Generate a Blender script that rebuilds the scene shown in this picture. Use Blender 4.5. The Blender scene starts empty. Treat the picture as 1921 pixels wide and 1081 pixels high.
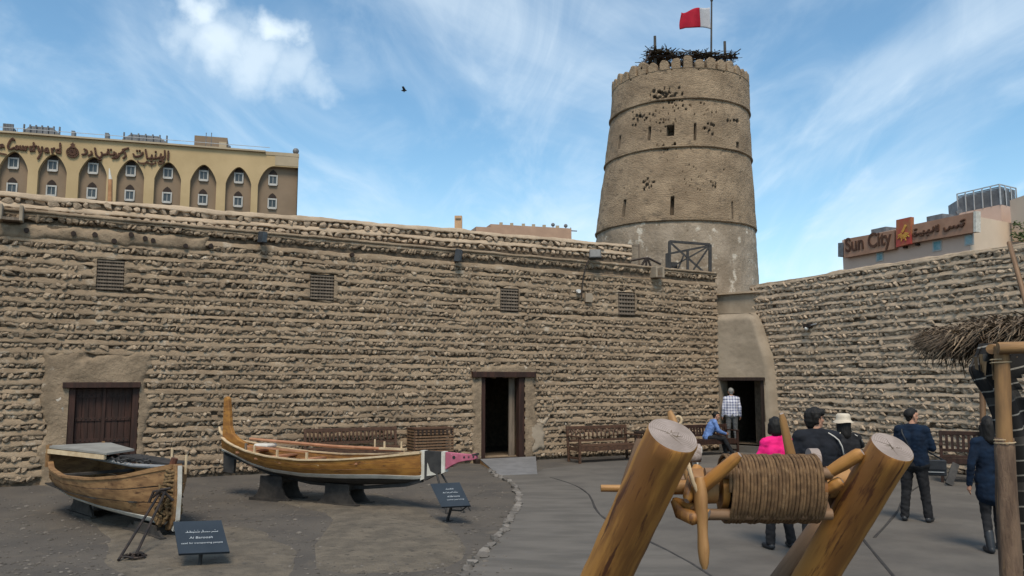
import bpy, bmesh, math, random
import numpy as np
from mathutils import Vector, Matrix, Euler, noise
R = math.radians
random.seed(7)
rnd = random.Random(11)
scene = bpy.context.scene
COL = scene.collection

# ------------------------------------------------------------------ camera
W_, H_, F_ = 1921.0, 1081.0, 1537.0
CAM_H, PITCH = 2.2, R(6.3)
cam_d = bpy.data.cameras.new('camera'); cam = bpy.data.objects.new('camera', cam_d); COL.objects.link(cam)
cam.location = (0, 0, CAM_H); cam.rotation_euler = (R(90) + PITCH, 0, 0)
cam_d.sensor_width = 36; cam_d.lens = F_ / W_ * 36; cam_d.clip_end = 3000; cam_d.clip_start = .05
scene.camera = cam

# ------------------------------------------------------------------ world, sun, exposure
SUN_AZ, SUN_EL = 180.0, 56.0        # degrees clockwise from +Y (away from camera), elevation
SKY_STRENGTH = 0.10
world = bpy.data.worlds.new('World'); scene.world = world; world.use_nodes = True
wn = world.node_tree; wn.nodes.clear()
def nd(t, typ, **k):
    n = t.nodes.new(typ)
    for a, b in k.items(): setattr(n, a, b)
    return n
def wmath(op, a, b=None, c=None, clamp=False, t=None):
    t = t or wn
    n = nd(t, 'ShaderNodeMath', operation=op, use_clamp=clamp)
    for i, v in enumerate((a, b, c)):
        if v is None: continue
        if isinstance(v, (int, float)): n.inputs[i].default_value = v
        else: t.links.new(v, n.inputs[i])
    return n.outputs[0]
sky = nd(wn, 'ShaderNodeTexSky', sky_type='NISHITA', sun_disc=False)
sky.sun_elevation = R(SUN_EL); sky.sun_rotation = R(SUN_AZ)
sky.altitude = 0; sky.air_density = 1.0; sky.dust_density = .6; sky.ozone_density = 1.6
tc = nd(wn, 'ShaderNodeTexCoord')
sep = nd(wn, 'ShaderNodeSeparateXYZ'); wn.links.new(tc.outputs['Generated'], sep.inputs[0])
zc = wmath('ADD', wmath('MAXIMUM', sep.outputs[2], 0.0), 0.16)
comb = nd(wn, 'ShaderNodeCombineXYZ')
wn.links.new(wmath('DIVIDE', sep.outputs[0], zc), comb.inputs[0])
wn.links.new(wmath('DIVIDE', sep.outputs[1], zc), comb.inputs[1])
def wnoise(scale, stretch, detail=6, rough=.55, dist=0., off=(0, 0, 0), rot=0):
    mp = nd(wn, 'ShaderNodeMapping'); mp.inputs['Scale'].default_value = stretch; mp.inputs['Location'].default_value = off
    mp.inputs['Rotation'].default_value = (0, 0, rot)
    wn.links.new(comb.outputs[0], mp.inputs[0])
    n = nd(wn, 'ShaderNodeTexNoise'); n.inputs['Scale'].default_value = scale; n.inputs['Detail'].default_value = detail
    n.inputs['Roughness'].default_value = rough; n.inputs['Distortion'].default_value = dist
    wn.links.new(mp.outputs[0], n.inputs['Vector']); return n.outputs['Fac']
def ramp(v, a, b, t=None):
    t = t or wn
    n = nd(t, 'ShaderNodeMapRange', interpolation_type='SMOOTHSTEP'); n.inputs['From Min'].default_value = a; n.inputs['From Max'].default_value = b
    t.links.new(v, n.inputs['Value']); return n.outputs[0]
c1 = ramp(wnoise(1.25, (1.0, .38, 1), 7, .56, 1.3, (3.1, .4, 0), R(24)), .38, .70)
c2 = ramp(wnoise(3.0, (1.0, .42, 1), 7, .58, 1.6, (7.7, 2.4, 0), R(-38)), .42, .78)
cirr = wmath('ADD', wmath('MULTIPLY', c1, .42), wmath('MULTIPLY', c2, .26), clamp=True)
# the one puffy cloud high on the left: a cluster of soft lobes in direction space
def pdir(px, py):
    x, y = (px - W_ / 2) / F_, (H_ / 2 - py) / F_
    return Vector((x, math.cos(PITCH) - y * math.sin(PITCH), math.sin(PITCH) + y * math.cos(PITCH)))
tn = nd(wn, 'ShaderNodeTexNoise'); tn.inputs['Scale'].default_value = 20; tn.inputs['Detail'].default_value = 6; tn.inputs['Roughness'].default_value = .55
wn.links.new(tc.outputs['Generated'], tn.inputs['Vector'])
vs = nd(wn, 'ShaderNodeVectorMath', operation='SUBTRACT'); wn.links.new(tn.outputs['Color'], vs.inputs[0]); vs.inputs[1].default_value = (.5, .5, .5)
vm = nd(wn, 'ShaderNodeVectorMath', operation='SCALE'); wn.links.new(vs.outputs[0], vm.inputs[0]); vm.inputs['Scale'].default_value = .075
va = nd(wn, 'ShaderNodeVectorMath', operation='ADD'); wn.links.new(tc.outputs['Generated'], va.inputs[0]); wn.links.new(vm.outputs[0], va.inputs[1])
puff = None
for (px, py, r, k) in ((385, 22, 48, .88), (350, 62, 48, .55), (415, 80, 75, .82), (518, 52, 46, .92), (455, 55, 50, .45), (480, 108, 70, .70), (545, 128, 60, .58), (595, 150, 44, .48), (325, 45, 36, .3), (420, 120, 110, .22), (540, 100, 100, .2)):
    d = pdir(px, py).normalized()
    ds = nd(wn, 'ShaderNodeVectorMath', operation='DISTANCE'); wn.links.new(va.outputs[0], ds.inputs[0]); ds.inputs[1].default_value = d
    m = wmath('MULTIPLY', ramp(ds.outputs['Value'], r / F_ * 1.3, r / F_ * .1), k)
    puff = m if puff is None else wmath('MAXIMUM', puff, m)
cloud = wmath('MAXIMUM', cirr, puff)
hz = ramp(sep.outputs[2], .30, .0)           # paler towards the horizon
cloud = wmath('ADD', cloud, wmath('MULTIPLY', hz, .32), clamp=True)
mx = nd(wn, 'ShaderNodeMix', data_type='RGBA')
wn.links.new(cloud, mx.inputs['Factor']); tint = nd(wn, 'ShaderNodeMix', data_type='RGBA', blend_type='MULTIPLY'); tint.inputs['Factor'].default_value = 1; wn.links.new(sky.outputs[0], tint.inputs['A']); tint.inputs['B'].default_value = (.85, 1.08, 1.07, 1)
wn.links.new(tint.outputs['Result'], mx.inputs['A']); mx.inputs['B'].default_value = (5.7, 6.5, 7.1, 1)
bg = nd(wn, 'ShaderNodeBackground'); bg.inputs['Strength'].default_value = SKY_STRENGTH
wn.links.new(mx.outputs['Result'], bg.inputs['Color'])
wo = nd(wn, 'ShaderNodeOutputWorld'); wn.links.new(bg.outputs[0], wo.inputs['Surface'])

sl = bpy.data.lights.new('sun', 'SUN'); sun = bpy.data.objects.new('sun', sl); COL.objects.link(sun)
sl.energy = 2.0; sl.angle = R(20); sl.color = (1, .88, .72)
sd = Vector((math.sin(R(SUN_AZ)) * math.cos(R(SUN_EL)), math.cos(R(SUN_AZ)) * math.cos(R(SUN_EL)), math.sin(R(SUN_EL))))
sun.rotation_euler = (-sd).to_track_quat('-Z', 'Y').to_euler(); sun.location = (20, 30, 40)
vsn = scene.view_settings
vsn.view_transform = 'Standard'; vsn.look = 'None'; vsn.gamma = 1; vsn.use_curve_mapping = False; vsn.exposure = 0.68
scene.render.film_transparent = False

# ------------------------------------------------------------------ pixel -> place helpers (used only to read positions off the photo)
CAM = Vector((0, 0, CAM_H))
def G(px, py, z=0.0):
    d = pdir(px, py); return CAM + d * ((z - CAM_H) / d.z)
def P(px, py, Y):
    d = pdir(px, py); return CAM + d * (Y / d.y)
class Plane:
    def __init__(s, A, B):
        s.A = Vector((A[0], A[1], 0)); s.u = (Vector((B[0], B[1], 0)) - s.A).normalized()
        s.n = Vector((s.u.y, -s.u.x, 0))
        s.yaw = math.atan2(s.u.y, s.u.x)
    def px(s, px, py, d=0.0):
        r = pdir(px, py); o = s.A + s.n * d
        t = (o - CAM).dot(s.n) / r.dot(s.n); q = CAM + r * t
        return (q - s.A).dot(s.u), q.z
    def w(s, a, z, d=0.0): return s.A + s.u * a + s.n * d + Vector((0, 0, z))
    def mat(s): # local x=along, y = -n (into wall), z up
        return Matrix(((s.u.x, -s.n.x, 0, s.A.x), (s.u.y, -s.n.y, 0, s.A.y), (0, 0, 1, 0), (0, 0, 0, 1)))
def nz(x, y=0., z=0.): return noise.noise(Vector((x, y, z)))

# ------------------------------------------------------------------ materials
MATS = {}
def mat(name, c1, c2=None, scale=4., rough=.85, bump=.0, bscale=40., bdist=.01, coords='world', stretch=(1, 1, 1), detail=6,
        c3=None, s3=1., lo3=.55, hi3=.7, metallic=0., lo=.35, hi=.65, isl=0., dist=0., spec=.3, rot=(0, 0, 0), streak=0.):
    m = bpy.data.materials.new(name); m.use_nodes = True; t = m.node_tree
    b = t.nodes['Principled BSDF']; b.inputs['Roughness'].default_value = rough; b.inputs['Metallic'].default_value = metallic
    b.inputs['Specular IOR Level'].default_value = spec
    if coords == 'world': src = nd(t, 'ShaderNodeNewGeometry').outputs['Position']
    else: src = nd(t, 'ShaderNodeTexCoord').outputs['Object']
    mp = nd(t, 'ShaderNodeMapping'); mp.inputs['Scale'].default_value = stretch; mp.inputs['Rotation'].default_value = rot
    t.links.new(src, mp.inputs[0])
    def N(sc, det=detail, ro=.6):
        n = nd(t, 'ShaderNodeTexNoise'); n.inputs['Scale'].default_value = sc; n.inputs['Detail'].default_value = det
        n.inputs['Roughness'].default_value = ro; n.inputs['Distortion'].default_value = dist
        t.links.new(mp.outputs[0], n.inputs['Vector']); return n.outputs['Fac']
    def mix(f, a, bb, blend='MIX'):
        x = nd(t, 'ShaderNodeMix', data_type='RGBA', blend_type=blend)
        for s, v in (('Factor', f), ('A', a), ('B', bb)):
            if isinstance(v, (int, float)): x.inputs[s].default_value = v
            elif isinstance(v, tuple): x.inputs[s].default_value = (*v[:3], 1)
            else: t.links.new(v, x.inputs[s])
        return x.outputs['Result']
    if c2 is None: c2 = tuple(v * .75 for v in c1)
    col = mix(ramp(N(scale), lo, hi, t), c1, c2)
    if c3 is not None: col = mix(ramp(N(s3, 8, .65), lo3, hi3, t), col, c3)
    if streak:      # rain runs and grime: noise drawn out downwards
        mp2 = nd(t, 'ShaderNodeMapping'); mp2.inputs['Scale'].default_value = (3.5, 3.5, .35); t.links.new(src, mp2.inputs[0])
        n2 = nd(t, 'ShaderNodeTexNoise'); n2.inputs['Scale'].default_value = 1.1; n2.inputs['Detail'].default_value = 7; n2.inputs['Roughness'].default_value = .65; t.links.new(mp2.outputs[0], n2.inputs['Vector'])
        col = mix(wmath('MULTIPLY', ramp(n2.outputs['Fac'], .50, .74, t), streak, t=t), col, tuple(v * .52 for v in c1))
    if isl:
        g = nd(t, 'ShaderNodeNewGeometry').outputs['Random Per Island']; oi = nd(t, 'ShaderNodeObjectInfo').outputs['Random']
        f = wmath('FRACT', wmath('ADD', g, oi, t=t), t=t)
        v = wmath('ADD', wmath('MULTIPLY', f, isl, t=t), 1 - isl * .55, t=t)
        cc = nd(t, 'ShaderNodeCombineColor')
        for i in range(3): t.links.new(v, cc.inputs[i])
        col = mix(1.0, col, cc.outputs[0], 'MULTIPLY')
    t.links.new(col, b.inputs['Base Color'])
    if bump:
        bp = nd(t, 'ShaderNodeBump'); bp.inputs['Strength'].default_value = bump; bp.inputs['Distance'].default_value = bdist
        t.links.new(N(bscale, 5, .65), bp.inputs['Height']); t.links.new(bp.outputs[0], b.inputs['Normal'])
    MATS[name] = m; return m
def sr(r, g, b): # sRGB 0-255 to linear
    f = lambda v: ((v / 255 + .055) / 1.055) ** 2.4 if v > 10.3 else v / 255 / 12.92
    return (f(r), f(g), f(b))

M_MORT = mat('lime_mortar', (.345, .255, .170), (.235, .170, .112), 1.1, .95, 1., 42, .03, c3=(.43, .355, .27), s3=3.4, lo3=.54, hi3=.72, streak=.35)
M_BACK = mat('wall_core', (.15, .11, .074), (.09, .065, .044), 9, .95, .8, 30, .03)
M_STONE = mat('coral_stone', (.37, .278, .19), (.22, .16, .107), 4, .95, 1., 38, .03, c3=(.56, .49, .40), s3=11, lo3=.58, hi3=.70, isl=.6)
M_STONE_R = mat('coral_stone_grey', (.50, .385, .275), (.34, .255, .178), 5, .95, 1., 38, .03, c3=(.60, .54, .46), s3=12, lo3=.62, hi3=.74, isl=.38)
M_MORT_R = mat('lime_mortar_grey', (.49, .375, .265), (.37, .28, .195), 1.6, .95, .7, 50, .02, c3=(.45, .40, .33), s3=7, lo3=.58, hi3=.75)
M_PLAST = mat('mud_plaster', (.29, .215, .143), (.185, .136, .09), 2.6, .95, 1., 16, .03, c3=(.42, .35, .27), s3=3.6, lo3=.62, hi3=.70)
M_SMOOTH = mat('smooth_plaster', (.34, .275, .205), (.26, .208, .152), 1.3, .93, .5, 14, .015, c3=(.22, .172, .125), s3=4, lo3=.55, hi3=.8, streak=.3)
M_TOWER = mat('tower_plaster', (.345, .252, .165), (.235, .168, .108), .8, .95, 1., 13, .06, c3=(.145, .108, .074), s3=3.4, lo3=.52, hi3=.72, stretch=(1, 1, 1.8), streak=.5)
M_TOWLOW = mat('tower_base_plaster', (.33, .265, .20), (.225, .175, .125), .9, .95, .9, 13, .04, c3=(.50, .44, .36), s3=2.6, lo3=.56, hi3=.66, streak=.45)
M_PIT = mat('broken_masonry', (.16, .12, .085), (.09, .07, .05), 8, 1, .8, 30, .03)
M_DARKWOOD = mat('dark_wood', (.034, .020, .014), (.020, .012, .009), 3, .7, .5, 12, .004, coords='object', stretch=(5, 5, .6))
M_DARKWOOD2 = mat('dark_red_wood', (.050, .022, .015), (.026, .013, .009), 2.5, .65, .5, 12, .004, coords='object', stretch=(5, 5, .6))
M_BENCH = mat('bench_teak', (.105, .054, .032), (.058, .032, .021), 4, .6, .4, 14, .003, coords='object', stretch=(1.2, 6, 6))
M_GREYWOOD = mat('grey_weathered_wood', (.20, .155, .115), (.13, .10, .075), 4, .85, .5, 14, .004, coords='object', stretch=(5, 5, .6))
M_LOG = mat('varnished_log', (.40, .182, .040), (.22, .090, .022), 2.2, .55, .35, 9, .006, coords='object', stretch=(5, 5, .5), c3=(.085, .028, .010), s3=3.0, lo3=.555, hi3=.64, spec=.5, lo=.4, hi=.6)
M_LOG2 = mat('pale_peg_wood', (.38, .205, .075), (.25, .12, .042), 2.2, .6, .3, 9, .004, coords='object', stretch=(4, 4, .7), c3=(.16, .07, .03), s3=3, lo3=.66, hi3=.74, spec=.4)
M_LOGEND = mat('log_end_grain', (.36, .295, .265), (.24, .195, .17), 5, .8, .5, 30, .004, coords='object', c3=(.22, .16, .13), s3=8, lo3=.66, hi3=.72)
M_RAIL = mat('brown_rail_wood', (.21, .125, .07), (.14, .08, .045), 3, .6, .4, 10, .004, coords='object', stretch=(4, 4, .6))
M_ROPE = mat('coir_rope', (.19, .112, .055), (.105, .06, .03), 22, .95, .9, 140, .006, coords='world', c3=(.27, .175, .095), s3=16, lo3=.55, hi3=.75)
M_HULL = mat('varnished_hull', (.36, .165, .034), (.22, .092, .02), 2.6, .55, .4, 12, .006, coords='world', stretch=(1.6, 1.6, 5), c3=(.11, .048, .02), s3=4, lo3=.58, hi3=.68, spec=.4)
M_HULL1 = mat('oiled_hull', (.30, .170, .075), (.17, .09, .04), 2.6, .7, .5, 12, .008, coords='world', stretch=(1.6, 1.6, 5), c3=(.09, .045, .022), s3=4, lo3=.56, hi3=.68)
M_WHITE = mat('chalky_white_paint', (.60, .57, .51), (.46, .43, .37), 5, .7, .2, 20, .003)
M_BLACK = mat('black_paint', (.025, .024, .024), (.045, .042, .04), 6, .6, .3, 25, .003)
M_BLACKD = mat('dusty_black_paint', (.026, .023, .021), (.055, .047, .040), 5, .8, .3, 25, .003)
M_PINK = mat('pink_paint', (.46, .13, .19), (.36, .095, .14), 6, .7, .3, 20, .004, c3=(.55, .30, .33), s3=14, lo3=.62, hi3=.70)
M_CREAMW = mat('raw_pale_wood', (.58, .45, .29), (.45, .33, .20), 6, .7, .2, 20, .002)
M_REDW = mat('reddish_spar_wood', (.42, .20, .11), (.32, .15, .08), 6, .6, .2, 20, .002)
M_IRON = mat('black_iron', (.022, .02, .02), (.05, .035, .028), 8, .6, .4, 40, .003, metallic=.3)
M_FLOOD = mat('floodlight_black', (.03, .033, .038), (.045, .048, .052), 8, .5)
M_GLASS = mat('floodlight_glass', (.05, .06, .07), (.08, .09, .10), 8, .4, spec=.4)
M_HOTEL = mat('hotel_yellow_render', (.47, .345, .19), (.40, .29, .155), .25, .9, .15, 6, .01)
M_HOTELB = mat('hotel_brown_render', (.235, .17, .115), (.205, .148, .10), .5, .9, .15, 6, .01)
M_HOTELT = mat('hotel_parapet_render', (.40, .32, .22), (.35, .28, .19), .5, .9)
M_LETTER = mat('dark_lettering', (.06, .025, .015), (.09, .04, .02), 3, .7)
M_WINF = mat('white_window_frame', (.44, .42, .39), (.38, .36, .33), 2, .6)
M_PANE = mat('window_glass', (.035, .045, .05), (.06, .07, .075), .6, .25, spec=.4)
M_CITY = mat('pinkish_render', (.58, .42, .33), (.52, .37, .29), .3, .9)
M_CITY_LIT = mat('sunlit_pinkish_render', (.62, .49, .37), (.56, .44, .33), .3, .9)  # paler copy of the pinkish render: the sunlit side put into the colour
M_SIGNB = mat('brown_sign_panel', (.34, .19, .125), (.28, .155, .10), 1.2, .7)
M_SIGNR = mat('red_sign_panel', (.36, .05, .045), (.30, .16, .06), .5, .7)
M_LOUVRE = mat('grey_louvre_metal', (.13, .13, .135), (.19, .19, .195), 2, .6, metallic=.4)
M_METALF = mat('pale_metal_frame', (.42, .42, .42), (.34, .34, .34), 2, .5, metallic=.4)
M_TEALG = mat('teal_glass', (.06, .22, .25), (.30, .42, .45), .9, .15, spec=.8)
M_GROUND = mat('packed_sand_ground', (.105, .090, .075), (.074, .065, .057), 1.3, .95, 1., 20, .02, c3=(.125, .105, .083), s3=2.6, lo3=.48, hi3=.7)
M_SAND_LIT = mat('sunlit_sand', (.155, .128, .096), (.105, .088, .068), 3., .95, 1., 9, .05, c3=(.065, .055, .045), s3=9, lo3=.58, hi3=.68)
M_PATH = mat('worn_paving', (.140, .125, .108), (.100, .090, .078), 1.1, .8, .4, 18, .006, c3=(.118, .113, .112), s3=3.5, lo3=.55, hi3=.85, stretch=(.8, 2.2, 1))
M_CONC = mat('smooth_concrete', (.130, .116, .100), (.094, .084, .074), .9, .9, .6, 26, .01, c3=(.072, .068, .065), s3=2.4, lo3=.6, hi3=.8)
M_KERB = mat('kerb_stone', (.19, .17, .15), (.12, .105, .09), 5, .95, .6, 30, .01, isl=.5)
M_THATCH = mat('dry_thatch', (.21, .150, .095), (.085, .055, .034), 6, .95, .4, 40, .005, isl=.9)
M_BARK = mat('grey_brown_bark', (.20, .13, .085), (.11, .07, .048), 4, .95, 1., 22, .012, coords='object', stretch=(4, 4, .8), c3=(.30, .19, .10), s3=3, lo3=.6, hi3=.7)
M_FROND = mat('dark_palm_frond', (.095, .072, .045), (.045, .034, .022), 9, .95, isl=.8)
M_HUTPOST = mat('peeled_pole_wood', (.30, .165, .068), (.15, .085, .042), 2.4, .7, .6, 10, .006, coords='object', stretch=(4, 4, .6), c3=(.13, .07, .035), s3=3, lo3=.6, hi3=.7)
M_LEAF = mat('green_leaf', (.08, .12, .03), (.05, .08, .02), 5, .7, isl=.5)
M_BOARD = mat('slate_blue_sign_face', (.018, .026, .036), (.024, .033, .044), 3, .45)
M_PRINT = mat('pale_sign_print', (.42, .44, .46), (.36, .38, .40), 5, .7)
M_SKIN = mat('skin', (.48, .26, .17), (.43, .22, .145), 12, .55)
M_HAIR = mat('black_hair', (.007, .006, .005), (.012, .010, .009), 40, .65, .5, 120, .004, stretch=(1, 1, .2))
M_HAIRG = mat('grey_hair', (.30, .29, .27), (.2, .19, .18), 40, .6)
M_NAVY = mat('navy_quilted_cloth', (.004, .014, .034), (.003, .009, .022), 8, .95, .3, 30, .01)
M_DKJ = mat('charcoal_jacket_cloth', (.014, .016, .022), (.010, .011, .015), 8, .95, .3, 20, .01)
M_BLKC = mat('black_cloth', (.010, .010, .012), (.018, .018, .020), 8, .9, .3, 20, .01)
M_PINKC = mat('hot_pink_cloth', (.78, .012, .19), (.70, .010, .15), 5, .8, .3, 14, .01)
M_BLUEC = mat('light_blue_shirt', (.15, .25, .52), (.11, .19, .42), 5, .8, .3, 16, .01)
M_GREYT = mat('grey_trouser_cloth', (.11, .11, .11), (.085, .085, .085), 5, .85, .3, 16, .01)
M_WHITEC = mat('off_white_cloth', (.62, .58, .52), (.55, .51, .45), 9, .85, .2, 40, .005)
M_HAT = mat('beige_hat_cloth', (.60, .52, .41), (.52, .44, .34), 9, .9, .3, 90, .004)
M_LEATH = mat('black_leather', (.02, .022, .026), (.03, .032, .036), 9, .4, .2, 60, .002)
M_PHONE = mat('blue_phone_case', (.02, .16, .27), (.02, .13, .22), 9, .3)
M_FLAGR = mat('red_flag_cloth', (.36, .004, .022), (.30, .003, .018), 4, .8)
M_FLAGW = mat('white_flag_cloth', (.42, .42, .44), (.36, .36, .38), 4, .8)
M_POLE = mat('dark_pole', (.05, .045, .042), (.08, .07, .06), 5, .7)
M_BOXW = mat('white_plastic_box', (.62, .60, .56), (.54, .52, .48), 5, .6)
def ring_grain(m):      # growth rings on the sawn log ends, measured from the log's own axis
    t = m.node_tree; b = t.nodes['Principled BSDF']; src = b.inputs['Base Color'].links[0].from_socket
    tc_ = nd(t, 'ShaderNodeTexCoord'); s = nd(t, 'ShaderNodeSeparateXYZ'); t.links.new(tc_.outputs['Object'], s.inputs[0])
    n = nd(t, 'ShaderNodeTexNoise'); n.inputs['Scale'].default_value = 9; t.links.new(tc_.outputs['Object'], n.inputs['Vector'])
    x, y = wmath('ADD', s.outputs[0], .018, t=t), wmath('ADD', s.outputs[1], -.012, t=t)
    r_ = wmath('ADD', wmath('SQRT', wmath('ADD', wmath('MULTIPLY', x, x, t=t), wmath('MULTIPLY', y, y, t=t), t=t), t=t), wmath('MULTIPLY', n.outputs['Fac'], .03, t=t), t=t)
    f = wmath('MULTIPLY', wmath('ADD', wmath('SINE', wmath('MULTIPLY', r_, 520, t=t), t=t), 1, t=t), .22, t=t)
    k = nd(t, 'ShaderNodeMix', data_type='RGBA', blend_type='MIX'); t.links.new(f, k.inputs['Factor']); t.links.new(src, k.inputs['A']); k.inputs['B'].default_value = (.15, .105, .075, 1)
    t.links.new(k.outputs['Result'], b.inputs['Base Color'])
ring_grain(M_LOGEND)
M_PEBBLE = mat('dusty_pebble', (.15, .13, .11), (.09, .078, .066), 9, .95, isl=.6)
def mat_plaid():
    m = mat('plaid_shirt_cloth', (.5, .5, .55), (.45, .45, .5), 5, .85); t = m.node_tree; b = t.nodes['Principled BSDF']
    tc_ = nd(t, 'ShaderNodeTexCoord'); s = nd(t, 'ShaderNodeSeparateXYZ'); t.links.new(tc_.outputs['Object'], s.inputs[0])
    def st(o, fr): return wmath('GREATER_THAN', wmath('SINE', wmath('MULTIPLY', o, fr, t=t), t=t), .25, t=t)
    f = wmath('MULTIPLY', wmath('ADD', st(s.outputs[0], 75), st(s.outputs[2], 75), t=t), .5, t=t)
    x = nd(t, 'ShaderNodeMix', data_type='RGBA'); t.links.new(f, x.inputs['Factor']); x.inputs['A'].default_value = (.62, .62, .68, 1); x.inputs['B'].default_value = (.13, .14, .24, 1)
    t.links.new(x.outputs['Result'], b.inputs['Base Color']); return m
M_PLAID = mat_plaid()
def mat_stripes():
    m = mat('striped_goat_hair_textile', (.02, .018, .017), (.03, .027, .025), 5, .95, .5, 80, .006); t = m.node_tree; b = t.nodes['Principled BSDF']
    tc_ = nd(t, 'ShaderNodeTexCoord'); s = nd(t, 'ShaderNodeSeparateXYZ'); t.links.new(tc_.outputs['Object'], s.inputs[0])
    nn = nd(t, 'ShaderNodeTexNoise'); nn.inputs['Scale'].default_value = 5; t.links.new(tc_.outputs['Object'], nn.inputs['Vector'])
    v = wmath('ADD', wmath('SUBTRACT', s.outputs[2], wmath('MULTIPLY', s.outputs[0], .32, t=t), t=t), wmath('MULTIPLY', nn.outputs['Fac'], .03, t=t), t=t)
    fr = wmath('FRACT', wmath('MULTIPLY', v, 9.5, t=t), t=t)
    a = wmath('LESS_THAN', fr, .10, t=t)
    fr2 = wmath('FRACT', wmath('MULTIPLY', v, 3.17, t=t), t=t); b2 = wmath('LESS_THAN', fr2, .20, t=t)
    x = nd(t, 'ShaderNodeMix', data_type='RGBA'); t.links.new(a, x.inputs['Factor']); x.inputs['A'].default_value = (.018, .017, .017, 1); x.inputs['B'].default_value = (.27, .25, .22, 1)
    y = nd(t, 'ShaderNodeMix', data_type='RGBA'); t.links.new(wmath('MULTIPLY', b2, .8, t=t), y.inputs['Factor']); t.links.new(x.outputs['Result'], y.inputs['A']); y.inputs['B'].default_value = (.06, .055, .05, 1)
    t.links.new(y.outputs['Result'], b.inputs['Base Color']); return m
M_STRIPE = mat_stripes()

# ------------------------------------------------------------------ mesh helpers
class MB:
    def __init__(s): s.v = []; s.f = []; s.mi = []
    def add(s, vs, fs, m=0):
        o = len(s.v); s.v.extend([tuple(v) for v in vs]); s.f.extend([tuple(i + o for i in f) for f in fs]); s.mi.extend([m] * len(fs)); return s
    def box(s, c, size, M=None, m=0, taper=1.0):
        x, y, z = size[0] / 2, size[1] / 2, size[2] / 2
        vs = [Vector((a * x * (taper if k > 0 else 1), b * y * (taper if k > 0 else 1), k * z)) for k in (-1, 1) for a, b in ((-1, -1), (1, -1), (1, 1), (-1, 1))]
        vs = [(M @ (v + Vector(c))) if M is not None else v + Vector(c) for v in vs]
        return s.add(vs, [(3, 2, 1, 0), (4, 5, 6, 7), (0, 1, 5, 4), (1, 2, 6, 5), (2, 3, 7, 6), (3, 0, 4, 7)], m)
    def beam(s, p0, p1, w, h, m=0, up=(0, 0, 1)):
        p0, p1 = Vector(p0), Vector(p1); d = (p1 - p0); L = d.length; d.normalize(); upv = Vector(up)
        if abs(d.dot(upv)) > .98: upv = Vector((0, 1, 0))
        sx = d.cross(upv).normalized(); sz = sx.cross(d)
        vs = [p + sx * a * w / 2 + sz * b * h / 2 for p in (p0, p1) for a, b in ((-1, -1), (1, -1), (1, 1), (-1, 1))]
        return s.add(vs, [(0, 1, 2, 3), (7, 6, 5, 4), (4, 5, 1, 0), (5, 6, 2, 1), (6, 7, 3, 2), (7, 4, 0, 3)], m)
    def tube(s, pts, r, seg=10, m=0, cap=True, sq=1.0, wob=0.0):
        pts = [Vector(p) for p in pts]; n = len(pts)
        rs = r if isinstance(r, (list, tuple)) else [r] * n
        vs = []; prev = None
        for i, p in enumerate(pts):
            t = (pts[min(i + 1, n - 1)] - pts[max(i - 1, 0)]).normalized()
            if prev is None:
                a = Vector((0, 0, 1)) if abs(t.z) < .9 else Vector((1, 0, 0)); sx = t.cross(a).normalized()
            else: sx = (prev - t * prev.dot(t)).normalized()
            prev = sx; sy = t.cross(sx)
            for k in range(seg):
                an = 2 * math.pi * k / seg; rr = rs[i] * (1 + wob * nz(math.cos(an) * 1.3 + p.x, math.sin(an) * 1.3 + p.y, i * .35 + p.z))
                vs.append(p + sx * math.cos(an) * rr + sy * math.sin(an) * rr * sq)
        fs = [(i * seg + k, i * seg + (k + 1) % seg, (i + 1) * seg + (k + 1) % seg, (i + 1) * seg + k) for i in range(n - 1) for k in range(seg)]
        if cap: fs += [tuple(reversed(range(seg))), tuple((n - 1) * seg + k for k in range(seg))]
        return s.add(vs, fs, m)
    def ball(s, c, r, seg=12, rings=8, m=0, sc=(1, 1, 1)):
        vs = [Vector(c) + Vector((0, 0, -r * sc[2]))]
        for i in range(1, rings):
            th = math.pi * i / rings
            for k in range(seg):
                an = 2 * math.pi * k / seg
                vs.append(Vector(c) + Vector((math.sin(th) * math.cos(an) * r * sc[0], math.sin(th) * math.sin(an) * r * sc[1], -math.cos(th) * r * sc[2])))
        vs.append(Vector(c) + Vector((0, 0, r * sc[2]))); L = len(vs) - 1
        fs = [(0, 1 + (k + 1) % seg, 1 + k) for k in range(seg)]
        for i in range(rings - 2):
            for k in range(seg):
                a, b = 1 + i * seg + k, 1 + i * seg + (k + 1) % seg; fs.append((a, b, b + seg, a + seg))
        o = 1 + (rings - 2) * seg
        fs += [(o + k, o + (k + 1) % seg, L) for k in range(seg)]
        return s.add(vs, fs, m)
    def prism(s, poly, ex, m=0):
        poly = [Vector(p) for p in poly]; ex = Vector(ex); n = len(poly)
        vs = poly + [p + ex for p in poly]
        fs = [tuple(range(n)), tuple(reversed(range(n, 2 * n)))] + [(i, i + n, (i + 1) % n + n, (i + 1) % n) for i in range(n)]
        return s.add(vs, fs, m)
    def xf(s, M): s.v = [tuple(M @ Vector(v)) for v in s.v]; return s
    def mesh(s, name, mats, smooth=False, fix=True):
        me = bpy.data.meshes.new(name); me.from_pydata(s.v, [], s.f)
        for m_ in (mats if isinstance(mats, (list, tuple)) else [mats]): me.materials.append(m_)
        if any(s.mi): me.polygons.foreach_set('material_index', s.mi)
        if fix:
            bm = bmesh.new(); bm.from_mesh(me); bmesh.ops.recalc_face_normals(bm, faces=bm.faces); bm.to_mesh(me); bm.free()
        if smooth: me.polygons.foreach_set('use_smooth', [True] * len(me.polygons))
        me.update(); return me
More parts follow.
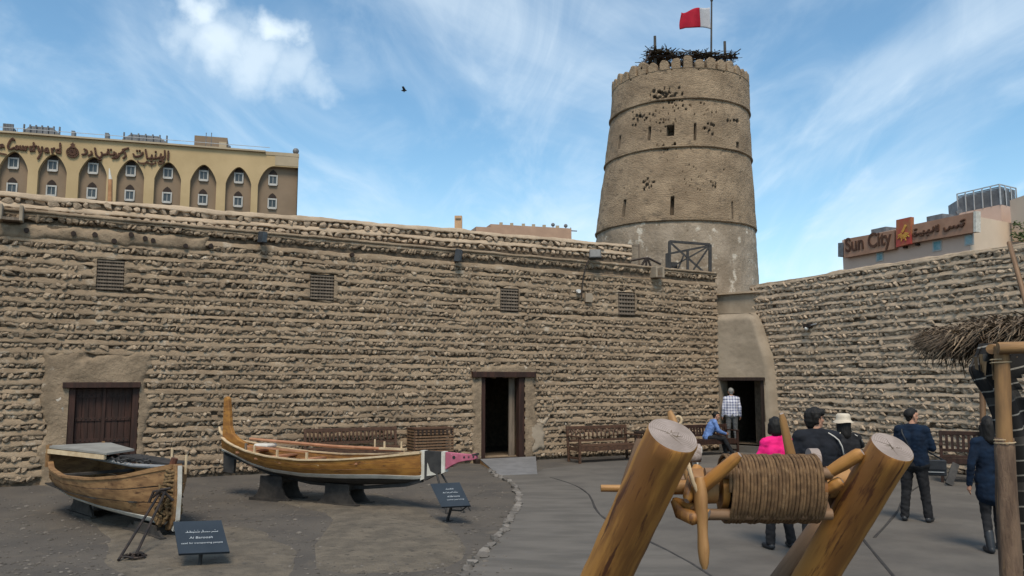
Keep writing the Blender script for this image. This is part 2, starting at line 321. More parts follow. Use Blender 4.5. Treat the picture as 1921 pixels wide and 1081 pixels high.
def link(name, me, parent=None, M=None, kind=None, label=None):
    o = bpy.data.objects.new(name, me); COL.objects.link(o)
    if M is not None: o.matrix_world = M
    if parent is not None:
        o.parent = parent; o.matrix_parent_inverse = PM[parent.name].inverted()
    PM[o.name] = M.copy() if M is not None else Matrix()
    if kind: o['kind'] = kind
    if label: o['label'] = label
    return o
PM = {}
def part(name, mb, m, parent=None, smooth=False, M=None, kind=None, label=None, bev=0, auto=False):
    o = link(name, mb.mesh(name, m, smooth), parent, M, kind, label)
    if bev:
        b = o.modifiers.new('b', 'BEVEL'); b.width = bev; b.segments = 2; b.limit_method = 'ANGLE'
    if auto:
        o.data.polygons.foreach_set('use_smooth', [True] * len(o.data.polygons)); o.data.set_sharp_from_angle(angle=R(38))
    return o
def thing(name, label, cat, loc=(0, 0, 0), group=None, M=None):
    o = bpy.data.objects.new(name, None); COL.objects.link(o); o.empty_display_size = .2
    Mx = M if M is not None else Matrix.Translation(Vector(loc)); o.matrix_world = Mx; PM[o.name] = Mx.copy()
    o['label'] = label; o['category'] = cat
    if group: o['group'] = group
    return o
def tag(o, label, cat, group=None):
    o['label'] = label; o['category'] = cat
    if group: o['group'] = group
    return o
def axisM(p0, p1, roll=0.):
    p0, p1 = Vector(p0), Vector(p1); q = (p1 - p0).to_track_quat('Z', 'Y')
    return Matrix.Translation(p0) @ q.to_matrix().to_4x4() @ Matrix.Rotation(roll, 4, 'Z')
def rod(name, p0, p1, r0, r1, m, parent, seg=14, n=8, wob=.06, bend=0., sq=1., cap_m=None, prof=None):
    L = (Vector(p1) - Vector(p0)).length
    pts, rs = [], []
    for i in range(n + 1):
        t = i / n; pts.append((bend * math.sin(math.pi * t), 0, L * t)); rs.append((r0 + (r1 - r0) * t) * (prof(t) if prof else 1))
    mb = MB().tube(pts, rs, seg, sq=sq, wob=wob, cap=True)
    ms = [m]
    if cap_m is not None:
        ms = [m, cap_m]; mb.mi[-1] = 1; mb.mi[-2] = 1
    return part(name, mb, ms, parent, M=axisM(p0, p1), auto=True)
def tz(yaw, loc): return Matrix.Translation(Vector(loc)) @ Matrix.Rotation(yaw, 4, 'Z')
# ------------------------------------------------------------------ ground
def sheet(name, poly, z, m, kind='structure', sub=0):
    mb = MB().add([(p[0], p[1], z) for p in poly], [tuple(range(len(poly)))])
    return part(name, mb, m, kind=kind)
sheet('ground', [(-900, -400), (900, -400), (900, 1500), (-900, 1500)], 0, M_GROUND)
gp = lambda pts: [G(x, y) for x, y in pts]
path_l = [(905, 874), (930, 892), (955, 906), (971, 925), (966, 958), (950, 990), (922, 1022), (885, 1062), (850, 1110), (800, 1200)]
path_r = [(1500, 1200), (1300, 1060), (1180, 1000), (1140, 978), (1119, 958), (1105, 930), (1080, 912), (1032, 896), (1004, 890)]
sheet('path', gp(path_l + path_r), .008, M_PATH)
conc = [(1004, 890), (1032, 896), (1080, 912), (1105, 930), (1119, 958), (1140, 978), (1180, 1000), (1300, 1060), (1500, 1200), (2900, 1500), (2600, 930), (1921, 880), (1700, 860), (1462, 846), (1345, 846), (1200, 858), (1020, 880)]
sheet('concrete_yard', gp(conc), .004, M_CONC)

# ------------------------------------------------------------------ the two coral-stone walls
rock_me = []
def make_rocks(n, m, seed):
    out = []; r = random.Random(seed)
    for i in range(n):
        bm = bmesh.new()
        for k in range(17):
            d = Vector((r.gauss(0, 1), r.gauss(0, 1), r.gauss(0, 1))).normalized()
            e = .86 + .25 * r.random()
            bm.verts.new((d.x * .5 * e, d.y * .5 * e, d.z * .5 * e))
        rr = bmesh.ops.convex_hull(bm, input=bm.verts)
        for v in [v for v in bm.verts if not v.link_faces]: bm.verts.remove(v)
        me = bpy.data.meshes.new('rock'); bm.to_mesh(me); bm.free(); me.materials.append(m); me.update()
        out.append(me)
    return out
def mesh_arrays(me):
    co = np.empty(len(me.vertices) * 3, 'f'); me.vertices.foreach_get('co', co)
    return co.reshape(-1, 3), [tuple(p.vertices) for p in me.polygons]

def band_mesh(pl, segs, z, wall_d, th, mats, seed, zfn=None):
    """one course of smeared mortar: flat sloping face, ragged lower edge that runs down between the stones"""
    mb = MB()
    for (s0, s1) in segs:
        n = max(2, int((s1 - s0) / .05)); ring = 8
        vs = []
        for i in range(n + 1):
            s = s0 + (s1 - s0) * i / n
            zo = .040 * nz(s * .45, seed * 1.7) + .020 * nz(s * 2.1, seed * 3.1, 4)
            h = th * (1 + .55 * nz(s * 1.1, seed * 5.3, 1) + .25 * nz(s * 4.3, seed * 3.3, 6)); rag = .034 * nz(s * 6.5, seed * 2.9, 2) + .030 * nz(s * 15, seed * 1.9, 5) + .045 * max(0, nz(s * 1.1, seed * 4.1, 8))
            d = wall_d + .012 * nz(s * 1.7, seed * 2.2, 7) + .012 * nz(s * 6, seed, 3)
            zz = zfn(s, z) if zfn else z
            for (a, b, rg) in ((-.16, .5, 0), (-.048, .52, 0), (-.036, .44, 0), (-.026, .15, 0), (-.010, -.2, 0), (-.002, -.48, -.5), (-.022, -.60, -1), (-.16, -.62, -1)):
                dd = d + a + (.008 * nz(s * 11, b * 5, seed) if a > -.1 else 0)
                vs.append(pl.w(s, zz + zo + b * h + rg * max(rag, -.02) + .006 * nz(s * 9, seed, b * 4), dd))
        fs = [(i * ring + k, i * ring + (k + 1) % ring, (i + 1) * ring + (k + 1) % ring, (i + 1) * ring + k) for i in range(n) for k in range(ring)]
        fs += [tuple(reversed(range(ring))), tuple(n * ring + k for k in range(ring))]
        mb.add(vs, fs)
    return mb.mesh('mortar_course', mats, True)

def cut(s0, s1, holes):
    segs = [(s0, s1)]
    for a, b in holes:
        o = []
        for x, y in segs:
            if b <= x or a >= y: o.append((x, y)); continue
            if a - x > .1: o.append((x, a))
            if y - b > .1: o.append((b, y))
        segs = o
    return segs

def build_courses(root, pl, s_lo, s_hi, zs, pitch, openings, patches, d_fn, mstone, mmort, near_key, seed, zfn=None, style='lean'):
    """openings cut bands and stones, patches (irregular plaster) only drop stones"""
    rocks = make_rocks(22, mstone, seed)
    arrs = [mesh_arrays(m) for m in rocks]
    r = random.Random(seed); stones = []; fill = []
    for ci, z in enumerate(zs):
        d0 = d_fn(z)
        holes = [(a, b) for a, b, z0, z1 in openings if z0 - .03 < (zfn((a + b) / 2, z) if zfn else z) < z1 + .03]
        me = band_mesh(pl, cut(s_lo, s_hi, holes), z, d0, .112 if style == 'lean' else .108, mmort, seed + ci, zfn)
        link('mortar_course', me, root)
        zc0 = z - pitch * .5; zc = zc0
        if zc < .03: continue
        s = s_lo + r.random() * .1
        while s < s_hi:
            w = (r.uniform(.07, .15) if style == 'lean' else r.uniform(.10, .23)) * (1 + .2 * nz(s * .3, ci)); zc = zfn(s, zc0) if zfn else zc0
            s += w * .5; sc = s; s += w * .5 + r.uniform(-.03, .012)
            if any(a - .05 < sc < b + .05 and z0 - .04 < zc < z1 + .06 for a, b, z0, z1 in openings): continue
            if any(pp(sc, zc) for pp in patches): continue
            if sc < s_lo + .05 or sc > s_hi - .05: continue
            if r.random() < .04: continue
            lean = r.gauss(.62, .25) * (1 if nz(sc * .35, ci * .7) > -.25 else -.8)
            hh = pitch * r.uniform(.70, .95); dep = r.uniform(.10, .16); ww = w * 1.15
            if style == 'lay': lean = r.gauss(.1, .25); hh = pitch * r.uniform(.62, .85); dep = r.uniform(.12, .2); ww = w * 1.2
            elif r.random() < .25: q_ = r.uniform(1.3, 2.2); ww = w * q_; hh *= .85; lean *= .5
            zo = .040 * nz(sc * .45, (seed + ci) * 1.7) + .012 * nz(sc * 2.1, (seed + ci) * 3.1, 4)
            c = pl.w(sc, zc + zo + r.uniform(-.014, .018), d0 - (.046 if style == 'lean' else .062) + r.uniform(-.03, .022))
            M = Matrix.Translation(c) @ Matrix.Rotation(pl.yaw, 4, 'Z') @ Euler((r.uniform(-.3, .3), lean, r.uniform(-.4, .4))).to_matrix().to_4x4() @ Matrix.Diagonal((ww, dep, hh, 1))
            stones.append((near_key(sc, zc, c), M, r.randrange(len(rocks))))
            for _f in range(2):      # small packing stones behind
                fs_ = sc + r.uniform(-.09, .09); c2 = pl.w(fs_, zc + zo + r.uniform(-.05, .05), d0 - .085 + r.uniform(-.02, .025)); q = r.uniform(.05, .11)
                fill.append((Matrix.Translation(c2) @ Matrix.Rotation(pl.yaw, 4, 'Z') @ Euler((r.uniform(-.6, .6), r.uniform(-.9, .9), r.uniform(-.4, .4))).to_matrix().to_4x4() @ Matrix.Diagonal((q * 1.3, .08, q, 1)), r.randrange(len(rocks))))
    stones.sort(key=lambda q: q[0])
    for _, M, k in stones[:295]: link('stone', rocks[k], root, M)
    V = []; Fc = []; o = 0
    for _, M, k in stones[295:]:
        co, fs = arrs[k]; A = np.array(M)
        V.append(co @ A[:3, :3].T + A[:3, 3]); Fc += [tuple(i + o for i in f) for f in fs]; o += len(co)
    for M, k in fill:
        co, fs = arrs[k]; A = np.array(M)
        V.append(co @ A[:3, :3].T + A[:3, 3]); Fc += [tuple(i + o for i in f) for f in fs]; o += len(co)
    me = bpy.data.meshes.new('stonework'); me.from_pydata(np.concatenate(V).tolist(), [], Fc); me.materials.append(mstone); me.update()
    link('stonework', me, root, kind='stuff')
    return len(stones)

def wall_face(root, pl, s0, s1, z0, z1, d, holes, m, name='wall_core', back=None, extra=None):
    ss = sorted({s0, s1} | {h[0] for h in holes} | {h[1] for h in holes}); zz = sorted({z0, z1} | {h[2] for h in holes} | {h[3] for h in holes})
    mb = MB()
    for i in range(len(ss) - 1):
        for j in range(len(zz) - 1):
            cs, cz = (ss[i] + ss[i + 1]) / 2, (zz[j] + zz[j + 1]) / 2
            if any(a < cs < b and c < cz < e for a, b, c, e in holes): continue
            mb.add([pl.w(ss[i], zz[j], d), pl.w(ss[i + 1], zz[j], d), pl.w(ss[i + 1], zz[j + 1], d), pl.w(ss[i], zz[j + 1], d)], [(0, 1, 2, 3)])
    if back is not None:   # top, ends, back
        for q in ([(s0, z1, d), (s1, z1, d), (s1, z1, back), (s0, z1, back)], [(s0, z0, d), (s0, z1, d), (s0, z1, back), (s0, z0, back)],
                  [(s1, z0, d), (s1, z1, d), (s1, z1, back), (s1, z0, back)], [(s0, z0, back), (s1, z0, back), (s1, z1, back), (s0, z1, back)]):
            mb.add([pl.w(*p) for p in q], [(0, 1, 2, 3)])
    return part(name, mb, m, root)
def reveal(root, pl, h, d0, d1, m, name='reveal', closed=True):
    a, b, z0, z1 = h; mb = MB()
    for q in ([(a, z0), (a, z1)], [(a, z1), (b, z1)], [(b, z1), (b, z0)], [(b, z0), (a, z0)]):
        mb.add([pl.w(q[0][0], q[0][1], d0), pl.w(q[1][0], q[1][1], d0), pl.w(q[1][0], q[1][1], d1), pl.w(q[0][0], q[0][1], d1)], [(0, 1, 2, 3)])
    if closed: mb.add([pl.w(a, z0, d1), pl.w(b, z0, d1), pl.w(b, z1, d1), pl.w(a, z1, d1)], [(0, 1, 2, 3)])
    return part(name, mb, m, root)
def plaster(root, pl, a, b, z0, z1, d, m, holes=(), seed=0, ragged=.12, amp=.02, step=.05, name='plaster_patch', d_bot=None, edge=.09):
    """rough render with an irregular outline: a displaced grid that dives into the wall at its border"""
    nx, nyy = int((b - a) / step), int((z1 - z0) / step); vs = []; ok = {}
    for j in range(nyy + 1):
        for i in range(nx + 1):
            s, z = a + (b - a) * i / nx, z0 + (z1 - z0) * j / nyy
            e = min(s - a, b - s, z1 - z) if not (z0 < .05) else min(s - a, b - s, z1 - z)
            if z0 >= .05: e = min(e, z - z0)
            e += ragged * nz(s * 2.2, z * 2.2, seed) + ragged * .5 * nz(s * 7, z * 7, seed) - ragged * .45
            k = max(0., min(1., e / edge)); dd = d - .13 * (1 - k) ** 2 + amp * nz(s * 1.8, z * 1.8, seed + 2) + amp * .5 * nz(s * 8, z * 8, seed + 5) + amp * .25 * nz(s * 20, z * 20, seed + 5)
            ok[(i, j)] = k > -1
            vs.append(pl.w(s, z, dd))
    fs = []
    for j in range(nyy):
        for i in range(nx):
            s, z = a + (b - a) * (i + .5) / nx, z0 + (z1 - z0) * (j + .5) / nyy
            if any(h[0] < s < h[1] and h[2] < z < h[3] for h in holes): continue
            q = j * (nx + 1) + i; fs.append((q, q + 1, q + nx + 2, q + nx + 1))
    return part(name, MB().add(vs, fs), m, root, smooth=True)

# long wall
WL = Plane(G(0, 915), G(1345, 846))
s_end = WL.px(1350, 700)[0]; S0 = -7.0
Z_LEDGE = 5.48; Z_TOP = 6.02
long_wall = thing('coral_stone_wall', 'long coral stone courtyard wall with two doorways, left of the round tower', 'wall', WL.w(8, 0))
def rect(pl, x0, x1, y0, y1):   # pixel rectangle -> (s0,s1,z0,z1) on plane
    a, zt = pl.px(x0, y0); b, _ = pl.px(x1, y0); _, zb = pl.px((x0 + x1) / 2, y1)
    _, zt = pl.px((x0 + x1) / 2, y0); return (a, b, zb, zt)
dA = rect(WL, 130, 262, 719, 870); dA = (dA[0], dA[1], .25, dA[3])
dB = rect(WL, 903, 984, 706, 868); dB = (dB[0], dB[1], .12, dB[3])
vents = [rect(WL, 183, 234, 487, 545), rect(WL, 583, 627, 515, 563), rect(WL, 939, 973, 541, 584), rect(WL, 1160, 1191, 548, 592)]
openL = [dA, dB] + vents
pitch = .204
zsL = [pitch * (i + 1) + .02 for i in range(int((Z_LEDGE - .02) / pitch))]
zsL[-1] = Z_LEDGE - .03
kl = (WL.px(60, 397)[1] / Z_LEDGE - 1) / (s_end - WL.px(60, 397)[0])
zL = lambda s, z: z * (1 + kl * (s_end - s))
pa = (WL.px(75, 700)[0], WL.px(292, 700)[0], .0, WL.px(180, 655)[1])     # render round the closed door
pb = (WL.px(880, 700)[0], WL.px(1012, 700)[0], .0, WL.px(945, 678)[1])
pdn = (WL.px(-200, 430)[0], WL.px(395, 430)[0], WL.px(150, 460)[1], WL.px(150, 424)[1])   # beam-end strip
def inside(r, mg=.02, seed=0):
    def f(s, z):
        q = .12 * nz(s * 2, z * 2, seed) + mg
        return r[0] + q < s < r[1] - q and r[2] - (1 if r[2] < .05 else -q) < z < r[3] - q
    return f
def vpatch(v): return lambda s, z: v[0] - .16 - .08 * nz(s, z * 3) < s < v[1] + .16 and v[2] - .08 < z < v[3] + .12
pats = [inside(pa, .1), inside(pb, .14), inside(pdn, .04)] + [vpatch(v) for v in vents]
key = lambda s, z, c: (c - CAM).length + (0 if (-1 < s) else 50)
nL = build_courses(long_wall, WL, S0, s_end, zsL, pitch, openL, pats, lambda z: .0, M_STONE, M_MORT, key, 3, zL)
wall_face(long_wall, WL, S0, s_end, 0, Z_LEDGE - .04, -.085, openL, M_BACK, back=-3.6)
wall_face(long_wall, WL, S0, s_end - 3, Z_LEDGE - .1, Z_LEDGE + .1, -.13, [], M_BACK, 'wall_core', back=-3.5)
plaster(long_wall, WL, *pa, .018, M_PLAST, [dA], 1, ragged=.16)
plaster(long_wall, WL, *pb, .018, M_PLAST, [dB], 2, ragged=.16)
plaster(long_wall, WL, *pdn, .012, M_PLAST, [], 3, ragged=.08)
for i, v in enumerate(vents): plaster(long_wall, WL, v[0] - .22, v[1] + .22, v[2] - .10, v[3] + .15, -.006, M_MORT, [v], 8 + i, ragged=.16, amp=.016, step=.03)
plaster(long_wall, WL, WL.px(985, 800)[0] , WL.px(1030, 800)[0] , .1, WL.px(1015, 780)[1], .012, M_SMOOTH, [], 15, ragged=.2)
# pale patch low on the left: sunlight on the wall put into the colour
for (x0, x1, y0, y1) in ((88, 126, 736, 778),):
    q = rect(WL, x0, x1, y0, y1); plaster(long_wall, WL, *q, .02, mat('sunlit_render_%d' % x0 if False else 'sunlit_render', (.43, .38, .32), (.34, .29, .235), 3, .95, .8, 18, .02), [], int(abs(x0)), ragged=.2)
# small coping ledge, roof and set-back parapet
mb = MB()
n = 180
for k in range(n):
    a, b = S0 + (s_end - S0) * k / n, S0 + (s_end - S0) * (k + 1) / n
for (nm, d0, d1, z, h, a0, a1, mm) in (('ledge', .02, -.5, Z_LEDGE, .05, S0, s_end, M_MORT),):
    vs = []; N = 260
    for k in range(N + 1):
        s = a0 + (a1 - a0) * k / N; o = .018 * nz(s * 1.5, 5) + .012 * nz(s * 7, 2)
        for (dd, zz) in ((d1, -.03), (d0 + o, -.03 + o), (d0 + o + .006, .02 + o * .5), (d0 - .05 + o, .042 + o), (d1, .045)):
            vs.append(WL.w(s, zL(s, z) + zz, dd))
    fs = [(k * 5 + i, k * 5 + i + 1, (k + 1) * 5 + i + 1, (k + 1) * 5 + i) for k in range(N) for i in range(4)]
    part('coping', MB().add(vs, fs), mm, long_wall, smooth=True)
s_par = WL.px(1200, 470)[0]
zpA, zpB = WL.px(0, 358, -.36), WL.px(1115, 453, -.36)
zP = lambda s, z: z + (zpA[1] + (zpB[1] - zpA[1]) * (s - zpA[0]) / (zpB[0] - zpA[0])) - Z_TOP
zsP = [Z_TOP - .28, Z_TOP - .04]
for k_ in range(8):
    sa, sb = S0 + (s_par - S0) * k_ / 8, S0 + (s_par - S0) * (k_ + 1) / 8; wall_face(long_wall, WL, sa, sb, Z_LEDGE + .02, zP(sb, Z_TOP) - .05, -.44, [], M_BACK, 'parapet_core', back=-.8)
parapet = []
for ci, z in enumerate(zsP):
    link('mortar_course', band_mesh(WL, [(S0, s_par)], z, -.36, .10, M_MORT_R, 60 + ci, zP), long_wall)
def extra_stones(root, pl, s0, s1, zc, hh, d, m, seed, name='parapet_stonework', nmax=0, zfn=None):
    rocks = make_rocks(16, m, seed); ar = [mesh_arrays(x) for x in rocks]; r = random.Random(seed); V = []; F = []; o = 0; s = s0 + .05
    while s < s1 - .05:
        w = r.uniform(.10, .26); s += w / 2
        M = Matrix.Translation(pl.w(s, (zfn(s, zc) if zfn else zc) + r.uniform(-.02, .02), d + r.uniform(-.04, .03))) @ Matrix.Rotation(pl.yaw, 4, 'Z') @ Euler((r.uniform(-.3, .3), r.gauss(.2, .4), r.uniform(-.3, .3))).to_matrix().to_4x4() @ Matrix.Diagonal((w * 1.1, .15, hh * r.uniform(.8, 1.15), 1))
        s += w / 2; co, fs = ar[r.randrange(16)]; A = np.array(M); V.append(co @ A[:3, :3].T + A[:3, 3]); F += [tuple(i + o for i in f) for f in fs]; o += len(co)
    me = bpy.data.meshes.new(name); me.from_pydata(np.concatenate(V).tolist(), [], F); me.materials.append(m); me.update(); link(name, me, root, kind='stuff')
extra_stones(long_wall, WL, S0, s_par, Z_TOP - .40, .16, -.42, M_STONE_R, 71, zfn=zP)
extra_stones(long_wall, WL, S0, s_par, Z_TOP - .16, .18, -.42, M_STONE_R, 72, zfn=zP)
# doorway reveals + rooms
reveal(long_wall, WL, dA, -.1, -.3, M_PLAST, 'reveal', closed=True)
reveal(long_wall, WL, dB, -.1, -.6, M_PLAST, 'reveal', closed=False)
room = (dB[0] - 1.2, dB[1] + 1.2, 0.11, dB[3] + .5)
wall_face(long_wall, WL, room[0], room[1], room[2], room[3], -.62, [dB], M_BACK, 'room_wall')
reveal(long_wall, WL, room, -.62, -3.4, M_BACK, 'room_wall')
# vents: recessed niche with a lattice of bars
for vi, v in enumerate(vents):
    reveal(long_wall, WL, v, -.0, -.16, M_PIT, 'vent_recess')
    a, b, z0, z1 = v; mb = MB(); nh = 9 if vi == 0 else (8, 8, 7, 6)[vi]
    for k in range(nh): 
        z = z0 + (z1 - z0) * (k + .5) / nh; mb.beam(WL.w(a - .01, z, -.035), WL.w(b + .01, z, -.035), .03, (z1 - z0) / nh * .48)
    nv = (10, 8, 7, 6)[vi]
    for k in range(nv):
        s = a + (b - a) * (k + .5) / nv; mb.beam(WL.w(s, z0, -.052), WL.w(s, z1, -.052), (b - a) / nv * .4, .02, up=tuple(WL.n))
    part('lattice_grille', mb, M_GREYWOOD, long_wall)
# beam ends poking out of the strip
for (px, py) in ((50, 432), (138, 438), (178, 440), (214, 452), (246, 440), (272, 447), (287, 451), (348, 461), (395, 461), (660, 478)):
    s, z = WL.px(px, py); part('beam_end', MB().tube([WL.w(s, z, -.2), WL.w(s, z - .01, .05 + .03 * rnd.random())], [.062, .052], 9, wob=.2), M_DARKWOOD, long_wall)

# right wall
WR = Plane(G(1462, 851), G(1766, 887))
right_wall = thing('coral_stone_wall', 'right-hand coral stone courtyard wall behind the blue-jacketed man and the thatched shelter', 'wall', WR.w(4, 0))
sR0, sR1 = WR.px(1432, 600)[0] - .6, 17.0
ZR = 5.06; zsR = [pitch * (i + 1) - .02 for i in range(int(ZR / pitch) + 1)]; zsR = [z for z in zsR if z < ZR - .1] + [ZR]
chip = WR.px(1518, 612)
nR = build_courses(right_wall, WR, sR0, sR1, zsR, pitch, [(sR0 - 1, WR.px(1452, 800)[0], -1, 2.6)], [lambda s, z: abs(s - chip[0]) < .14 and abs(z - chip[1]) < .1], lambda z: 0.0, M_STONE_R, M_MORT_R, lambda s, z, c: (c - CAM).length + (0 if s < 11 else 60), 31, style='lay')
wall_face(right_wall, WR, sR0, sR1, 0, ZR - .02, -.085, [], M_BACK, back=-.8)
part('capping', MB().beam(WR.w(sR0, ZR + .01, -.4), WR.w(sR1, ZR + .01, -.4), .75, .05), M_MORT_R, right_wall)
# ------------------------------------------------------------------ plastered doorway block in the corner
WD = Plane(WL.w(s_end + .0, 0, .0), WR.w(.25, 0, .10))
blk = thing('plastered_doorway', 'smooth plastered block with an open dark doorway, in the corner below the tower', 'doorway', WD.w(.8, 0))
outl = [(1349, 846), (1349, 588), (1404, 586), (1414, 592), (1424, 610), (1434, 642), (1444, 668), (1450, 695), (1454, 730), (1458, 780), (1464, 852)]
op = [(1351, 852), (1351, 709), (1436, 709), (1438, 852)]
D2 = lambda p, d=0.: (lambda q: WD.w(q[0], max(q[1], 0), d))(WD.px(*p))
so = [WD.px(*p) for p in outl]; da, db = WD.px(1352, 760)[0], WD.px(1436, 760)[0]; dz = WD.px(1394, 708)[1]; smax_prof = sorted([(z, s) for s, z in so[2:]])
def smax(z): return float(np.interp(z, [q[0] for q in smax_prof], [q[1] for q in smax_prof]))
ztop = so[1][1]; sl0 = so[0][0]
vs = []; fs = []; NX, NZ = 40, 110
for j in range(NZ + 1):
    z = ztop * j / NZ
    for i in range(NX + 1):
        b = smax(z); s = sl0 - .02 + (b - sl0 + .02) * i / NX
        t = i / NX
        # rounded at the right shoulder; slightly battered
        rr = max(0, (t - .86) / .14); d = .05 - .012 * z - .30 * rr * rr + .012 * nz(s * 2, z * 2, 3) + .006 * nz(s * 9, z * 9)
        if z > ztop - .25: d -= ((z - ztop + .25) / .25) ** 2 * .25
        vs.append(WD.w(s, z, d))
for j in range(NZ):
    for i in range(NX):
        q = j * (NX + 1) + i; c = (Vector(vs[q]) + Vector(vs[q + NX + 2])) / 2
        s = (c - WD.A).dot(WD.u)
        if da < s < db and c.z < dz: continue
        fs.append((q, q + 1, q + NX + 2, q + NX + 1))
part('plaster_face', MB().add(vs, fs), M_SMOOTH, blk, smooth=True)
mb = MB()   # body behind the face
pr = [(sl0, 0), (sl0, ztop)] + [(s - .06, z) for s, z in so[2:-1]] + [(so[-1][0], 0)]
body_top = [WD.w(s, z, -.2) for s, z in pr]
n_ = len(pr); mb.add(body_top + [p - WD.n * 1.4 for p in body_top], [(i, i + n_, (i + 1) % n_ + n_, (i + 1) % n_) for i in range(1, n_ - 1)])
part('plaster_side', mb, M_SMOOTH, blk)
fl = .20
o_ = (da, db, 0.0, dz); reveal(blk, WD, (da, db, fl, dz), .06, -.5, M_SMOOTH, 'reveal', closed=False)
rm = (da - .3, db + .9, fl - .001, dz + .4)
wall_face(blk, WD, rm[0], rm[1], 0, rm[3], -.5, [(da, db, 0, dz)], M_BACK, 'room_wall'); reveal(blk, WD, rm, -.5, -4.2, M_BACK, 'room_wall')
part('floor_slab', MB().box((0, 0, 0), (1, 1, 1), Matrix.Translation(WD.w((da + db) / 2 - .0, fl / 2, -.2)) @ Matrix.Rotation(WD.yaw, 4, 'Z') @ Matrix.Diagonal((db - da - .01, .75, fl, 1))), M_CONC, blk)
part('lintel', MB().beam(WD.w(da - .02, dz - .05, -.02), WD.w(db + .02, dz - .05, -.02), .16, .09), M_DARKWOOD, blk)
part('door_frame', MB().beam(WD.w(db - .07, fl, -.06), WD.w(db - .07, dz - .1, -.06), .1, .14, up=tuple(WD.u)), M_DARKWOOD, blk)
# dark door leaf standing open inside on the right
lm = MB()
for k in range(4): lm.beam(WD.w(db - .12 - .035 * k, fl + .02, -.2 - .17 * k), WD.w(db - .12 - .035 * k, dz - .13, -.2 - .17 * k), .155, .04, up=tuple(WD.u))
part('door_leaf', lm, M_DARKWOOD, blk)
# upper plaster between wall end, tower and right wall
upb = thing('plaster_terrace', 'low plastered terrace corner between the stone walls under the tower', 'terrace', WD.w(.8, 3.6, -1))
tA = WD.w(-.6, 0, -.75)
part('terrace_body', MB().box((0, 0, 0), (1, 1, 1), Matrix.Translation(WD.w(.75, 3.975, -1.55)) @ Matrix.Rotation(WD.yaw, 4, 'Z') @ Matrix.Diagonal((3.4, 1.9, 1.75 , 1))), M_SMOOTH, upb)
part('terrace_coping', MB().box((0, 0, 0), (1, 1, 1), Matrix.Translation(WD.w(.75, 4.875, -1.5)) @ Matrix.Rotation(WD.yaw, 4, 'Z') @ Matrix.Diagonal((3.4, 2.06, .05 , 1))), M_MORT_R, upb)

# ------------------------------------------------------------------ tower
TY = 30.2
def axis_of(pxl, pxr, py):   # radius & centre x at silhouette row
    dep = None
    c = P((pxl + pxr) / 2, py, TY); a, b = pdir(pxl, py), pdir(pxr, py)
    ta, tb = math.atan2(a.x, a.y), math.atan2(b.x, b.y); tc_ = (ta + tb) / 2; D = TY / math.cos(tc_)
    return TY * math.tan(tc_), D * math.sin((tb - ta) / 2), c.z
rows = [axis_of(1112, 1425, 555), axis_of(1115, 1421, 470), axis_of(1118, 1419, 432), axis_of(1126, 1415, 370), axis_of(1135, 1411, 300), axis_of(1143, 1408, 230), axis_of(1147, 1406, 190), axis_of(1150, 1405, 145)]
rows.sort(key=lambda q: q[2])
TX = sum(q[0] for q in rows[1:]) / (len(rows) - 1)
TC = Vector((TX, TY, 0))
def tcx(z): return float(np.interp(z, [q[2] for q in rows], [q[0] for q in rows])) - TX
def trad(z): return float(np.interp(z, [0] + [q[2] for q in rows], [rows[0][1] + .28] + [q[1] for q in rows]))
def front_z(py):  # height on the tower's front surface at centre
    z = 5
    for _ in range(20):
        z = P(1272, py, TY - trad(z)).z
    return z
z_r1, z_r2, z_r3, z_top = front_z(411), front_z(273), front_z(183), front_z(126)
def tower_hit(px, py):
    d = pdir(px, py); 
    r = 2.8
    for _ in range(12):
        a = d.x ** 2 + d.y ** 2; b = -2 * (d.x * TX + d.y * TY); c = TX ** 2 + TY ** 2 - r * r
        t = (-b - math.sqrt(max(0, b * b - 4 * a * c))) / (2 * a); q = CAM + d * t; r = trad(q.z)
    return math.atan2(q.x - TX, -(q.y - TY)), q.z     # angle 0 faces the camera
pits = []
def pit(px, py, rx, ry, dep, sq=False):
    a, z = tower_hit(px, py); k = TY / F_ * .93; pits.append((a, z, rx * k / max(.35, math.cos(a)), ry * k, dep, sq))
pit(1256, 245, 7, 10, .45, True); pit(1217, 251, 2.3, 13, .3, True); pit(1303, 247, 2.6, 16, .3, True); pit(1161, 268, 1.6, 12, .2, True)
pit(1268, 386, 3.0, 18, .3, True); pit(1177, 392, 2.0, 16, .3, True); pit(1382, 395, 1.6, 16, .3, True); pit(1384, 273, 3.4, 6, .3, True)
tr = random.Random(5)
clusters = [(1240, 178, 34, 12, 26, 4.2), (1262, 196, 44, 10, 22, 2.6), (1196, 220, 20, 12, 16, 3.2), (1245, 228, 26, 20, 20, 2.2), (1328, 240, 14, 16, 10, 3.6), (1322, 205, 20, 12, 10, 2.6),
            (1218, 345, 16, 14, 18, 3.0), (1250, 275, 14, 7, 8, 3.2), (1345, 345, 10, 7, 5, 3.6), (1372, 228, 10, 6, 3, 5), (1300, 330, 60, 40, 14, 1.6), (1270, 300, 110, 100, 30, 1.4)]
for (cx, cy, sx, sy, n, rr) in clusters:
    for k in range(n): pit(cx + tr.gauss(0, sx * .5), cy + tr.gauss(0, sy * .5), rr * tr.uniform(.3, .95), rr * tr.uniform(.3, .8), tr.uniform(.05, .13))
for (x, y, r) in ((1230, 172, 6), (1222, 182, 6), (1243, 180, 6), (1238, 187, 6), (1196, 218, 5), (1209, 222, 4), (1321, 240, 5), (1327, 232, 4), (1253, 130, 2.6), (1303, 129, 3), (1350, 135, 3.2), (1205, 138, 3), (1381, 147, 2.6), (1176, 150, 2.4), (1375, 226, 6), (1253, 276, 4), (1266, 270, 4)):
    pit(x, y, r * .6, r * .42, .2)
NA, NZt = 560, 250
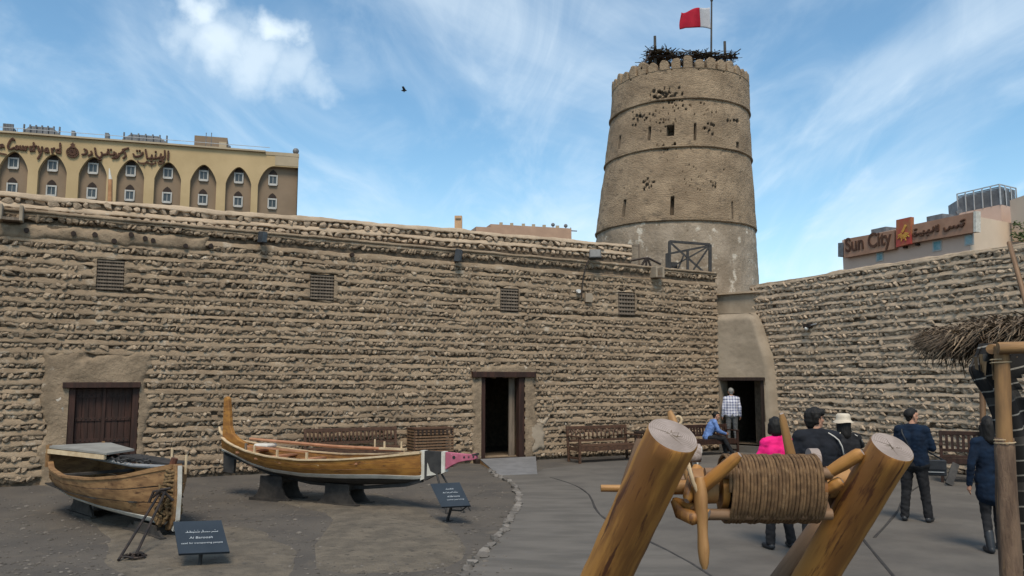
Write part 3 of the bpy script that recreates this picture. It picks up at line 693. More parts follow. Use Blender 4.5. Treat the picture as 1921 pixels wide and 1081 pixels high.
angs = np.concatenate([np.linspace(-1.65, 1.65, NA), np.linspace(1.65, 2 * math.pi - 1.65, 42)[1:-1]]); NT = len(angs)
zst = np.linspace(3.2, z_top, NZt); A_, Z_ = np.meshgrid(angs, zst)
RR = np.array([trad(z) for z in zst])[:, None] * np.ones_like(A_)
def npn(a, z, sc, sd):
    out = np.empty_like(a)
    for j in range(a.shape[0]):
        for i in range(a.shape[1]):
            aa = a[j, i]; out[j, i] = noise.noise(Vector((math.sin(aa) * 2.8 * sc, math.cos(aa) * 2.8 * sc, z[j, i] * sc + sd)))
    return out
RR += .035 * npn(A_, Z_, .7, 0) + .016 * npn(A_, Z_, 3.2, 5) + .008 * npn(A_, Z_, 10, 9)
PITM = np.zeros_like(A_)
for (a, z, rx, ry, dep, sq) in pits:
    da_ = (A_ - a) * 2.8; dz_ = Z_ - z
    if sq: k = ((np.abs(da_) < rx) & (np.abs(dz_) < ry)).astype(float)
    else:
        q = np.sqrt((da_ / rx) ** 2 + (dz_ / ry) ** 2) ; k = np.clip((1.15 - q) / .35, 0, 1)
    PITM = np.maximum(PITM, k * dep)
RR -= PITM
# the middle plaster skins sit proud of the one below, giving the ring ledges
for zr_ in (z_r1, z_r2, z_r3): RR -= np.where(Z_ <= zr_, .05 * np.exp(-(zr_ - Z_) / .5), 0)
wob = .03 * np.sin(A_ * 3)
CX = np.array([tcx(z) for z in zst])[:, None]
X = TX + CX + RR * np.sin(A_); Y = TY - RR * np.cos(A_)
vt = np.stack([X, Y, Z_], -1).reshape(-1, 3)
ii, jj = np.meshgrid(np.arange(NT), np.arange(NZt - 1)); ii = ii.ravel(); jj = jj.ravel(); i2 = (ii + 1) % NT
ft = np.stack([jj * NT + ii, jj * NT + i2, (jj + 1) * NT + i2, (jj + 1) * NT + ii], -1)
tower = thing('round_watchtower', 'tall round tapering watchtower of cracked tan plaster with ringed ledges and loopholes', 'tower', (TX, TY, 0))
def npart(name, v, f, mats, mi=None, smooth=True):
    me = bpy.data.meshes.new(name); me.from_pydata(v.tolist(), [], f.tolist())
    for m in mats: me.materials.append(m)
    if mi is not None: me.polygons.foreach_set('material_index', mi.astype('i'))
    me.polygons.foreach_set('use_smooth', [smooth] * len(me.polygons)); me.update(); return link(name, me, tower)
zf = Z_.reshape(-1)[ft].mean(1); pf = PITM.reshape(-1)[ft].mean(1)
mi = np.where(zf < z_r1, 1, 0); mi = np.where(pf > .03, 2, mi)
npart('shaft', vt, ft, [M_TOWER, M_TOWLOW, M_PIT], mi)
# ring ledges: thin eroded lips
for zr in (z_r1, z_r2, z_r3):
    pts = []
    vs = []; N = 200
    for k in range(N):
        a = 2 * math.pi * k / N; z = zr + .03 * nz(math.sin(a) * 2, math.cos(a) * 2, zr); r = trad(zr) - .005
        for (dr, dz_) in ((-.1, .035), (.03 + .025 * nz(a * 6, zr), .02), (.034, -.005), (.02, -.035), (-.1, -.04)):
            vs.append((TX + tcx(zr) + (r + dr) * math.sin(a), TY - (r + dr) * math.cos(a), z + dz_))
    fs = [(k * 5 + i, k * 5 + i + 1, ((k + 1) % N) * 5 + i + 1, ((k + 1) % N) * 5 + i) for k in range(N) for i in range(4)]
    part('ring_ledge', MB().add(vs, fs), M_TOWER, tower, smooth=True)
rt = trad(z_top) + .02; TX0 = TX; TX = TX + tcx(z_top)
mb = MB(); N = 96   # parapet thickness + walkway
vs = []
for k in range(N):
    a = 2 * math.pi * k / N
    for (r, z) in ((rt, z_top - .02), (rt - .32, z_top), (rt - .32, z_top - .9), (.05, z_top - .9)): vs.append((TX + r * math.sin(a), TY - r * math.cos(a), z))
fs = [(k * 4 + i, k * 4 + i + 1, ((k + 1) % N) * 4 + i + 1, ((k + 1) % N) * 4 + i) for k in range(N) for i in range(3)]
part('parapet', MB().add(vs, fs), M_TOWER, tower)
NM = 38; per = 2 * math.pi * rt / NM; mr = random.Random(4)
for k in range(NM):
    a = 2 * math.pi * (k + .5) / NM; w = per * mr.uniform(.37, .41); h0 = mr.uniform(.14, .30); pts = []
    for i in range(9):
        th = math.pi * i / 8; pts.append((math.cos(th) * w * (1 + .14 * mr.uniform(-1, 1)), h0 + math.sin(th) * w * mr.uniform(.85, 1.08)))
    pts = [(w, -.06)] + pts + [(-w, -.06)]
    M = Matrix.Translation((TX + (rt - .01) * math.sin(a), TY - (rt - .01) * math.cos(a), z_top)) @ Matrix.Rotation(a, 4, 'Z')
    part('merlon', MB().prism([(x, 0, z) for x, z in pts], (0, .24, 0)), M_TOWER, tower, M=M, bev=.035)
# ------------------------------------------------------------------ palm thatch shade on the tower
th = thing('palm_thatch_roof', 'ragged dark palm-frond roof and posts sticking up behind the tower battlements', 'roof', (TX, TY, z_top))
zt = z_top + .80
fr = MB(); r3 = random.Random(9)
def sticks(mb, n, x0, x1, y0, y1, zf, L, w, r, el=.25, az=None):
    for _ in range(n):
        c = Vector((r.uniform(x0, x1), r.uniform(y0, y1), 0)); c.z = zf(c.x, c.y) + r.gauss(0, .035)
        a = r.uniform(0, 2 * math.pi) if az is None else r.gauss(az, .35); e = r.gauss(0, el); l = L * r.uniform(.5, 1.2)
        d = Vector((math.cos(a) * math.cos(e), math.sin(a) * math.cos(e), math.sin(e))) * l / 2
        ww = w * r.uniform(.6, 1.3); mb.beam(c - d, c + d * 1.0, ww, ww * .35)
fL = P(1205, 100, TY).x - TX; fRr = P(1372, 100, TY).x - TX
zfr = P(1290, 104, TY - 1.2).z
sticks(fr, 900, TX + fL + .15, TX + fRr - .2, TY - 1.4, TY + 1.5, lambda x, y: zfr + .04 - .03 * (x - TX), .7, .03, r3, .16)
sticks(fr, 260, TX + fL - .05, TX + fL + .9, TY - 1.5, TY + 1.2, lambda x, y: zfr + .04 + .16 * r3.random(), .5, .03, r3, .42)
part('thatch', fr, M_FROND, th, kind='stuff')
for (px, p0, p1) in ((1229, 68, 118), (1360, 78, 118)):
    rod('post', P(px, p1, TY - 1.1) - Vector((0, 0, .9)), P(px - .5, p0, TY - 1.1), .055, .05, M_POLE, th, 8, 4)
for k in range(4): rod('beam', (TX + fL + .1, TY - 1.2 + k * .8, zfr - .02), (TX + fRr - .1, TY - 1.2 + k * .8, zfr - .1), .05, .045, M_DARKWOOD, th, 8, 4)
rod('prop', P(1203, 118, TY - 1.9) - Vector((0, 0, .2)), P(1222, 96, TY - 1.5), .03, .03, M_DARKWOOD, th, 8, 3)
rod('post', (TX + 1.2, TY + 1.2, z_top - .9), (TX + 1.2, TY + 1.2, zfr), .05, .05, M_POLE, th, 8, 3)
rod('post', (TX - 1.2, TY + 1.2, z_top - .9), (TX - 1.2, TY + 1.2, zfr), .05, .05, M_POLE, th, 8, 3)
# flag
fb, ft_ = P(1332.5, 118, TY - .6), P(1335, 1, TY - .6)
flag = thing('flag', 'red and white flag flying from the pole on top of the tower', 'flag', fb)
rod('pole', fb - Vector((0, 0, .9)), ft_, .042, .03, M_POLE, flag, 8, 4)
part('finial', MB().ball(ft_, .055, 8, 6), M_POLE, flag, smooth=True)
c0 = P(1333, 14, TY - .6); c1 = P(1333, 55, TY - .6)
def flagmesh(u0, u1, m, lab):
    N, Mh = 26, 12; vs = []
    Lx = (P(1333, 30, TY - .6) - P(1279, 30, TY - .6)).length; H = (c0 - c1).length
    for i in range(N + 1):
        u = u0 + (u1 - u0) * i / N
        for j in range(Mh + 1):
            v = j / Mh
            jag = 0
            if u1 < .5 and i == N: jag = .03 * (1 if (int(v * 14) % 2) else -.5)
            uu = u + jag
            x = -uu * Lx + .05 * math.sin(v * 3 + u * 4) * u; z = v * H * (1 - .30 * u) + u * .12 + .05 * math.sin(u * 6 + .3) * u + (1 - v) * .05 * math.sin(u * 7) - (1 - v) * .10 * max(0, u - .85) * 6
            y = .16 * math.sin(u * 7.5 + v * 1.1) * (u + .15)
            vs.append((x, y, z))
    fs = [(i * (Mh + 1) + j, (i + 1) * (Mh + 1) + j, (i + 1) * (Mh + 1) + j + 1, i * (Mh + 1) + j + 1) for i in range(N) for j in range(Mh)]
    o = part('cloth', MB().add(vs, fs), m, flag, smooth=True, M=Matrix.Translation(c1), label=lab); md = o.modifiers.new('s', 'SOLIDIFY'); md.thickness = .01
flagmesh(.0, .36, M_FLAGW, 'white hoist of the flag'); flagmesh(.36, 1.0, M_FLAGR, 'red field of the flag')

# ------------------------------------------------------------------ hotel with pointed arches
def plane_vp(px, Y, vpx):
    A = P(px, 710, Y); d = Vector(((vpx - W_ / 2), F_ / math.cos(PITCH) , 0)).normalized()
    return A, d
A, d = plane_vp(558, 80, 6160); HP = Plane(A - d * 60, A)
hotel = thing('arcaded_hotel', 'tan multi-storey hotel with pointed arch niches, behind the wall at the left', 'building', HP.w(60, 0))
hx = lambda px, py=320, d=0.: HP.px(px, py, d)[0]
hz_ = lambda px, py, d=0.: HP.px(px, py, d)[1]
HT = hz_(400, 279); S1h = hx(560, 300); zlow = 0.0
DEP = .55
hotel_arch = []
cxs = [-60, 24, 98, 174, 245, 315, 382, 448]
sp = [hx(c, 330) for c in cxs]; hw = (hx(473, 330) - hx(425, 330)) / 2
za = hz_(448, 379 - 96 + 2, 0) if False else hz_(448, 313.5); zs_ = hz_(448, 345)
def arch_z(s):
    for c in sp:
        if abs(s - c) < hw:
            t = abs(s - c) / hw; return zs_ + (za - zs_) * (1 - t ** 1.75) ** .8 if t < 1 else None
    c = hx(535, 330); a0 = hx(484, 345)
    if s > a0:
        t = max(0., min(1., (hx(516, 320) - s) / (hx(516, 320) - a0))); z9 = hz_(516, 312)
        return zs_ + (z9 - zs_) * (1 - t ** 2.2) ** .75
    return None
edges = set([-3, S1h]);
for c in sp: 
    for k in range(21): edges.add(c - hw + 2 * hw * k / 20)
a0 = hx(484, 345); a1 = hx(516, 320)
for k in range(17): edges.add(a0 + (a1 - a0) * k / 16)
edges = sorted(e for e in edges)
mb = MB()
for i in range(len(edges) - 1):
    a, b = edges[i], edges[i + 1]
    if b - a < 1e-6: continue
    e = 1e-5; za1, zb1 = arch_z(a + e), arch_z(b - e); mid = arch_z((a + b) / 2)
    if mid is None: za1 = zb1 = zlow
    za1 = zlow if za1 is None else za1; zb1 = zlow if zb1 is None else zb1
    q = [(a, za1), (b, zb1), (b, HT), (a, HT)]
    mb.add([HP.w(s, z, 0) for s, z in q], [(0, 1, 2, 3)])
    if mid is not None: mb.add([HP.w(a, za1, 0), HP.w(b, zb1, 0), HP.w(b, zb1, -DEP), HP.w(a, za1, -DEP)], [(0, 1, 2, 3)])
for c in sp:
    for sg in (-1, 1): mb.add([HP.w(c + sg * hw, zlow, 0), HP.w(c + sg * hw, zs_, 0), HP.w(c + sg * hw, zs_, -DEP), HP.w(c + sg * hw, zlow, -DEP)], [(0, 1, 2, 3)])
mb.add([HP.w(a0, zlow, 0), HP.w(a0, zs_, 0), HP.w(a0, zs_, -DEP), HP.w(a0, zlow, -DEP)], [(0, 1, 2, 3)])
mb.add([HP.w(-3, HT, 0), HP.w(S1h, HT, 0), HP.w(S1h, HT, -1.0), HP.w(-3, HT, -1.0)], [(0, 1, 2, 3)])
part('facade', mb, M_HOTEL, hotel)
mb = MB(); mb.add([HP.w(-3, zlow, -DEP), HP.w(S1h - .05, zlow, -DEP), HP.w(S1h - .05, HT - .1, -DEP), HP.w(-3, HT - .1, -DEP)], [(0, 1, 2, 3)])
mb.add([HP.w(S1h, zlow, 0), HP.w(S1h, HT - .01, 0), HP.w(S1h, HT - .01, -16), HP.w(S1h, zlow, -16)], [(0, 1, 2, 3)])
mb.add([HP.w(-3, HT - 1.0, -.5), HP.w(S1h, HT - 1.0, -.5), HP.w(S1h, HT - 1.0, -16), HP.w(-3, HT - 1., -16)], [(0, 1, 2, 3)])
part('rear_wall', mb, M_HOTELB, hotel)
t1 = hx(498, 290); zt2 = hz_(530, 287)
part('corner_parapet', MB().box((0, 0, 0), (1, 1, 1), Matrix.Translation(HP.w((t1 + S1h) / 2 + .02, (HT + zt2) / 2 - .1, -.55)) @ Matrix.Rotation(HP.yaw, 4, 'Z') @ Matrix.Diagonal((S1h - t1 + .05, 1.2, zt2 - HT + .25, 1))), M_HOTELT, hotel)
part('corner_panel', MB().box((0, 0, 0), (1, 1, 1), Matrix.Translation(HP.w((hx(516, 300) + S1h) / 2 + .01, (hz_(530, 293) + hz_(530, 310)) / 2, -.02)) @ Matrix.Rotation(HP.yaw, 4, 'Z') @ Matrix.Diagonal((S1h - hx(516, 300), .1, hz_(530, 292) - hz_(530, 311), 1))), M_HOTELT, hotel)
part('cornice', MB().beam(HP.w(-3, HT + .06, .02), HP.w(t1, HT + .06, .02), .5, .16), M_HOTELT, hotel)
wb = .1
Sg = cxs + [512]
for ci, c in enumerate(Sg):
    sc = hx(c, 335, -DEP) if c != 512 else hx(512, 341, -DEP)
    for (zc_) in (hz_(448, 334, -DEP), hz_(448, 378.5, -DEP), hz_(448, 378.5, -DEP) - (hz_(448, 334, -DEP) - hz_(448, 378.5, -DEP))):
        w2, h2 = .38, .50
        f = MB(); f.beam(HP.w(sc - w2, zc_, -DEP + .04), HP.w(sc - w2, zc_ + 1e-3, -DEP + .04), .01, .01)
        f = MB()
        for sg in (-1, 1):
            f.beam(HP.w(sc + sg * w2, zc_ - h2, -DEP + .05), HP.w(sc + sg * w2, zc_ + h2, -DEP + .05), .15, .12, up=tuple(HP.u))
            f.beam(HP.w(sc - w2 + .075, zc_ + sg * (h2 - .07), -DEP + .05), HP.w(sc + w2 - .075, zc_ + sg * (h2 - .07), -DEP + .05), .12, .14)
        f.beam(HP.w(sc, zc_ - h2 + .1, -DEP + .03), HP.w(sc, zc_ + h2 - .1, -DEP + .03), .05, .04, up=tuple(HP.u))
        f.beam(HP.w(sc - w2, zc_ - h2 - .05, -DEP + .1), HP.w(sc + w2, zc_ - h2 - .05, -DEP + .1), .2, .08)
        fo = part('window', f, M_WINF, hotel)
        part('pane', MB().box((0, 0, 0), (1, 1, 1), Matrix.Translation(HP.w(sc, zc_, -DEP + .02)) @ Matrix.Rotation(HP.yaw, 4, 'Z') @ Matrix.Diagonal((w2 * 2 - .1, .02, h2 * 2 - .1, 1))), M_PANE, fo)
        ap = [(-.40, 0), (.40, 0), (.34, .18), (.2, .36), (0, .5), (-.2, .36), (-.34, .18)]
        part('arched_hood', MB().prism([HP.w(sc + x, zc_ + h2 + .04 + z, -DEP + .08) for x, z in ap], -HP.n * .07), M_DARKWOOD, hotel)
    
# roof plant
def hbox(x0, x1, y0, y1, d, name, m, dep=2.0, root=hotel):
    a, z1 = HP.px(x0, y0, -d); b, _ = HP.px(x1, y0, -d); _, z0 = HP.px((x0 + x1) / 2, y1, -d)
    return part(name, MB().box((0, 0, 0), (1, 1, 1), Matrix.Translation(HP.w((a + b) / 2, (z0 + z1) / 2, -d - dep / 2)) @ Matrix.Rotation(HP.yaw, 4, 'Z') @ Matrix.Diagonal((b - a, dep, z1 - z0, 1))), m, root)
hbox(365, 427, 254, 285, 3, 'roof_room', M_HOTELB, 4); hbox(411, 425, 266, 286, 2.9, 'roof_room_door', M_HOTELT, .1)
hbox(134, 140, 245, 262, 2, 'vent_stack', M_LOUVRE, .8); hbox(197, 204, 249, 268, 2, 'vent_stack', M_LOUVRE, .8)
for (x0, x1, y0, y1) in ((40, 118, 243, 262), (226, 320, 259, 277), (6, 26, 243, 256)):
    mb = MB(); a, z1 = HP.px(x0, y0, -3); b = HP.px(x1, y0, -3)[0]; z0 = HP.px((x0 + x1) / 2, y1, -3)[1]; z1 = HP.px((x0 + x1) / 2, (y0 + y1) / 2 - 7, -3)[1]
    z1 += .38; pts = [(a, z0), (a + .2, z0 + (z1 - z0) * .6), (a + (b - a) * .2, z1), (a + (b - a) * .75, z1), (b - .2, z0 + (z1 - z0) * .5), (b, z0)]
    mb.prism([HP.w(s, z, -3) for s, z in pts], -HP.n * 1.6)
    for k in range(7): mb.beam(HP.w(a + (b - a) * (k + .5) / 7, z0, -2.9), HP.w(a + (b - a) * (k + .5) / 7, z1 + .1, -2.9), .12, .12)
    part('chiller_unit', mb, M_LOUVRE, hotel)
mb = MB(); zr = HT + .75
mb.beam(HP.w(-3, zr, -.8), HP.w(hx(506, 290), zr, -.8), .04, .05)
for k in range(15): mb.beam(HP.w(-2 + k * 2.6, HT, -.8), HP.w(-2 + k * 2.6, zr, -.8), .04, .04)
part('roof_railing', mb, M_METALF, hotel)
for (x, y, r) in ((430, 276, .16), (483, 288, .2), (555, 284, .32), (387, 250, .05), (397, 250, .05)):
    s, z = HP.px(x, y, -1); base = HT + .1; part('roof_lamp', MB().tube([HP.w(s, base, -1), HP.w(s, z, -1)], .035, 6).ball(HP.w(s, z, -1), r, 10, 6), M_LOUVRE, hotel)

# lettering helpers
def text_mesh(txt, size, ext, shear=0., align='LEFT', bold=0.):
    c = bpy.data.curves.new('t', 'FONT'); c.body = txt; c.size = size; c.extrude = ext; c.shear = shear; c.align_x = align; c.offset = bold
    o = bpy.data.objects.new('t', c); COL.objects.link(o); dg = bpy.context.evaluated_depsgraph_get(); dg.update()
    me = bpy.data.meshes.new_from_object(o.evaluated_get(dg)); bpy.data.objects.remove(o); bpy.data.curves.remove(c); return me
def put_text(txt, pl, s0, s1, z, d, m, parent, h=None, name='lettering', shear=0., bold=0., ext=.04, rotz=0., x=None, flip=False):
    me = text_mesh(txt, 1.0, ext, shear, bold=bold); me.name = name
    co = np.empty(len(me.vertices) * 3, 'f'); me.vertices.foreach_get('co', co); co = co.reshape(-1, 3)
    mn, mxx = co.min(0), co.max(0)
    kx = (s1 - s0) / (mxx[0] - mn[0]); ky = kx if h is None else h / (mxx[1] - mn[1])
    co[:, 0] = (co[:, 0] - mn[0]) * kx; co[:, 1] = (co[:, 1] - mn[1]) * ky
    me.vertices.foreach_set('co', co.reshape(-1)); me.materials.clear(); me.materials.append(m); me.update()
    M = Matrix.Translation(pl.w(s0, z, d)) @ Matrix.Rotation(pl.yaw, 4, 'Z') @ Matrix.Rotation(R(90) , 4, 'X')
    return link(name, me, parent, M)
# Arabic words drawn as brush strokes: (points, closed?) in a unit box, x grows right
AR = {
 'seen3': None}
def strokes(pl, s0, s1, z0, z1, d, polys, w, m, parent, name='lettering', dots=()):
    mb = MB()
    for pts in polys:
        q = [pl.w(s0 + (s1 - s0) * x, z0 + (z1 - z0) * y, d) for x, y in pts]
        # smooth
        for a in range(len(q) - 1): 
            mb.beam(q[a], q[a + 1], .09, w, up=(0, 0, 1)) if abs((q[a + 1] - q[a]).normalized().z) < .9 else mb.beam(q[a], q[a + 1], w, .09, up=tuple(pl.n))
        for p in q: mb.ball(p, w * .5, 8, 5, sc=(1, .6, 1))
    for x, y in dots: mb.ball(pl.w(s0 + (s1 - s0) * x, z0 + (z1 - z0) * y, d), w * .62, 8, 6)
    return part(name, mb, m, parent)
def curve(pts, n=5):
    out = []; P_ = [pts[0]] + list(pts) + [pts[-1]]
    for i in range(1, len(P_) - 2):
        p0, p1, p2, p3 = [np.array(P_[k], float) for k in (i - 1, i, i + 1, i + 2)]
        for k in range(n):
            t = k / n; out.append(tuple(.5 * ((2 * p1) + (-p0 + p2) * t + (2 * p0 - 5 * p1 + 4 * p2 - p3) * t * t + (-p0 + 3 * p1 - 3 * p2 + p3) * t ** 3)))
    out.append(tuple(pts[-1])); return out
def arabic(pl, pxpts, d, w, m, parent, dots=()):
    """strokes given as pixel polylines on the facade"""
    for pts in pxpts:
        mb = MB(); q = [(lambda r: pl.w(r[0], r[1], d))(pl.px(x, y, d)) for x, y in curve(pts, 4)]
        for a in range(len(q) - 1):
            up = tuple(pl.n) ; mb.beam(q[a], q[a + 1], w, .1, up=up)
        for p in q: mb.ball(p, w * .5, 7, 4)
        part('letter_stroke', mb, m, parent)
    for x, y in dots:
        r = pl.px(x, y, d); part('letter_dot', MB().ball(pl.w(r[0], r[1], d), w * .66, 8, 5), m, parent)
# "...n Courtyard" in brush script, over the arches
z0 = 0
arabic(HP, [
 [(-3, 277), (-1, 271), (1, 277), (4, 271), (7, 276)],
 [(27, 263), (23, 260), (17, 268), (15, 277), (20, 280), (26, 277)],
 [(31, 274), (29, 279), (33, 280), (34, 275), (31, 274)],
 [(38, 274), (38, 280), (43, 280), (43, 274), (44, 281)],
 [(48, 275), (48, 282)], [(48, 277), (52, 275)],
 [(57, 275), (57, 283), (61, 282)],
 [(63, 268), (64, 283)], [(60, 275), (68, 274)],
 [(72, 275), (73, 284), (78, 283), (79, 276)], [(79, 276), (77, 287), (71, 298)],
 [(87, 278), (84, 284), (89, 285), (89, 278), (91, 286)],
 [(97, 279), (98, 287)], [(97, 281), (102, 278)],
 [(113, 269), (113, 288)], [(112, 281), (107, 281), (106, 286), (112, 287)],
], .12, .17, M_LETTER, hotel)
# lantern-like emblem
r = HP.px(136, 286, .1); kk = 80 / F_
mb = MB()
cen = HP.w(r[0], r[1], .12)
for rr_, tk in ((.48, .12), (.26, .1)):
    for k in range(20):
        a, b = 2 * math.pi * k / 20, 2 * math.pi * (k + 1) / 20
        mb.beam(cen + HP.u * rr_ * math.cos(a) + Vector((0, 0, rr_ * .95 * math.sin(a))), cen + HP.u * rr_ * math.cos(b) + Vector((0, 0, rr_ * .95 * math.sin(b))), tk, .1, up=tuple(HP.n))
for k in range(6):
    a = math.pi * k / 6; v = HP.u * math.cos(a) * .48 + Vector((0, 0, math.sin(a) * .46)); mb.beam(cen - v, cen + v, .07, .08, up=tuple(HP.n))
mb.prism([cen + HP.u * x + Vector((0, 0, z)) for x, z in ((-.3, .4), (.3, .4), (.12, .62), (.22, .72), (.05, .84), (0, 1.0), (-.05, .84), (-.22, .72), (-.12, .62))], HP.n * .08)
part('emblem', mb, M_LETTER, hotel)
arabic(HP, [
 [(158, 280), (163, 283), (160, 289), (154, 290)], [(166, 292), (172, 289), (171, 284)], [(178, 278), (180, 290)], [(180, 290), (187, 296), (192, 290), (190, 286)],
 [(192, 290), (200, 289), (203, 284), (206, 290), (213, 290), (214, 285)], [(217, 287), (218, 293), (211, 297)], [(223, 288), (222, 294), (217, 297)], [(226, 288), (232, 284), (236, 292), (231, 297)],
 [(230, 281), (241, 278)],
 [(250, 289), (254, 294), (264, 292), (268, 286)], [(273, 281), (276, 297)], [(276, 297), (283, 297), (285, 291)], [(285, 297), (291, 297), (292, 291)], [(293, 297), (300, 295), (302, 289)], [(309, 283), (309, 295), (304, 300), (302, 296), (307, 294)], [(316, 284), (315, 300)], [(300, 300), (308, 304)],
], .12, .17, M_LETTER, hotel, dots=((186, 300), (189, 300), (203, 281), (208, 281), (257, 283), (262, 283), (284, 302), (292, 285), (300, 302)))
arabic(HP, [[(258, 302), (262, 306), (272, 306), (276, 303), (280, 307), (290, 307), (292, 303)], [(296, 304), (300, 308), (306, 306)], [(-8, 285), (2, 288), (12, 290)]], .12, .12, M_LETTER, hotel, dots=((284, 311), (270, 310)))

# ------------------------------------------------------------------ right hotel with the long brown sign
A, d = plane_vp(1835, 62, 300); CPl = Plane(A, A - d * 10); CPl = Plane(A + d * 30, A)   # u runs towards the near right corner
Sc = 30.0
city = thing('signboard_hotel', 'pinkish hotel with a long brown roof sign, behind the right-hand wall', 'building', CPl.w(Sc, 0))
cz = lambda px, py, d=0.: CPl.px(px, py, d)
ztopc = cz(1820, 402)[1]; sL = cz(1581, 480)[0]
EP_A = CPl.w(Sc, 0); e_d = Vector((3400 - W_ / 2, F_ / math.cos(PITCH), 0)).normalized(); EP = Plane(EP_A, EP_A + e_d * 5)
mb = MB(); mb.add([CPl.w(sL, 0), CPl.w(Sc, 0), CPl.w(Sc, ztopc), CPl.w(sL, ztopc)], [(0, 1, 2, 3)])
o14 = EP.w(16, 0)
mb.add([CPl.w(sL, ztopc), CPl.w(Sc, ztopc), EP.w(16, ztopc), CPl.w(sL, ztopc) + EP.u * 16], [(0, 1, 2, 3)])
mb.add([CPl.w(sL, 0), CPl.w(sL, ztopc), CPl.w(sL, ztopc) + EP.u * 16, CPl.w(sL, 0) + EP.u * 16], [(0, 1, 2, 3)])
part('front_wall', mb, M_CITY, city)
part('end_wall', MB().add([EP.w(0, 0, .01), EP.w(16, 0, .01), EP.w(16, ztopc, .01), EP.w(0, ztopc, .01)], [(0, 1, 2, 3)]), M_CITY_LIT, city)
def cquad(x0, x1, yt0, yt1, yb0, yb1, d, th, name, m, root=city, pl=CPl):
    q = [pl.px(x0, yb0, d), pl.px(x1, yb1, d), pl.px(x1, yt1, d), pl.px(x0, yt0, d)]
    return part(name, MB().prism([pl.w(s, z, d) for s, z in q], -pl.n * th), m, root)
sgA = cquad(1583, 1678, 449, 432, 484, 467, .5, .4, 'sign_panel', M_SIGNB); sgB = cquad(1681, 1708, 413, 407, 464, 457, .7, .4, 'sign_panel', M_SIGNR); sgC = cquad(1710, 1826, 422, 398, 456, 436, .5, .4, 'sign_panel', M_SIGNB)
sgB['label'] = 'tall red and ochre sun emblem panel between the two sign panels'
cquad(1826, 1831, 397, 396, 436, 435, .55, .5, 'sign_edge', M_WHITE); cquad(1572, 1582, 456, 455, 482, 480, .3, .5, 'sign_edge', M_LOUVRE)
a, za_ = CPl.px(1586, 472, .55); b, zb_ = CPl.px(1673, 462, .55)
put_text('Sun City', CPl, a, b, CPl.px(1620, 476, .55)[1], .52, M_LETTER, city, h=CPl.px(1630, 440, .5)[1] - CPl.px(1630, 476, .5)[1], bold=.02)
arabic(CPl, [[(1717, 437), (1720, 440), (1716, 443), (1713, 439)], [(1720, 440), (1726, 438), (1732, 437), (1733, 433)], [(1733, 437), (1739, 436), (1743, 431)], [(1743, 436), (1750, 433), (1751, 426)], [(1757, 434), (1756, 424)], [(1760, 433), (1760, 422)],
 [(1771, 428), (1773, 433), (1780, 430), (1782, 425), (1786, 428), (1790, 424), (1794, 427), (1799, 422), (1804, 425), (1809, 418)]], .55, .15, M_LETTER, city, dots=((1716, 431), (1719, 430), (1727, 442), (1731, 441), (1740, 441), (1806, 413), (1803, 415), (1809, 412)))
# emblem on the red panel: a burst of ochre rays
r = CPl.px(1694, 436, .75); cen = CPl.w(r[0], r[1], .74); mb = MB()
for k in range(9):
    a = R(200 + k * 17.5); v = CPl.u * math.cos(a) + Vector((0, 0, math.sin(a))); mb.beam(cen + v * .15, cen + v * (.75 if k % 2 else .55), .09, .05, up=tuple(CPl.n))
mb.beam(cen + CPl.u * -.1, cen + CPl.u * .3 + Vector((0, 0, .55)), .22, .05, up=tuple(CPl.n)); part('emblem', mb, mat('ochre_emblem', (.55, .33, .06), (.5, .2, .05), 3), city)
for (x0, x1, yt, yb) in ((1643, 1657, 472, 490), (1749, 1766, 451, 471), (1809, 1825, 439, 460)):
    f = cquad(x0, x1, yt + 2, yt - 1, yb + 2, yb - 1, .06, .12, 'window', M_WINF); q = cquad(x0 + 2.2, x1 - 2.2, yt + 4, yt + 1, yb - 1, yb - 3.5, .09, .04, 'pane', M_TEALG, f)
for (x, y) in ((1696, 464), (1719, 459)): cquad(x - 2.5, x + 2.5, y - 2, y - 2.5, y + 2, y + 1.6, .3, .3, 'sign_bracket', M_DARKWOOD)
# rooftop rooms and louvred plant screen
def pbox(pl, x0, x1, y0, y1, d, dep, name, m, root):
    a, z1 = pl.px(x0, y0, -d); b, _ = pl.px(x1, y0, -d); _, z0 = pl.px((x0 + x1) / 2, y1, -d)
    return part(name, MB().box((0, 0, 0), (1, 1, 1), Matrix.Translation(pl.w((a + b) / 2, (z0 + z1) / 2, -d - dep / 2)) @ Matrix.Rotation(pl.yaw, 4, 'Z') @ Matrix.Diagonal((abs(b - a), dep, z1 - z0, 1))), m, root)
pbox(CPl, 1634, 1662, 431, 447, 1, 1.5, 'roof_box', M_LOUVRE, city); pbox(CPl, 1738, 1768, 407, 424, 1, 1.5, 'roof_box', M_LOUVRE, city)
scr_c = P(1877, 380, 66); SAL = 3.9; SA = Plane(scr_c + d * SAL, scr_c); SB = Plane(scr_c, scr_c + e_d * 2.6)
zs0, zs1 = P(1877, 384, 66).z, P(1877, 346, 66).z
part('roof_room', MB().prism([SA.w(0, ztopc - .1, -.01), SA.w(SAL, ztopc - .1, -.01), SB.w(3.5, ztopc - .1, -.01), SB.w(3.5, ztopc - .1, 0) + d * 6], (0, 0, zs0 - ztopc + .1)), M_CITY, city)
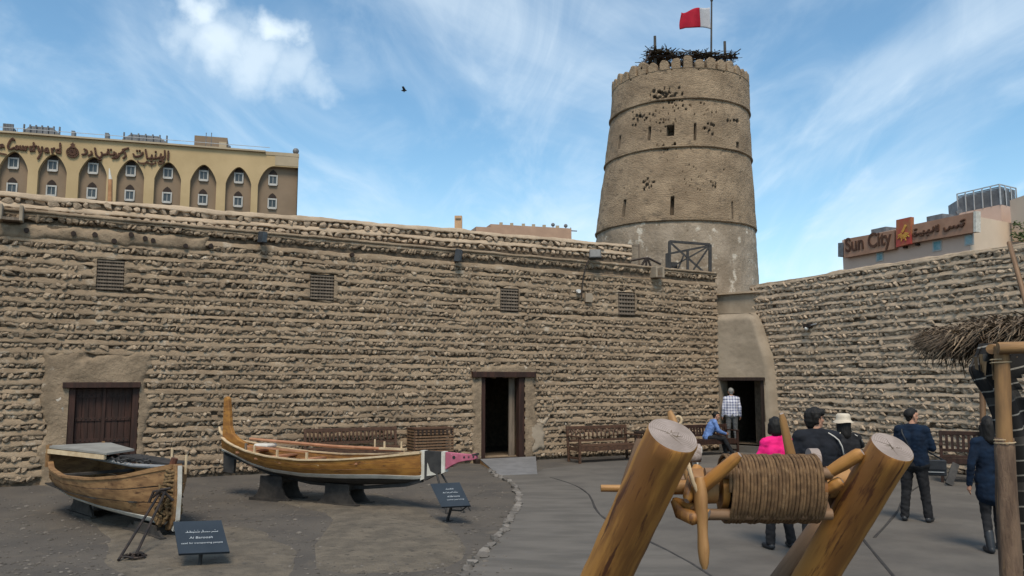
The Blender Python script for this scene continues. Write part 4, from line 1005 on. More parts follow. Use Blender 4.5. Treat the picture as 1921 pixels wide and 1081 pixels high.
for pl_, L, n in ((SA, SAL, 5), (SB, 2.6, 3)):
    for k in range(n):
        a, b = L * k / n, L * (k + 1) / n; mb = MB()
        for j in range(14):
            z = zs0 + (zs1 - zs0 - .15) * (j + .5) / 14; mb.beam(pl_.w(a + .06, z, -.02), pl_.w(b - .06, z, -.06), .04, .085)
        mb.beam(pl_.w(a, zs0, -.1), pl_.w(b, zs0, -.1), .04, .04)
        part('louvre_panel', mb, M_LOUVRE, city); 
    mb = MB()
    for k in range(n + 1): mb.beam(pl_.w(L * k / n, zs0, .02), pl_.w(L * k / n, zs1 + .02, .02), .08, .08)
    mb.beam(pl_.w(0, zs1, .0), pl_.w(L, zs1, .0), .08, .08); part('screen_frame', mb, M_METALF, city)
part('plant_block', MB().prism([SA.w(.2, zs0, -.3), SA.w(SAL - .2, zs0, -.3), SB.w(2.4, zs0, -.3), SB.w(2.4, zs0, -.3) + d * 6], (0, 0, zs1 - zs0 - .3)), M_LOUVRE, city)
q = P(1917, 392, 64); part('roof_block', MB().box(q + Vector((1, 0, -.8)), (2.6, 2, 3.4)), M_CITY_LIT, city)
part('satellite_mast', MB().tube([P(1797, 408, 63), P(1799, 388, 63)], .07, 6).beam(P(1794, 400, 63), P(1804, 396, 63), .15, .25), M_LOUVRE, city)
# distant low building between the wall and the tower
A, d2 = plane_vp(1000, 120, 6160); FP = Plane(A - d2 * 30, A)
far = thing('low_terracotta_building', 'low pinkish building just showing above the wall, left of the tower', 'building', FP.w(30, 0))
a, b = FP.px(893, 430)[0], FP.px(1072, 430)[0]; zt_ = FP.px(985, 424)[1]
part('wall', MB().prism([FP.w(a, 0), FP.w(b, 0), FP.w(b, zt_), FP.w(a + 2.2, zt_), FP.w(a + 2.2, zt_ - .5), FP.w(a, zt_ - .5)], -FP.n * 8), mat('terracotta_render', (.42, .27, .185), (.36, .23, .16), .5, .9), far)
for x in (941, 961, 983, 1002, 1022, 1047): 
    s = FP.px(x, 424)[0]; part('parapet_pier', MB().beam(FP.w(s, zt_ - .1, -.3), FP.w(s, zt_ + .35, -.3), .5, .5), M_HOTELT, far)
for (x, y) in ((1039, 421), (1063, 423)):
    s, z = FP.px(x, y); part('roof_lamp', MB().tube([FP.w(s, zt_, -.4), FP.w(s, z, -.4)], .06, 6).ball(FP.w(s, z, -.4), .3, 8, 6), M_LOUVRE, far)
s, z = FP.px(1072, 430); part('antenna', MB().beam(FP.w(s - .6, z - .2, -.3), FP.w(s + 1., z - .2, -.3), .15, .15).beam(FP.w(s, z - 1.5, -.3), FP.w(s, z + .3, -.3), .12, .12), M_LOUVRE, far)
ch = thing('chimney_stack', 'small pale chimney peeping over the stone wall, left of the low building', 'chimney', P(862, 430, 40))
q0, q1 = P(857, 470, 40), P(857, 407, 40)
part('stack', MB().beam(P(860, 480, 40), P(860, 406, 40), .36, .36), mat('pale_orange_render', (.58, .36, .20), (.50, .31, .18), 2), ch)
part('stack_cap', MB().beam(P(855, 412, 40), P(865, 412, 40), .42, .08), M_HOTELB, ch)
pp0, pp1 = P(212, 420, 34), P(205, 316, 34)
pol = thing('tapered_pole', 'pointed wooden mast tip rising over the wall in front of the arched hotel', 'pole', pp0)
rod('mast', pp0 - Vector((0, 0, 4)), P(207, 337, 34), .16, .09, mat('orange_mast_wood', (.46, .24, .12), (.34, .17, .08), 3), pol, 10, 5); rod('mast_tip', P(207, 337, 34), pp1, .07, .02, M_WHITE, pol, 8, 3)
# ------------------------------------------------------------------ doors, frames, fittings on the long wall
wb_ = lambda pl, s, z, d: pl.w(s, z, d)
def wbox(pl, s0, s1, z0, z1, d0, d1):
    return MB().box((0, 0, 0), (1, 1, 1), Matrix.Translation(pl.w((s0 + s1) / 2, (z0 + z1) / 2, (d0 + d1) / 2)) @ Matrix.Rotation(pl.yaw, 4, 'Z') @ Matrix.Diagonal((abs(s1 - s0), abs(d1 - d0), abs(z1 - z0), 1)))
a, b, z0, z1 = dA
door = thing('double_door', 'closed dark brown double wooden door in the wall behind the left boat', 'door', WL.w((a + b) / 2, z0))
part('lintel', wbox(WL, a - .12, b + .02, z1 - .10, z1 + .02, -.12, .10), M_DARKWOOD2, door, bev=.01)
fw = .13
for s in (a + fw / 2, b - fw / 2): part('door_jamb', wbox(WL, s - fw / 2, s + fw / 2, z0, z1 - .105, -.10, -.01), M_DARKWOOD2, door, bev=.008)
mid = (a + b) / 2
for k, (l0, l1) in enumerate(((a + fw + .004, mid - .03), (mid + .03, b - fw - .004))):
    leaf = part('door_leaf', wbox(WL, l0, l1, z0 + .01, z1 - .11, -.20, -.155), M_DARKWOOD2, door)
    n = 4
    for i in range(n):
        p0 = l0 + (l1 - l0) * i / n; part('plank', wbox(WL, p0 + .006, p0 + (l1 - l0) / n - .006, z0 + .02, z1 - .12, -.152, -.135 + .004 * (i % 2)), M_DARKWOOD2, leaf)
    for zf in (.08, .36, .62, .9): part('batten', wbox(WL, l0 + .01, l1 - .01, z0 + (z1 - z0 - .1) * zf - .04, z0 + (z1 - z0 - .1) * zf + .04, -.131, -.11), M_DARKWOOD2, leaf)
    st = MB()
    for zf in (.08, .36, .62, .9):
        for i in range(6): st.ball(WL.w(l0 + (l1 - l0) * (i + .5) / 6, z0 + (z1 - z0 - .1) * zf, -.108), .014, 7, 5)
    part('iron_stud', st, M_IRON, leaf, kind='stuff')
part('centre_post', wbox(WL, mid - .035, mid + .035, z0, z1 - .105, -.15, -.09), M_DARKWOOD2, door, bev=.006)
part('sill', wbox(WL, a - .05, b + .05, z0 - .12, z0 - .002, -.12, .06), M_KERB, door)

a, b, z0, z1 = dB
of = thing('door_frame', 'open doorway frame with a long dark lintel beam, behind the pink prow of the boat', 'door frame', WL.w((a + b) / 2, z0))
_lz0, _lz1 = WL.px(945, 707)[1], WL.px(945, 697)[1]
part('lintel', wbox(WL, WL.px(885, 700)[0], WL.px(1003, 700)[0], z1 - .03, z1 + .12, -.15, .10), M_DARKWOOD2, of, bev=.012)
part('door_jamb', wbox(WL, a, a + .13, z0 - .02, z1 - .035, -.18, -.02), M_DARKWOOD2, of, bev=.008)
part('door_jamb', wbox(WL, b - .17, b, z0 - .02, z1 - .035, -.18, .00), M_DARKWOOD2, of, bev=.008)
part('door_leaf', MB().beam(WL.w(b - .25, z0, -.30), WL.w(b - .25, z1 - .06, -.30), .16, .06, up=tuple(WL.n)), M_GREYWOOD, of, label='pale grey edge of the opened door')
part('threshold', wbox(WL, a - .22, b + .3, z0 - .13, z0 - .01, -.2, .16), M_DARKWOOD, of, bev=.01)
ramp_ = thing('ramp', 'grey board ramp sloping down from the open doorway onto the path', 'ramp', WL.w((a + b) / 2, 0, .8))
r0, r1, r2, r3 = WL.w(a - .1, z0 + .0, .17), WL.w(b + .25, z0, .17), G(1008, 890), G(936, 893)
r2 = Vector((r2.x, r2.y, .012)); r3 = Vector((r3.x, r3.y, .012))
mb = MB().add([r0, r1, r2, r3, r0 - Vector((0, 0, .03)), r1 - Vector((0, 0, .03)), r2 - Vector((0, 0, .008)), r3 - Vector((0, 0, .008))], [(0, 1, 2, 3), (7, 6, 5, 4), (0, 3, 7, 4), (1, 5, 6, 2), (3, 2, 6, 7)])
part('deck', mb, mat('grey_rubber_mat', (.19, .185, .185), (.15, .147, .147), 3, .8, .3, 60, .003), ramp_)
part('side_board', MB().add([r0 - Vector((0, 0, .032)), r3 - Vector((0, 0, .01)), Vector((r3.x, r3.y, 0)), Vector((r0.x, r0.y, 0))], [(0, 1, 2, 3)]), M_LOG2, ramp_)

# kerb: stones along the left side of the path, a thin rim on the right
M_RIM = mat('dark_kerb_rim', (.055, .05, .046), (.035, .032, .03), 6)
kerb = link('kerb', None, kind='structure')
kr = random.Random(2); krocks = make_rocks(10, M_KERB, 90)
pts = [Vector(p) for p in gp(curve([(918, 884)] + path_l[1:-1], 6))]
acc = 0; nxt = 0
for i in range(len(pts) - 1):
    a, b = pts[i], pts[i + 1]; L = (b - a).length; 
    while nxt < acc + L:
        p = a + (b - a) * ((nxt - acc) / L); w = kr.uniform(.13, .30)
        M = Matrix.Translation((p.x + kr.uniform(-.03, .03), p.y, .012)) @ Matrix.Rotation(math.atan2(b.y - a.y, b.x - a.x) + kr.uniform(-.3, .3), 4, 'Z') @ Matrix.Diagonal((w * 1.1, kr.uniform(.12, .19), kr.uniform(.06, .13), 1))
        link('stone', krocks[kr.randrange(10)], kerb, M); nxt += w
    acc += L
for pl_ in (path_r[:-1], [(1598, 940), (1612, 1000), (1650, 1050), (1700, 1110)], [(1738, 905), (1700, 930), (1680, 965), (1640, 1010)]):
    q = [Vector(p) for p in gp(curve([tuple(x) for x in pl_], 6))]
    link('rim', MB().tube([p + Vector((0, 0, -.008)) for p in q], .026, 8, wob=.5).mesh('rim', M_RIM, True), kerb, Matrix())
# sand round the boat cradles; the sun on it is painted as paler sand
def mound(name, pxs, h, m, seed):
    q = [G(x, y) for x, y in pxs]; c = sum(q, Vector()) / len(q); rings = 10; n = 64; vs = [(c.x, c.y, h)]; poly = q
    def edge(an):
        d = Vector((math.cos(an), math.sin(an), 0)); best = .1
        for i in range(len(poly)):
            a, b = poly[i] - c, poly[(i + 1) % len(poly)] - c; e = b - a; det = d.x * (-e.y) + e.x * d.y
            if abs(det) < 1e-9: continue
            t = (a.x * (-e.y) + e.x * a.y) / det; u = (d.x * a.y - d.y * a.x) / det
            if t > 0 and -.001 <= u <= 1.001: best = max(best, t)
        return best
    for k in range(1, rings + 1):
        for i in range(n):
            an = 2 * math.pi * i / n; r = edge(an) * k / rings * (1 + .09 * nz(math.cos(an) * 2.5, math.sin(an) * 2.5, seed))
            x, y = c.x + r * math.cos(an), c.y + r * math.sin(an)
            z = h * (1 - (k / rings) ** 2) * (1 + .6 * nz(x * 2.2, y * 2.2, seed)) + .006 * (k < rings) - (.004 if k == rings else 0) + .008 * nz(x * 9, y * 9)*(k<rings)
            vs.append((x, y, z))
    fs = [(0, 1 + i, 1 + (i + 1) % n) for i in range(n)] + [(1 + (k - 1) * n + i, 1 + k * n + i, 1 + k * n + (i + 1) % n, 1 + (k - 1) * n + (i + 1) % n) for k in range(1, rings) for i in range(n)]
    return part(name, MB().add(vs, fs), m, smooth=True, kind='structure')
mound('sunlit_sand_patch', [(478, 935), (520, 925), (590, 922), (640, 930), (700, 925), (745, 935), (800, 955), (860, 1000), (880, 1040), (830, 1075), (620, 1080), (560, 1060), (600, 1010), (625, 975), (600, 955), (540, 948)], .03, M_SAND_LIT, 1)
mound('sunlit_sand_patch', [(118, 958), (200, 950), (320, 985), (480, 990), (560, 1030), (540, 1100), (300, 1110), (190, 1060), (205, 1010), (170, 985)], .03, M_SAND_LIT, 2)
# small loose pebbles in the sand
pb_ = MB(); prr = random.Random(3)
for _ in range(1900):
    x, y = prr.uniform(-40, 960), prr.uniform(905, 1080); p = G(x, y)
    s = prr.uniform(.006, .028) if prr.random() < .93 else prr.uniform(.03, .05); pb_.ball((p.x, p.y, .004), s, 5, 4, sc=(1, 1, .5))
part('pebbles', pb_, M_PEBBLE, kind='stuff')

# floodlights, spouts, conduit
def flood(px, py, w, h, yaw, tilt, label, boxed=False):
    s, z = WL.px(px, py); p = WL.w(s, z, .16)
    t = thing('floodlight', label, 'floodlight', p, 'floodlights fixed near the top of the long wall')
    M = Matrix.Translation(p) @ Matrix.Rotation(WL.yaw + yaw, 4, 'Z') @ Matrix.Rotation(tilt, 4, 'X')
    part('housing', MB().box((0, 0, 0), (w, .16, h), M, taper=.92), M_FLOOD, t, bev=.01)
    part('glass', MB().box((0, -.085, 0), (w * .8, .01, h * .82), M), M_GLASS, t)
    part('bracket', MB().beam(WL.w(s, z - h * .4, -.12), WL.w(s, z - h * .5, .12), .05, .04).beam(WL.w(s, z - h * .5, .12), p - Vector((0, 0, h * .3)), .04, .04), M_IRON, t)
    return t
flood(490, 447, .16, .26, .5, .1, 'narrow dark floodlight in a wall niche above the second vent from the left')
flood(855, 481, .17, .33, .9, .15, 'tall dark floodlight on the wall between the second and third vents')
flood(1111, 479, .36, .27, -.55, -.3, 'boxy black floodlight turned sideways, left of the broken railing')
# stone spouts: short plastered gutters with dark stain below
for (px, py, lab) in ((22, 402, 'pale wooden framed gutter spout at the upper left edge of the wall'), (1229, 512, 'pale plaster gutter spout just below the low black railing')):
    s, z = WL.px(px, py); t = thing('gutter_spout', lab, 'spout', WL.w(s, z, .1), 'gutter spouts of the long wall')
    w = .22 if px < 100 else .16
    for sg in (-1, 1): part('cheek', wbox(WL, s + sg * w, s + sg * (w - .07), z - .17, z + .17, -.1, .26), M_SMOOTH, t, bev=.02)
    part('trough', wbox(WL, s - w + .072, s + w - .072, z - .16, z - .10, -.1, .24), M_GREYWOOD, t)
    part('dark_mouth', wbox(WL, s - w + .072, s + w - .072, z - .098, z + .1, -.1, -.02), M_PIT, t)
cb = thing('conduit', 'black cable run with two small pale boxes below the boxy floodlight', 'cable', WL.w(*WL.px(1095, 530)))
def wp(px, py, d=.03): s, z = WL.px(px, py); return WL.w(s, z, d)
part('cable', MB().tube([wp(1103, 488), wp(1098, 500), wp(1094, 515), wp(1091, 535), wp(1090, 560)], .018, 6), M_IRON, cb)
part('cable', MB().tube([wp(1100, 513), wp(1140, 516), wp(1180, 519), wp(1222, 521)], .010, 6), M_GREYWOOD, cb)
part('junction_box', MB().tube([wp(1083, 547, .01), wp(1083, 547, .1)], .06, 12), M_BOXW, cb)
s, z = WL.px(1103, 559); part('junction_box', wbox(WL, s - .11, s + .11, z - .13, z + .13, -.02, .07), M_SMOOTH, cb, bev=.01)
fx = thing('wall_lamp', 'small black lamp bracket with a white bulb on the right-hand wall', 'lamp', WR.w(*chip))
s, z = chip; part('bracket', wbox(WR, s - .13, s + .13, z - .05, z + .07, -.1, .12), M_IRON, fx, bev=.015); part('bulb', MB().ball(WR.w(s - .02, z - .07, .08), .06, 10, 7), M_BOXW, fx, smooth=True)
part('arm', MB().beam(WR.w(s + .12, z + .02, .05), WR.w(s + .3, z + .05, .02), .03, .03), M_METALF, fx)

# railings on the roof terrace
TPY = 25.9
rp = lambda x, y, Y=26.3: P(x, y, Y)
t = thing('timber_railing', 'dark timber railing with crossed braces on the terrace against the tower', 'railing', rp(1290, 505))
for (a_, b_, w) in (((1256, 453), (1256, 512), .085), ((1332, 459), (1332, 512), .095), ((1256, 453), (1332, 459), .075), ((1290, 470), (1290, 512), .075), ((1251, 476), (1251, 512), .08), ((1251, 477), (1332, 461), .06),
                  ((1256, 454), (1322, 512), .055), ((1332, 461), (1301, 506), .055), ((1332, 461), (1262, 500), .05), ((1283, 478), (1272, 505), .05)):
    part('rail', MB().beam(rp(*a_), rp(*b_), w, w, up=(0, 1, 0)), M_BLACK, t)
part('board', MB().beam(rp(1262, 492, 26.4), rp(1262, 512, 26.4), .3, .03, up=(0, 1, 0)), M_BLACK, t)
t = thing('broken_railing', 'low black bent railing with splayed struts, left of the timber railing', 'railing', rp(1205, 498, 25))
for (a_, b_) in (((1163, 493), (1205, 485)), ((1205, 485), (1216, 484)), ((1216, 484), (1240, 496)), ((1212, 485), (1202, 501)), ((1213, 485), (1212, 503)), ((1215, 485), (1222, 503))):
    part('bar', MB().tube([rp(*a_, 24.9), rp(*b_, 24.9)], .035, 7), M_IRON, t)
for (x) in (1160, 1196): 
    pass
g = thing('wire_fence_panel', 'faint wire mesh panel between the parapet end and the tower', 'fence', rp(1190, 480, 25.1))
part('post', MB().beam(rp(1199, 458, 25.1), rp(1199, 500, 25.1), .05, .05), M_GREYWOOD, g)
part('post', MB().beam(rp(1167, 462, 24.5), rp(1167, 500, 24.5), .04, .04), M_GREYWOOD, g)
part('rail', MB().beam(rp(1120, 455, 24), rp(1199, 462, 25.1), .04, .04), M_GREYWOOD, g)

# ------------------------------------------------------------------ boats
def boat_frame(p0, p1):
    x = (Vector((p1.x, p1.y, 0)) - Vector((p0.x, p0.y, 0))); L = x.length; x.normalize()
    yv = Vector((-x.y, x.x, 0))
    M = Matrix(((x.x, yv.x, 0, p0.x), (x.y, yv.y, 0, p0.y), (0, 0, 1, 0), (0, 0, 0, 1))); return M, L
class Hull:
    def __init__(s, st, power=2.2):  # stations: x, sheer z, strake z, keel z, half beam
        s.st = st; s.pw = power
    def at(s, x):
        c = [np.interp(x, [q[0] for q in s.st], [q[i] for q in s.st]) for i in range(1, 5)]
        return c
    def pt(s, x, side, v, off=0.):   # v 0 sheer .. 1 strake .. 2 keel
        # smooth the stations
        cs = [s.at(x + d) for d in (-.12, -.06, 0, .06, .12)]; sh, sk, ke, hb = [sum(c[i] for c in cs) / 5 for i in range(4)]
        if v <= 1: z = sh + (sk - sh) * v; u = (sh - z) / max(.05, sh - ke)
        else: z = sk + (ke - sk) * (v - 1); u = (sh - z) / max(.05, sh - ke)
        u = max(0, min(1, u)); y = hb * (1 - u ** s.pw) ** .62 * (1 - .10 * u)
        return Vector((x, side * max(y - off, 0.0), z + off * .5 * (u ** 2)))
    def strip(s, x0, x1, side, v0, v1, out, th, n=48, nv=4, f=None):
        vs = []
        for i in range(n + 1):
            x = x0 + (x1 - x0) * i / n
            for k in range(nv + 1): vs.append(s.pt(x, side, v0 + (v1 - v0) * k / nv, -out))
            for k in range(nv, -1, -1): vs.append(s.pt(x, side, v0 + (v1 - v0) * k / nv, -out + th))
        m = 2 * (nv + 1); fs = [(i * m + k, i * m + (k + 1) % m, (i + 1) * m + (k + 1) % m, (i + 1) * m + k) for i in range(n) for k in range(m)]
        fs += [tuple(range(m)), tuple(reversed(range(n * m, n * m + m)))]
        return MB().add(vs, fs)

# boat in front of the wall, with tall sternpost and pink beak
pS, pE = G(428, 915), None
S2 = Vector((-.3464 * 15.9, 15.9, 0)); E2 = Vector((-.0404 * 13.6, 13.6, 0))
MB2, L2 = boat_frame(S2, E2); MB2 = MB2 @ Matrix.Diagonal((.957, 1, 1, 1))
boat = thing('wooden_racing_boat', 'long varnished wooden boat with tall sternpost and pink beak prow, on black cradles', 'boat', M=MB2)
H2 = Hull([(-.05, 1.10, .86, .80, .03), (.15, 1.04, .83, .76, .16), (.5, .97, .78, .68, .30), (1.0, .89, .66, .54, .46), (1.6, .83, .575, .42, .58), (2.4, .80, .54, .36, .64), (3.2, .83, .55, .35, .58), (3.9, .885, .56, .40, .42), (4.35, .93, .54, .44, .24), (4.62, .96, .53, .50, .09), (4.9, .98, .6, .6, .05)], 2.4)
def bpart(nm, mb, m, root=None, **k):
    root = root or boat; mb.xf(PM[root.name] if root.parent is None else PM[root.name]); return part(nm, mb, m, root, **k)
def hull_parts(H, boat, MBx, x0, x1, wood, white, black, inner, nplank):
    for sd_ in (-1, 1):
        for k in range(nplank):
            v0, v1 = k / nplank * .9, (k + 1) / nplank * .9
            part('plank', H.strip(x0, x1, sd_, v0 + .012, v1 - .012, .0, .028).xf(MBx), wood, boat, auto=True)
        part('rubbing_strake', H.strip(x0, x1, sd_, .90, 1.20, .014, .03).xf(MBx), white, boat, auto=True)
        part('bottom_planking', H.strip(x0 + .05, x1 - .03, sd_, 1.18, 2.0, .0, .02, nv=8).xf(MBx), black, boat, auto=True)
        part('gunwale', H.strip(x0, x1, sd_, -.055, .03, .022, .07, nv=1).xf(MBx), M_CREAMW if boat is not None and wood is M_HULL else M_BLACKD, boat, auto=True)
hull_parts(H2, boat, MB2, 0, 4.62, M_HULL, M_WHITE, M_BLACK, M_REDW, 3)
B = lambda x, y, z: MB2 @ Vector((x, y, z))
# keel/stern skeg
part('keel', MB().prism([(.05, -.03, .80), (.5, -.03, .70), (1.2, -.03, .50), (2.2, -.03, .37), (3.4, -.03, .35), (4.3, -.03, .44), (4.62, -.03, .53), (4.62, -.03, .47), (4.3, -.03, .38), (3.4, -.03, .29), (2.2, -.03, .31), (1.2, -.03, .44), (.5, -.03, .64), (.05, -.03, .76)], (0, .06, 0)).xf(MB2), M_BLACK, boat)
part('rudder_board', MB().prism([(.02, -.03, .80), (.32, -.03, .74), (.30, -.03, .42), (.04, -.03, .44)], (0, .06, 0)).xf(MB2), M_BLACK, boat)
# tall sternpost, flaring into the hull
spz = 1.84
part('sternpost', MB().prism([(-.01, -.045, spz - .02), (.05, -.045, spz + .02), (.11, -.045, spz - .02), (.15, -.045, 1.55), (.18, -.045, 1.30), (.25, -.045, 1.16), (.40, -.045, 1.06), (.62, -.045, .98), (.5, -.045, .80), (.1, -.045, .82), (-.01, -.045, 1.0)], (0, .09, 0)).xf(MB2), M_HULL, boat, bev=.012)
part('stern_horn', MB().tube([B(.15, 0, 1.08), B(-.05, 0, 1.14), B(-.12, 0, 1.20), B(-.14, 0, 1.28)], [.04, .04, .03, .018], 8), M_CREAMW, boat, smooth=True)
# stem, bands and beak
def beak(x0, x1, zt0, zt1, zb0, zb1, m, nm, w=.05, lab=None): return part(nm, MB().prism([(x0, -w, zb0), (x1, -w, zb1), (x1, -w, zt1), (x0, -w, zt0)], (0, 2 * w, 0)).xf(MB2), m, boat, label=lab)
beak(4.60, 4.68, .995, .995, .50, .535, M_WHITE, 'painted_band', .058)
beak(4.68, 5.02, .99, .985, .50, .66, M_BLACK, 'stem_board', .05)
beak(5.02, 5.09, .992, .99, .63, .66, M_WHITE, 'painted_band', .057)
part('painted_wedge', MB().prism([(4.74, -.056, .80), (4.80, -.056, .66), (4.93, -.056, .61), (4.73, -.056, .58)], (0, .112, 0)).xf(MB2), M_WHITE, boat)
bk = MB(); top = [(5.09, .985), (5.25, .975), (5.42, .968), (5.6, .962), (5.62, .98), (5.68, .985)]; bot = [(5.69, .90), (5.62, .875), (5.5, .862), (5.35, .83), (5.2, .765), (5.09, .70)]
part('beak', MB().prism([(x, -.04, z) for x, z in top + bot], (0, .08, 0)).xf(MB2), M_PINK, boat, bev=.006)
for (x, r_) in ((5.26, .028), (5.46, .018), (5.55, .014), (5.64, .016)): part('dot', MB().tube([B(x, -.046, .905 + (x - 5.26) * .06), B(x, .046, .905 + (x - 5.26) * .06)], r_, 10), M_BLACK, boat)
part('beak_cap', MB().prism([(5.60, -.043, .965), (5.70, -.043, .99), (5.71, -.043, .955), (5.62, -.043, .945)], (0, .086, 0)).xf(MB2), M_BLACK, boat)
# inside: floor, thwarts, inner rail on posts, spars
part('floor_boards', MB().prism([(x, -hb_ * .72, .60) for x, hb_ in ((.8, .3), (1.6, .5), (2.6, .55), (3.6, .42), (4.1, .25))] + [(x, hb_ * .72, .60) for x, hb_ in ((4.1, .25), (3.6, .42), (2.6, .55), (1.6, .5), (.8, .3))], (0, 0, .02)).xf(MB2), M_REDW, boat)
for x in (.75, 1.35, 2.0, 2.75, 3.5): 
    hb_ = H2.at(x)[3]; zz = H2.at(x)[0] - .08; part('thwart', MB().box((x, 0, zz), (.16, hb_ * 1.92, .03)).xf(MB2), M_REDW if x != 2.75 else M_CREAMW, boat)
for k, x in enumerate((.95, 1.22, 1.85, 2.55)):
    hb_, zz = H2.at(x)[3], H2.at(x)[0]
    part('rail_post', MB().box((x, -hb_ + .05, zz + .055), (.035, .035, .15)).xf(MB2), M_CREAMW if k else M_GREYWOOD, boat)
part('inner_rail', MB().beam((1.0, -.40, .975), (2.56, -.57, .94), .04, .03).xf(MB2), M_REDW, boat)
part('spar', MB().tube([(.55, .12, 1.06), (2.4, .35, .965), (4.0, .22, .965)], .026, 8).xf(MB2), M_REDW, boat)
part('spar', MB().tube([(.9, .3, 1.0), (2.6, .5, .93), (3.9, .35, .96)], .02, 8).xf(MB2), M_CREAMW, boat)
part('folded_cloth', MB().box((.95, .12, .95), (.34, .3, .07)).xf(MB2), M_WHITEC, boat, bev=.03)
part('spar_peg', MB().tube([(2.6 + .75, .35, .92), (2.6 + .75, .35, 1.12)], .016, 6).xf(MB2), M_CREAMW, boat)
part('oar_rest', MB().box((4.0, -.02, 1.0), (.55, .07, .035)).tube([(3.82, -.02, 1.0), (3.82, -.02, 1.12)], .02, 6).tube([(4.18, -.02, 1.0), (4.18, -.02, 1.13)], .018, 6).xf(MB2), M_CREAMW, boat)
part('shore_pole', MB().tube([(4.93, -.05, .62), (5.18, -.12, .0)], .018, 6).xf(MB2), M_BLACK, boat)
part('shore_pole', MB().tube([(4.96, .05, .62), (5.4, .1, .0)], .016, 6).xf(MB2), M_BLACK, boat)
def cradle(x, top, hw_t, hw_b, Mx, label, wd=.22):
    o = Mx @ Vector((x, 0, 0)); t = thing('boat_cradle', label, 'cradle', o, 'black boat cradles')
    cv = [(-hw_b, 0), (-hw_b + .02, .04), (-hw_t * 1.28, .12), (-hw_t * 1.05, top * .55), (-hw_t, top), (hw_t, top), (hw_t * 1.05, top * .55), (hw_t * 1.28, .12), (hw_b - .02, .04), (hw_b, 0)]
    for sd_ in (-1, 1):
        part('side_board', MB().prism([(x + a, sd_ * wd, z) for a, z in cv], (0, -sd_ * .035, 0)).xf(Mx), M_BLACKD, t)
    for e in (-1, 1): part('cross_bar', MB().box((x + e * hw_t * .8, 0, top - .06), (.05, wd * 2 - .075, .1)).xf(Mx), M_BLACKD, t)
    part('foot', MB().box((x, -wd, .025), (hw_b * 2.1, .09, .05)).xf(Mx), M_BLACKD, t); part('foot', MB().box((x, wd, .025), (hw_b * 2.1, .09, .05)).xf(Mx), M_BLACKD, t)
    return t
cradle(1.42, .44, .26, .46, MB2, 'left black cradle under the pink-beaked boat')
cradle(2.95, .38, .26, .46, MB2, 'right black cradle under the pink-beaked boat')

# the short beamy boat at the left
S1 = Vector(((152 - 960.5) / 1546 * 14.3, 14.3, 0)); E1 = Vector(((338 - 960.5) / 1546 * 11.7, 11.7, 0))
MB1, L1 = boat_frame(S1, E1)
boat1 = thing('wooden_work_boat', 'broad old wooden boat with rope-wrapped bow and grey stern deck, on dark cradles', 'boat', M=MB1)
H1 = Hull([(-.05, .84, .44, .28, .42), (.6, .74, .40, .24, .60), (1.4, .70, .36, .20, .70), (2.4, .74, .30, .16, .68), (3.2, .82, .24, .12, .48), (L1 - .35, .90, .17, .11, .22), (L1 - .02, .97, .13, .12, .05), (L1 + .2, .98, .13, .12, .04)], 2.8)
for sd_ in (-1, 1):
    for k in range(3):
        v0, v1 = k / 3 * .9, (k + 1) / 3 * .9
        part('plank', H1.strip(0, L1, sd_, v0 + .012, v1 - .012, .0, .03).xf(MB1), M_HULL1, boat1, auto=True)
    part('rubbing_strake', H1.strip(0, L1, sd_, .90, 1.06, .012, .03).xf(MB1), M_WHITE, boat1, auto=True)
    part('bottom_planking', H1.strip(0, L1 - .05, sd_, 1.05, 2.0, .0, .02, nv=8).xf(MB1), M_BLACK, boat1, auto=True)
    part('gunwale', H1.strip(0, L1, sd_, -.05, .03, .02, .09, nv=1).xf(MB1), M_HULL1, boat1, auto=True)
part('transom', MB().prism([(0, -.42, .84), (0, -.40, .55), (0, -.28, .36), (0, 0, .28), (0, .28, .36), (0, .40, .55), (0, .42, .84), (0, .40, 1.02), (0, -.40, 1.02)], (-.04, 0, 0)).xf(MB1), M_HULL1, boat1)
part('stern_deck', MB().prism([(-.03, -.43, 1.05), (.10, -.50, 1.05), (1.35, -.02, .98), (1.15, .50, 1.0), (.10, .52, 1.05), (-.03, .43, 1.05)], (0, 0, .03)).xf(MB1), mat('grey_weathered_deck', (.26, .25, .225), (.2, .19, .17), 3, .85), boat1)
part('deck_beam', MB().beam((.1, -.5, 1.0), (1.3, -.02, .94), .05, .07).xf(MB1), M_CREAMW, boat1)
for (x, y) in ((0.0, -.43), (.0, .43), (.12, -.5)): part('stern_post', MB().box((x, y, .92), (.05, .04, .36)).xf(MB1), M_HULL1, boat1)
part('inner_shell', MB().prism([(.1, -.5, .46), (1.4, -.62, .46), (2.4, -.6, .46), (3.3, -.36, .46), (3.3, .36, .46), (2.4, .6, .46), (1.4, .62, .46), (.1, .5, .46)], (0, 0, .02)).xf(MB1), M_BLACK, boat1)
for x in (.9, 1.9, 2.8): part('thwart', MB().box((x, 0, H1.at(x)[0] - .06), (.16, H1.at(x)[3] * 1.85, .035)).xf(MB1), M_BLACKD, boat1)
part('spar', MB().tube([(.35, .05, .88), (1.9, .18, .84), (3.4, .05, .93)], .03, 8).xf(MB1), M_METALF, boat1)
part('dark_board', MB().beam((1.2, .38, .93), (3.0, .42, .92), .35, .04).xf(MB1), M_BLACK, boat1)
part('bailing_box', MB().box((1.35, -.30, .80), (.20, .16, .22), Matrix.Rotation(.25, 4, 'Y')).xf(MB1), mat('faded_pink_box', (.42, .27, .22), (.34, .2, .16), 8), boat1)
net = MB(); nr = random.Random(6)
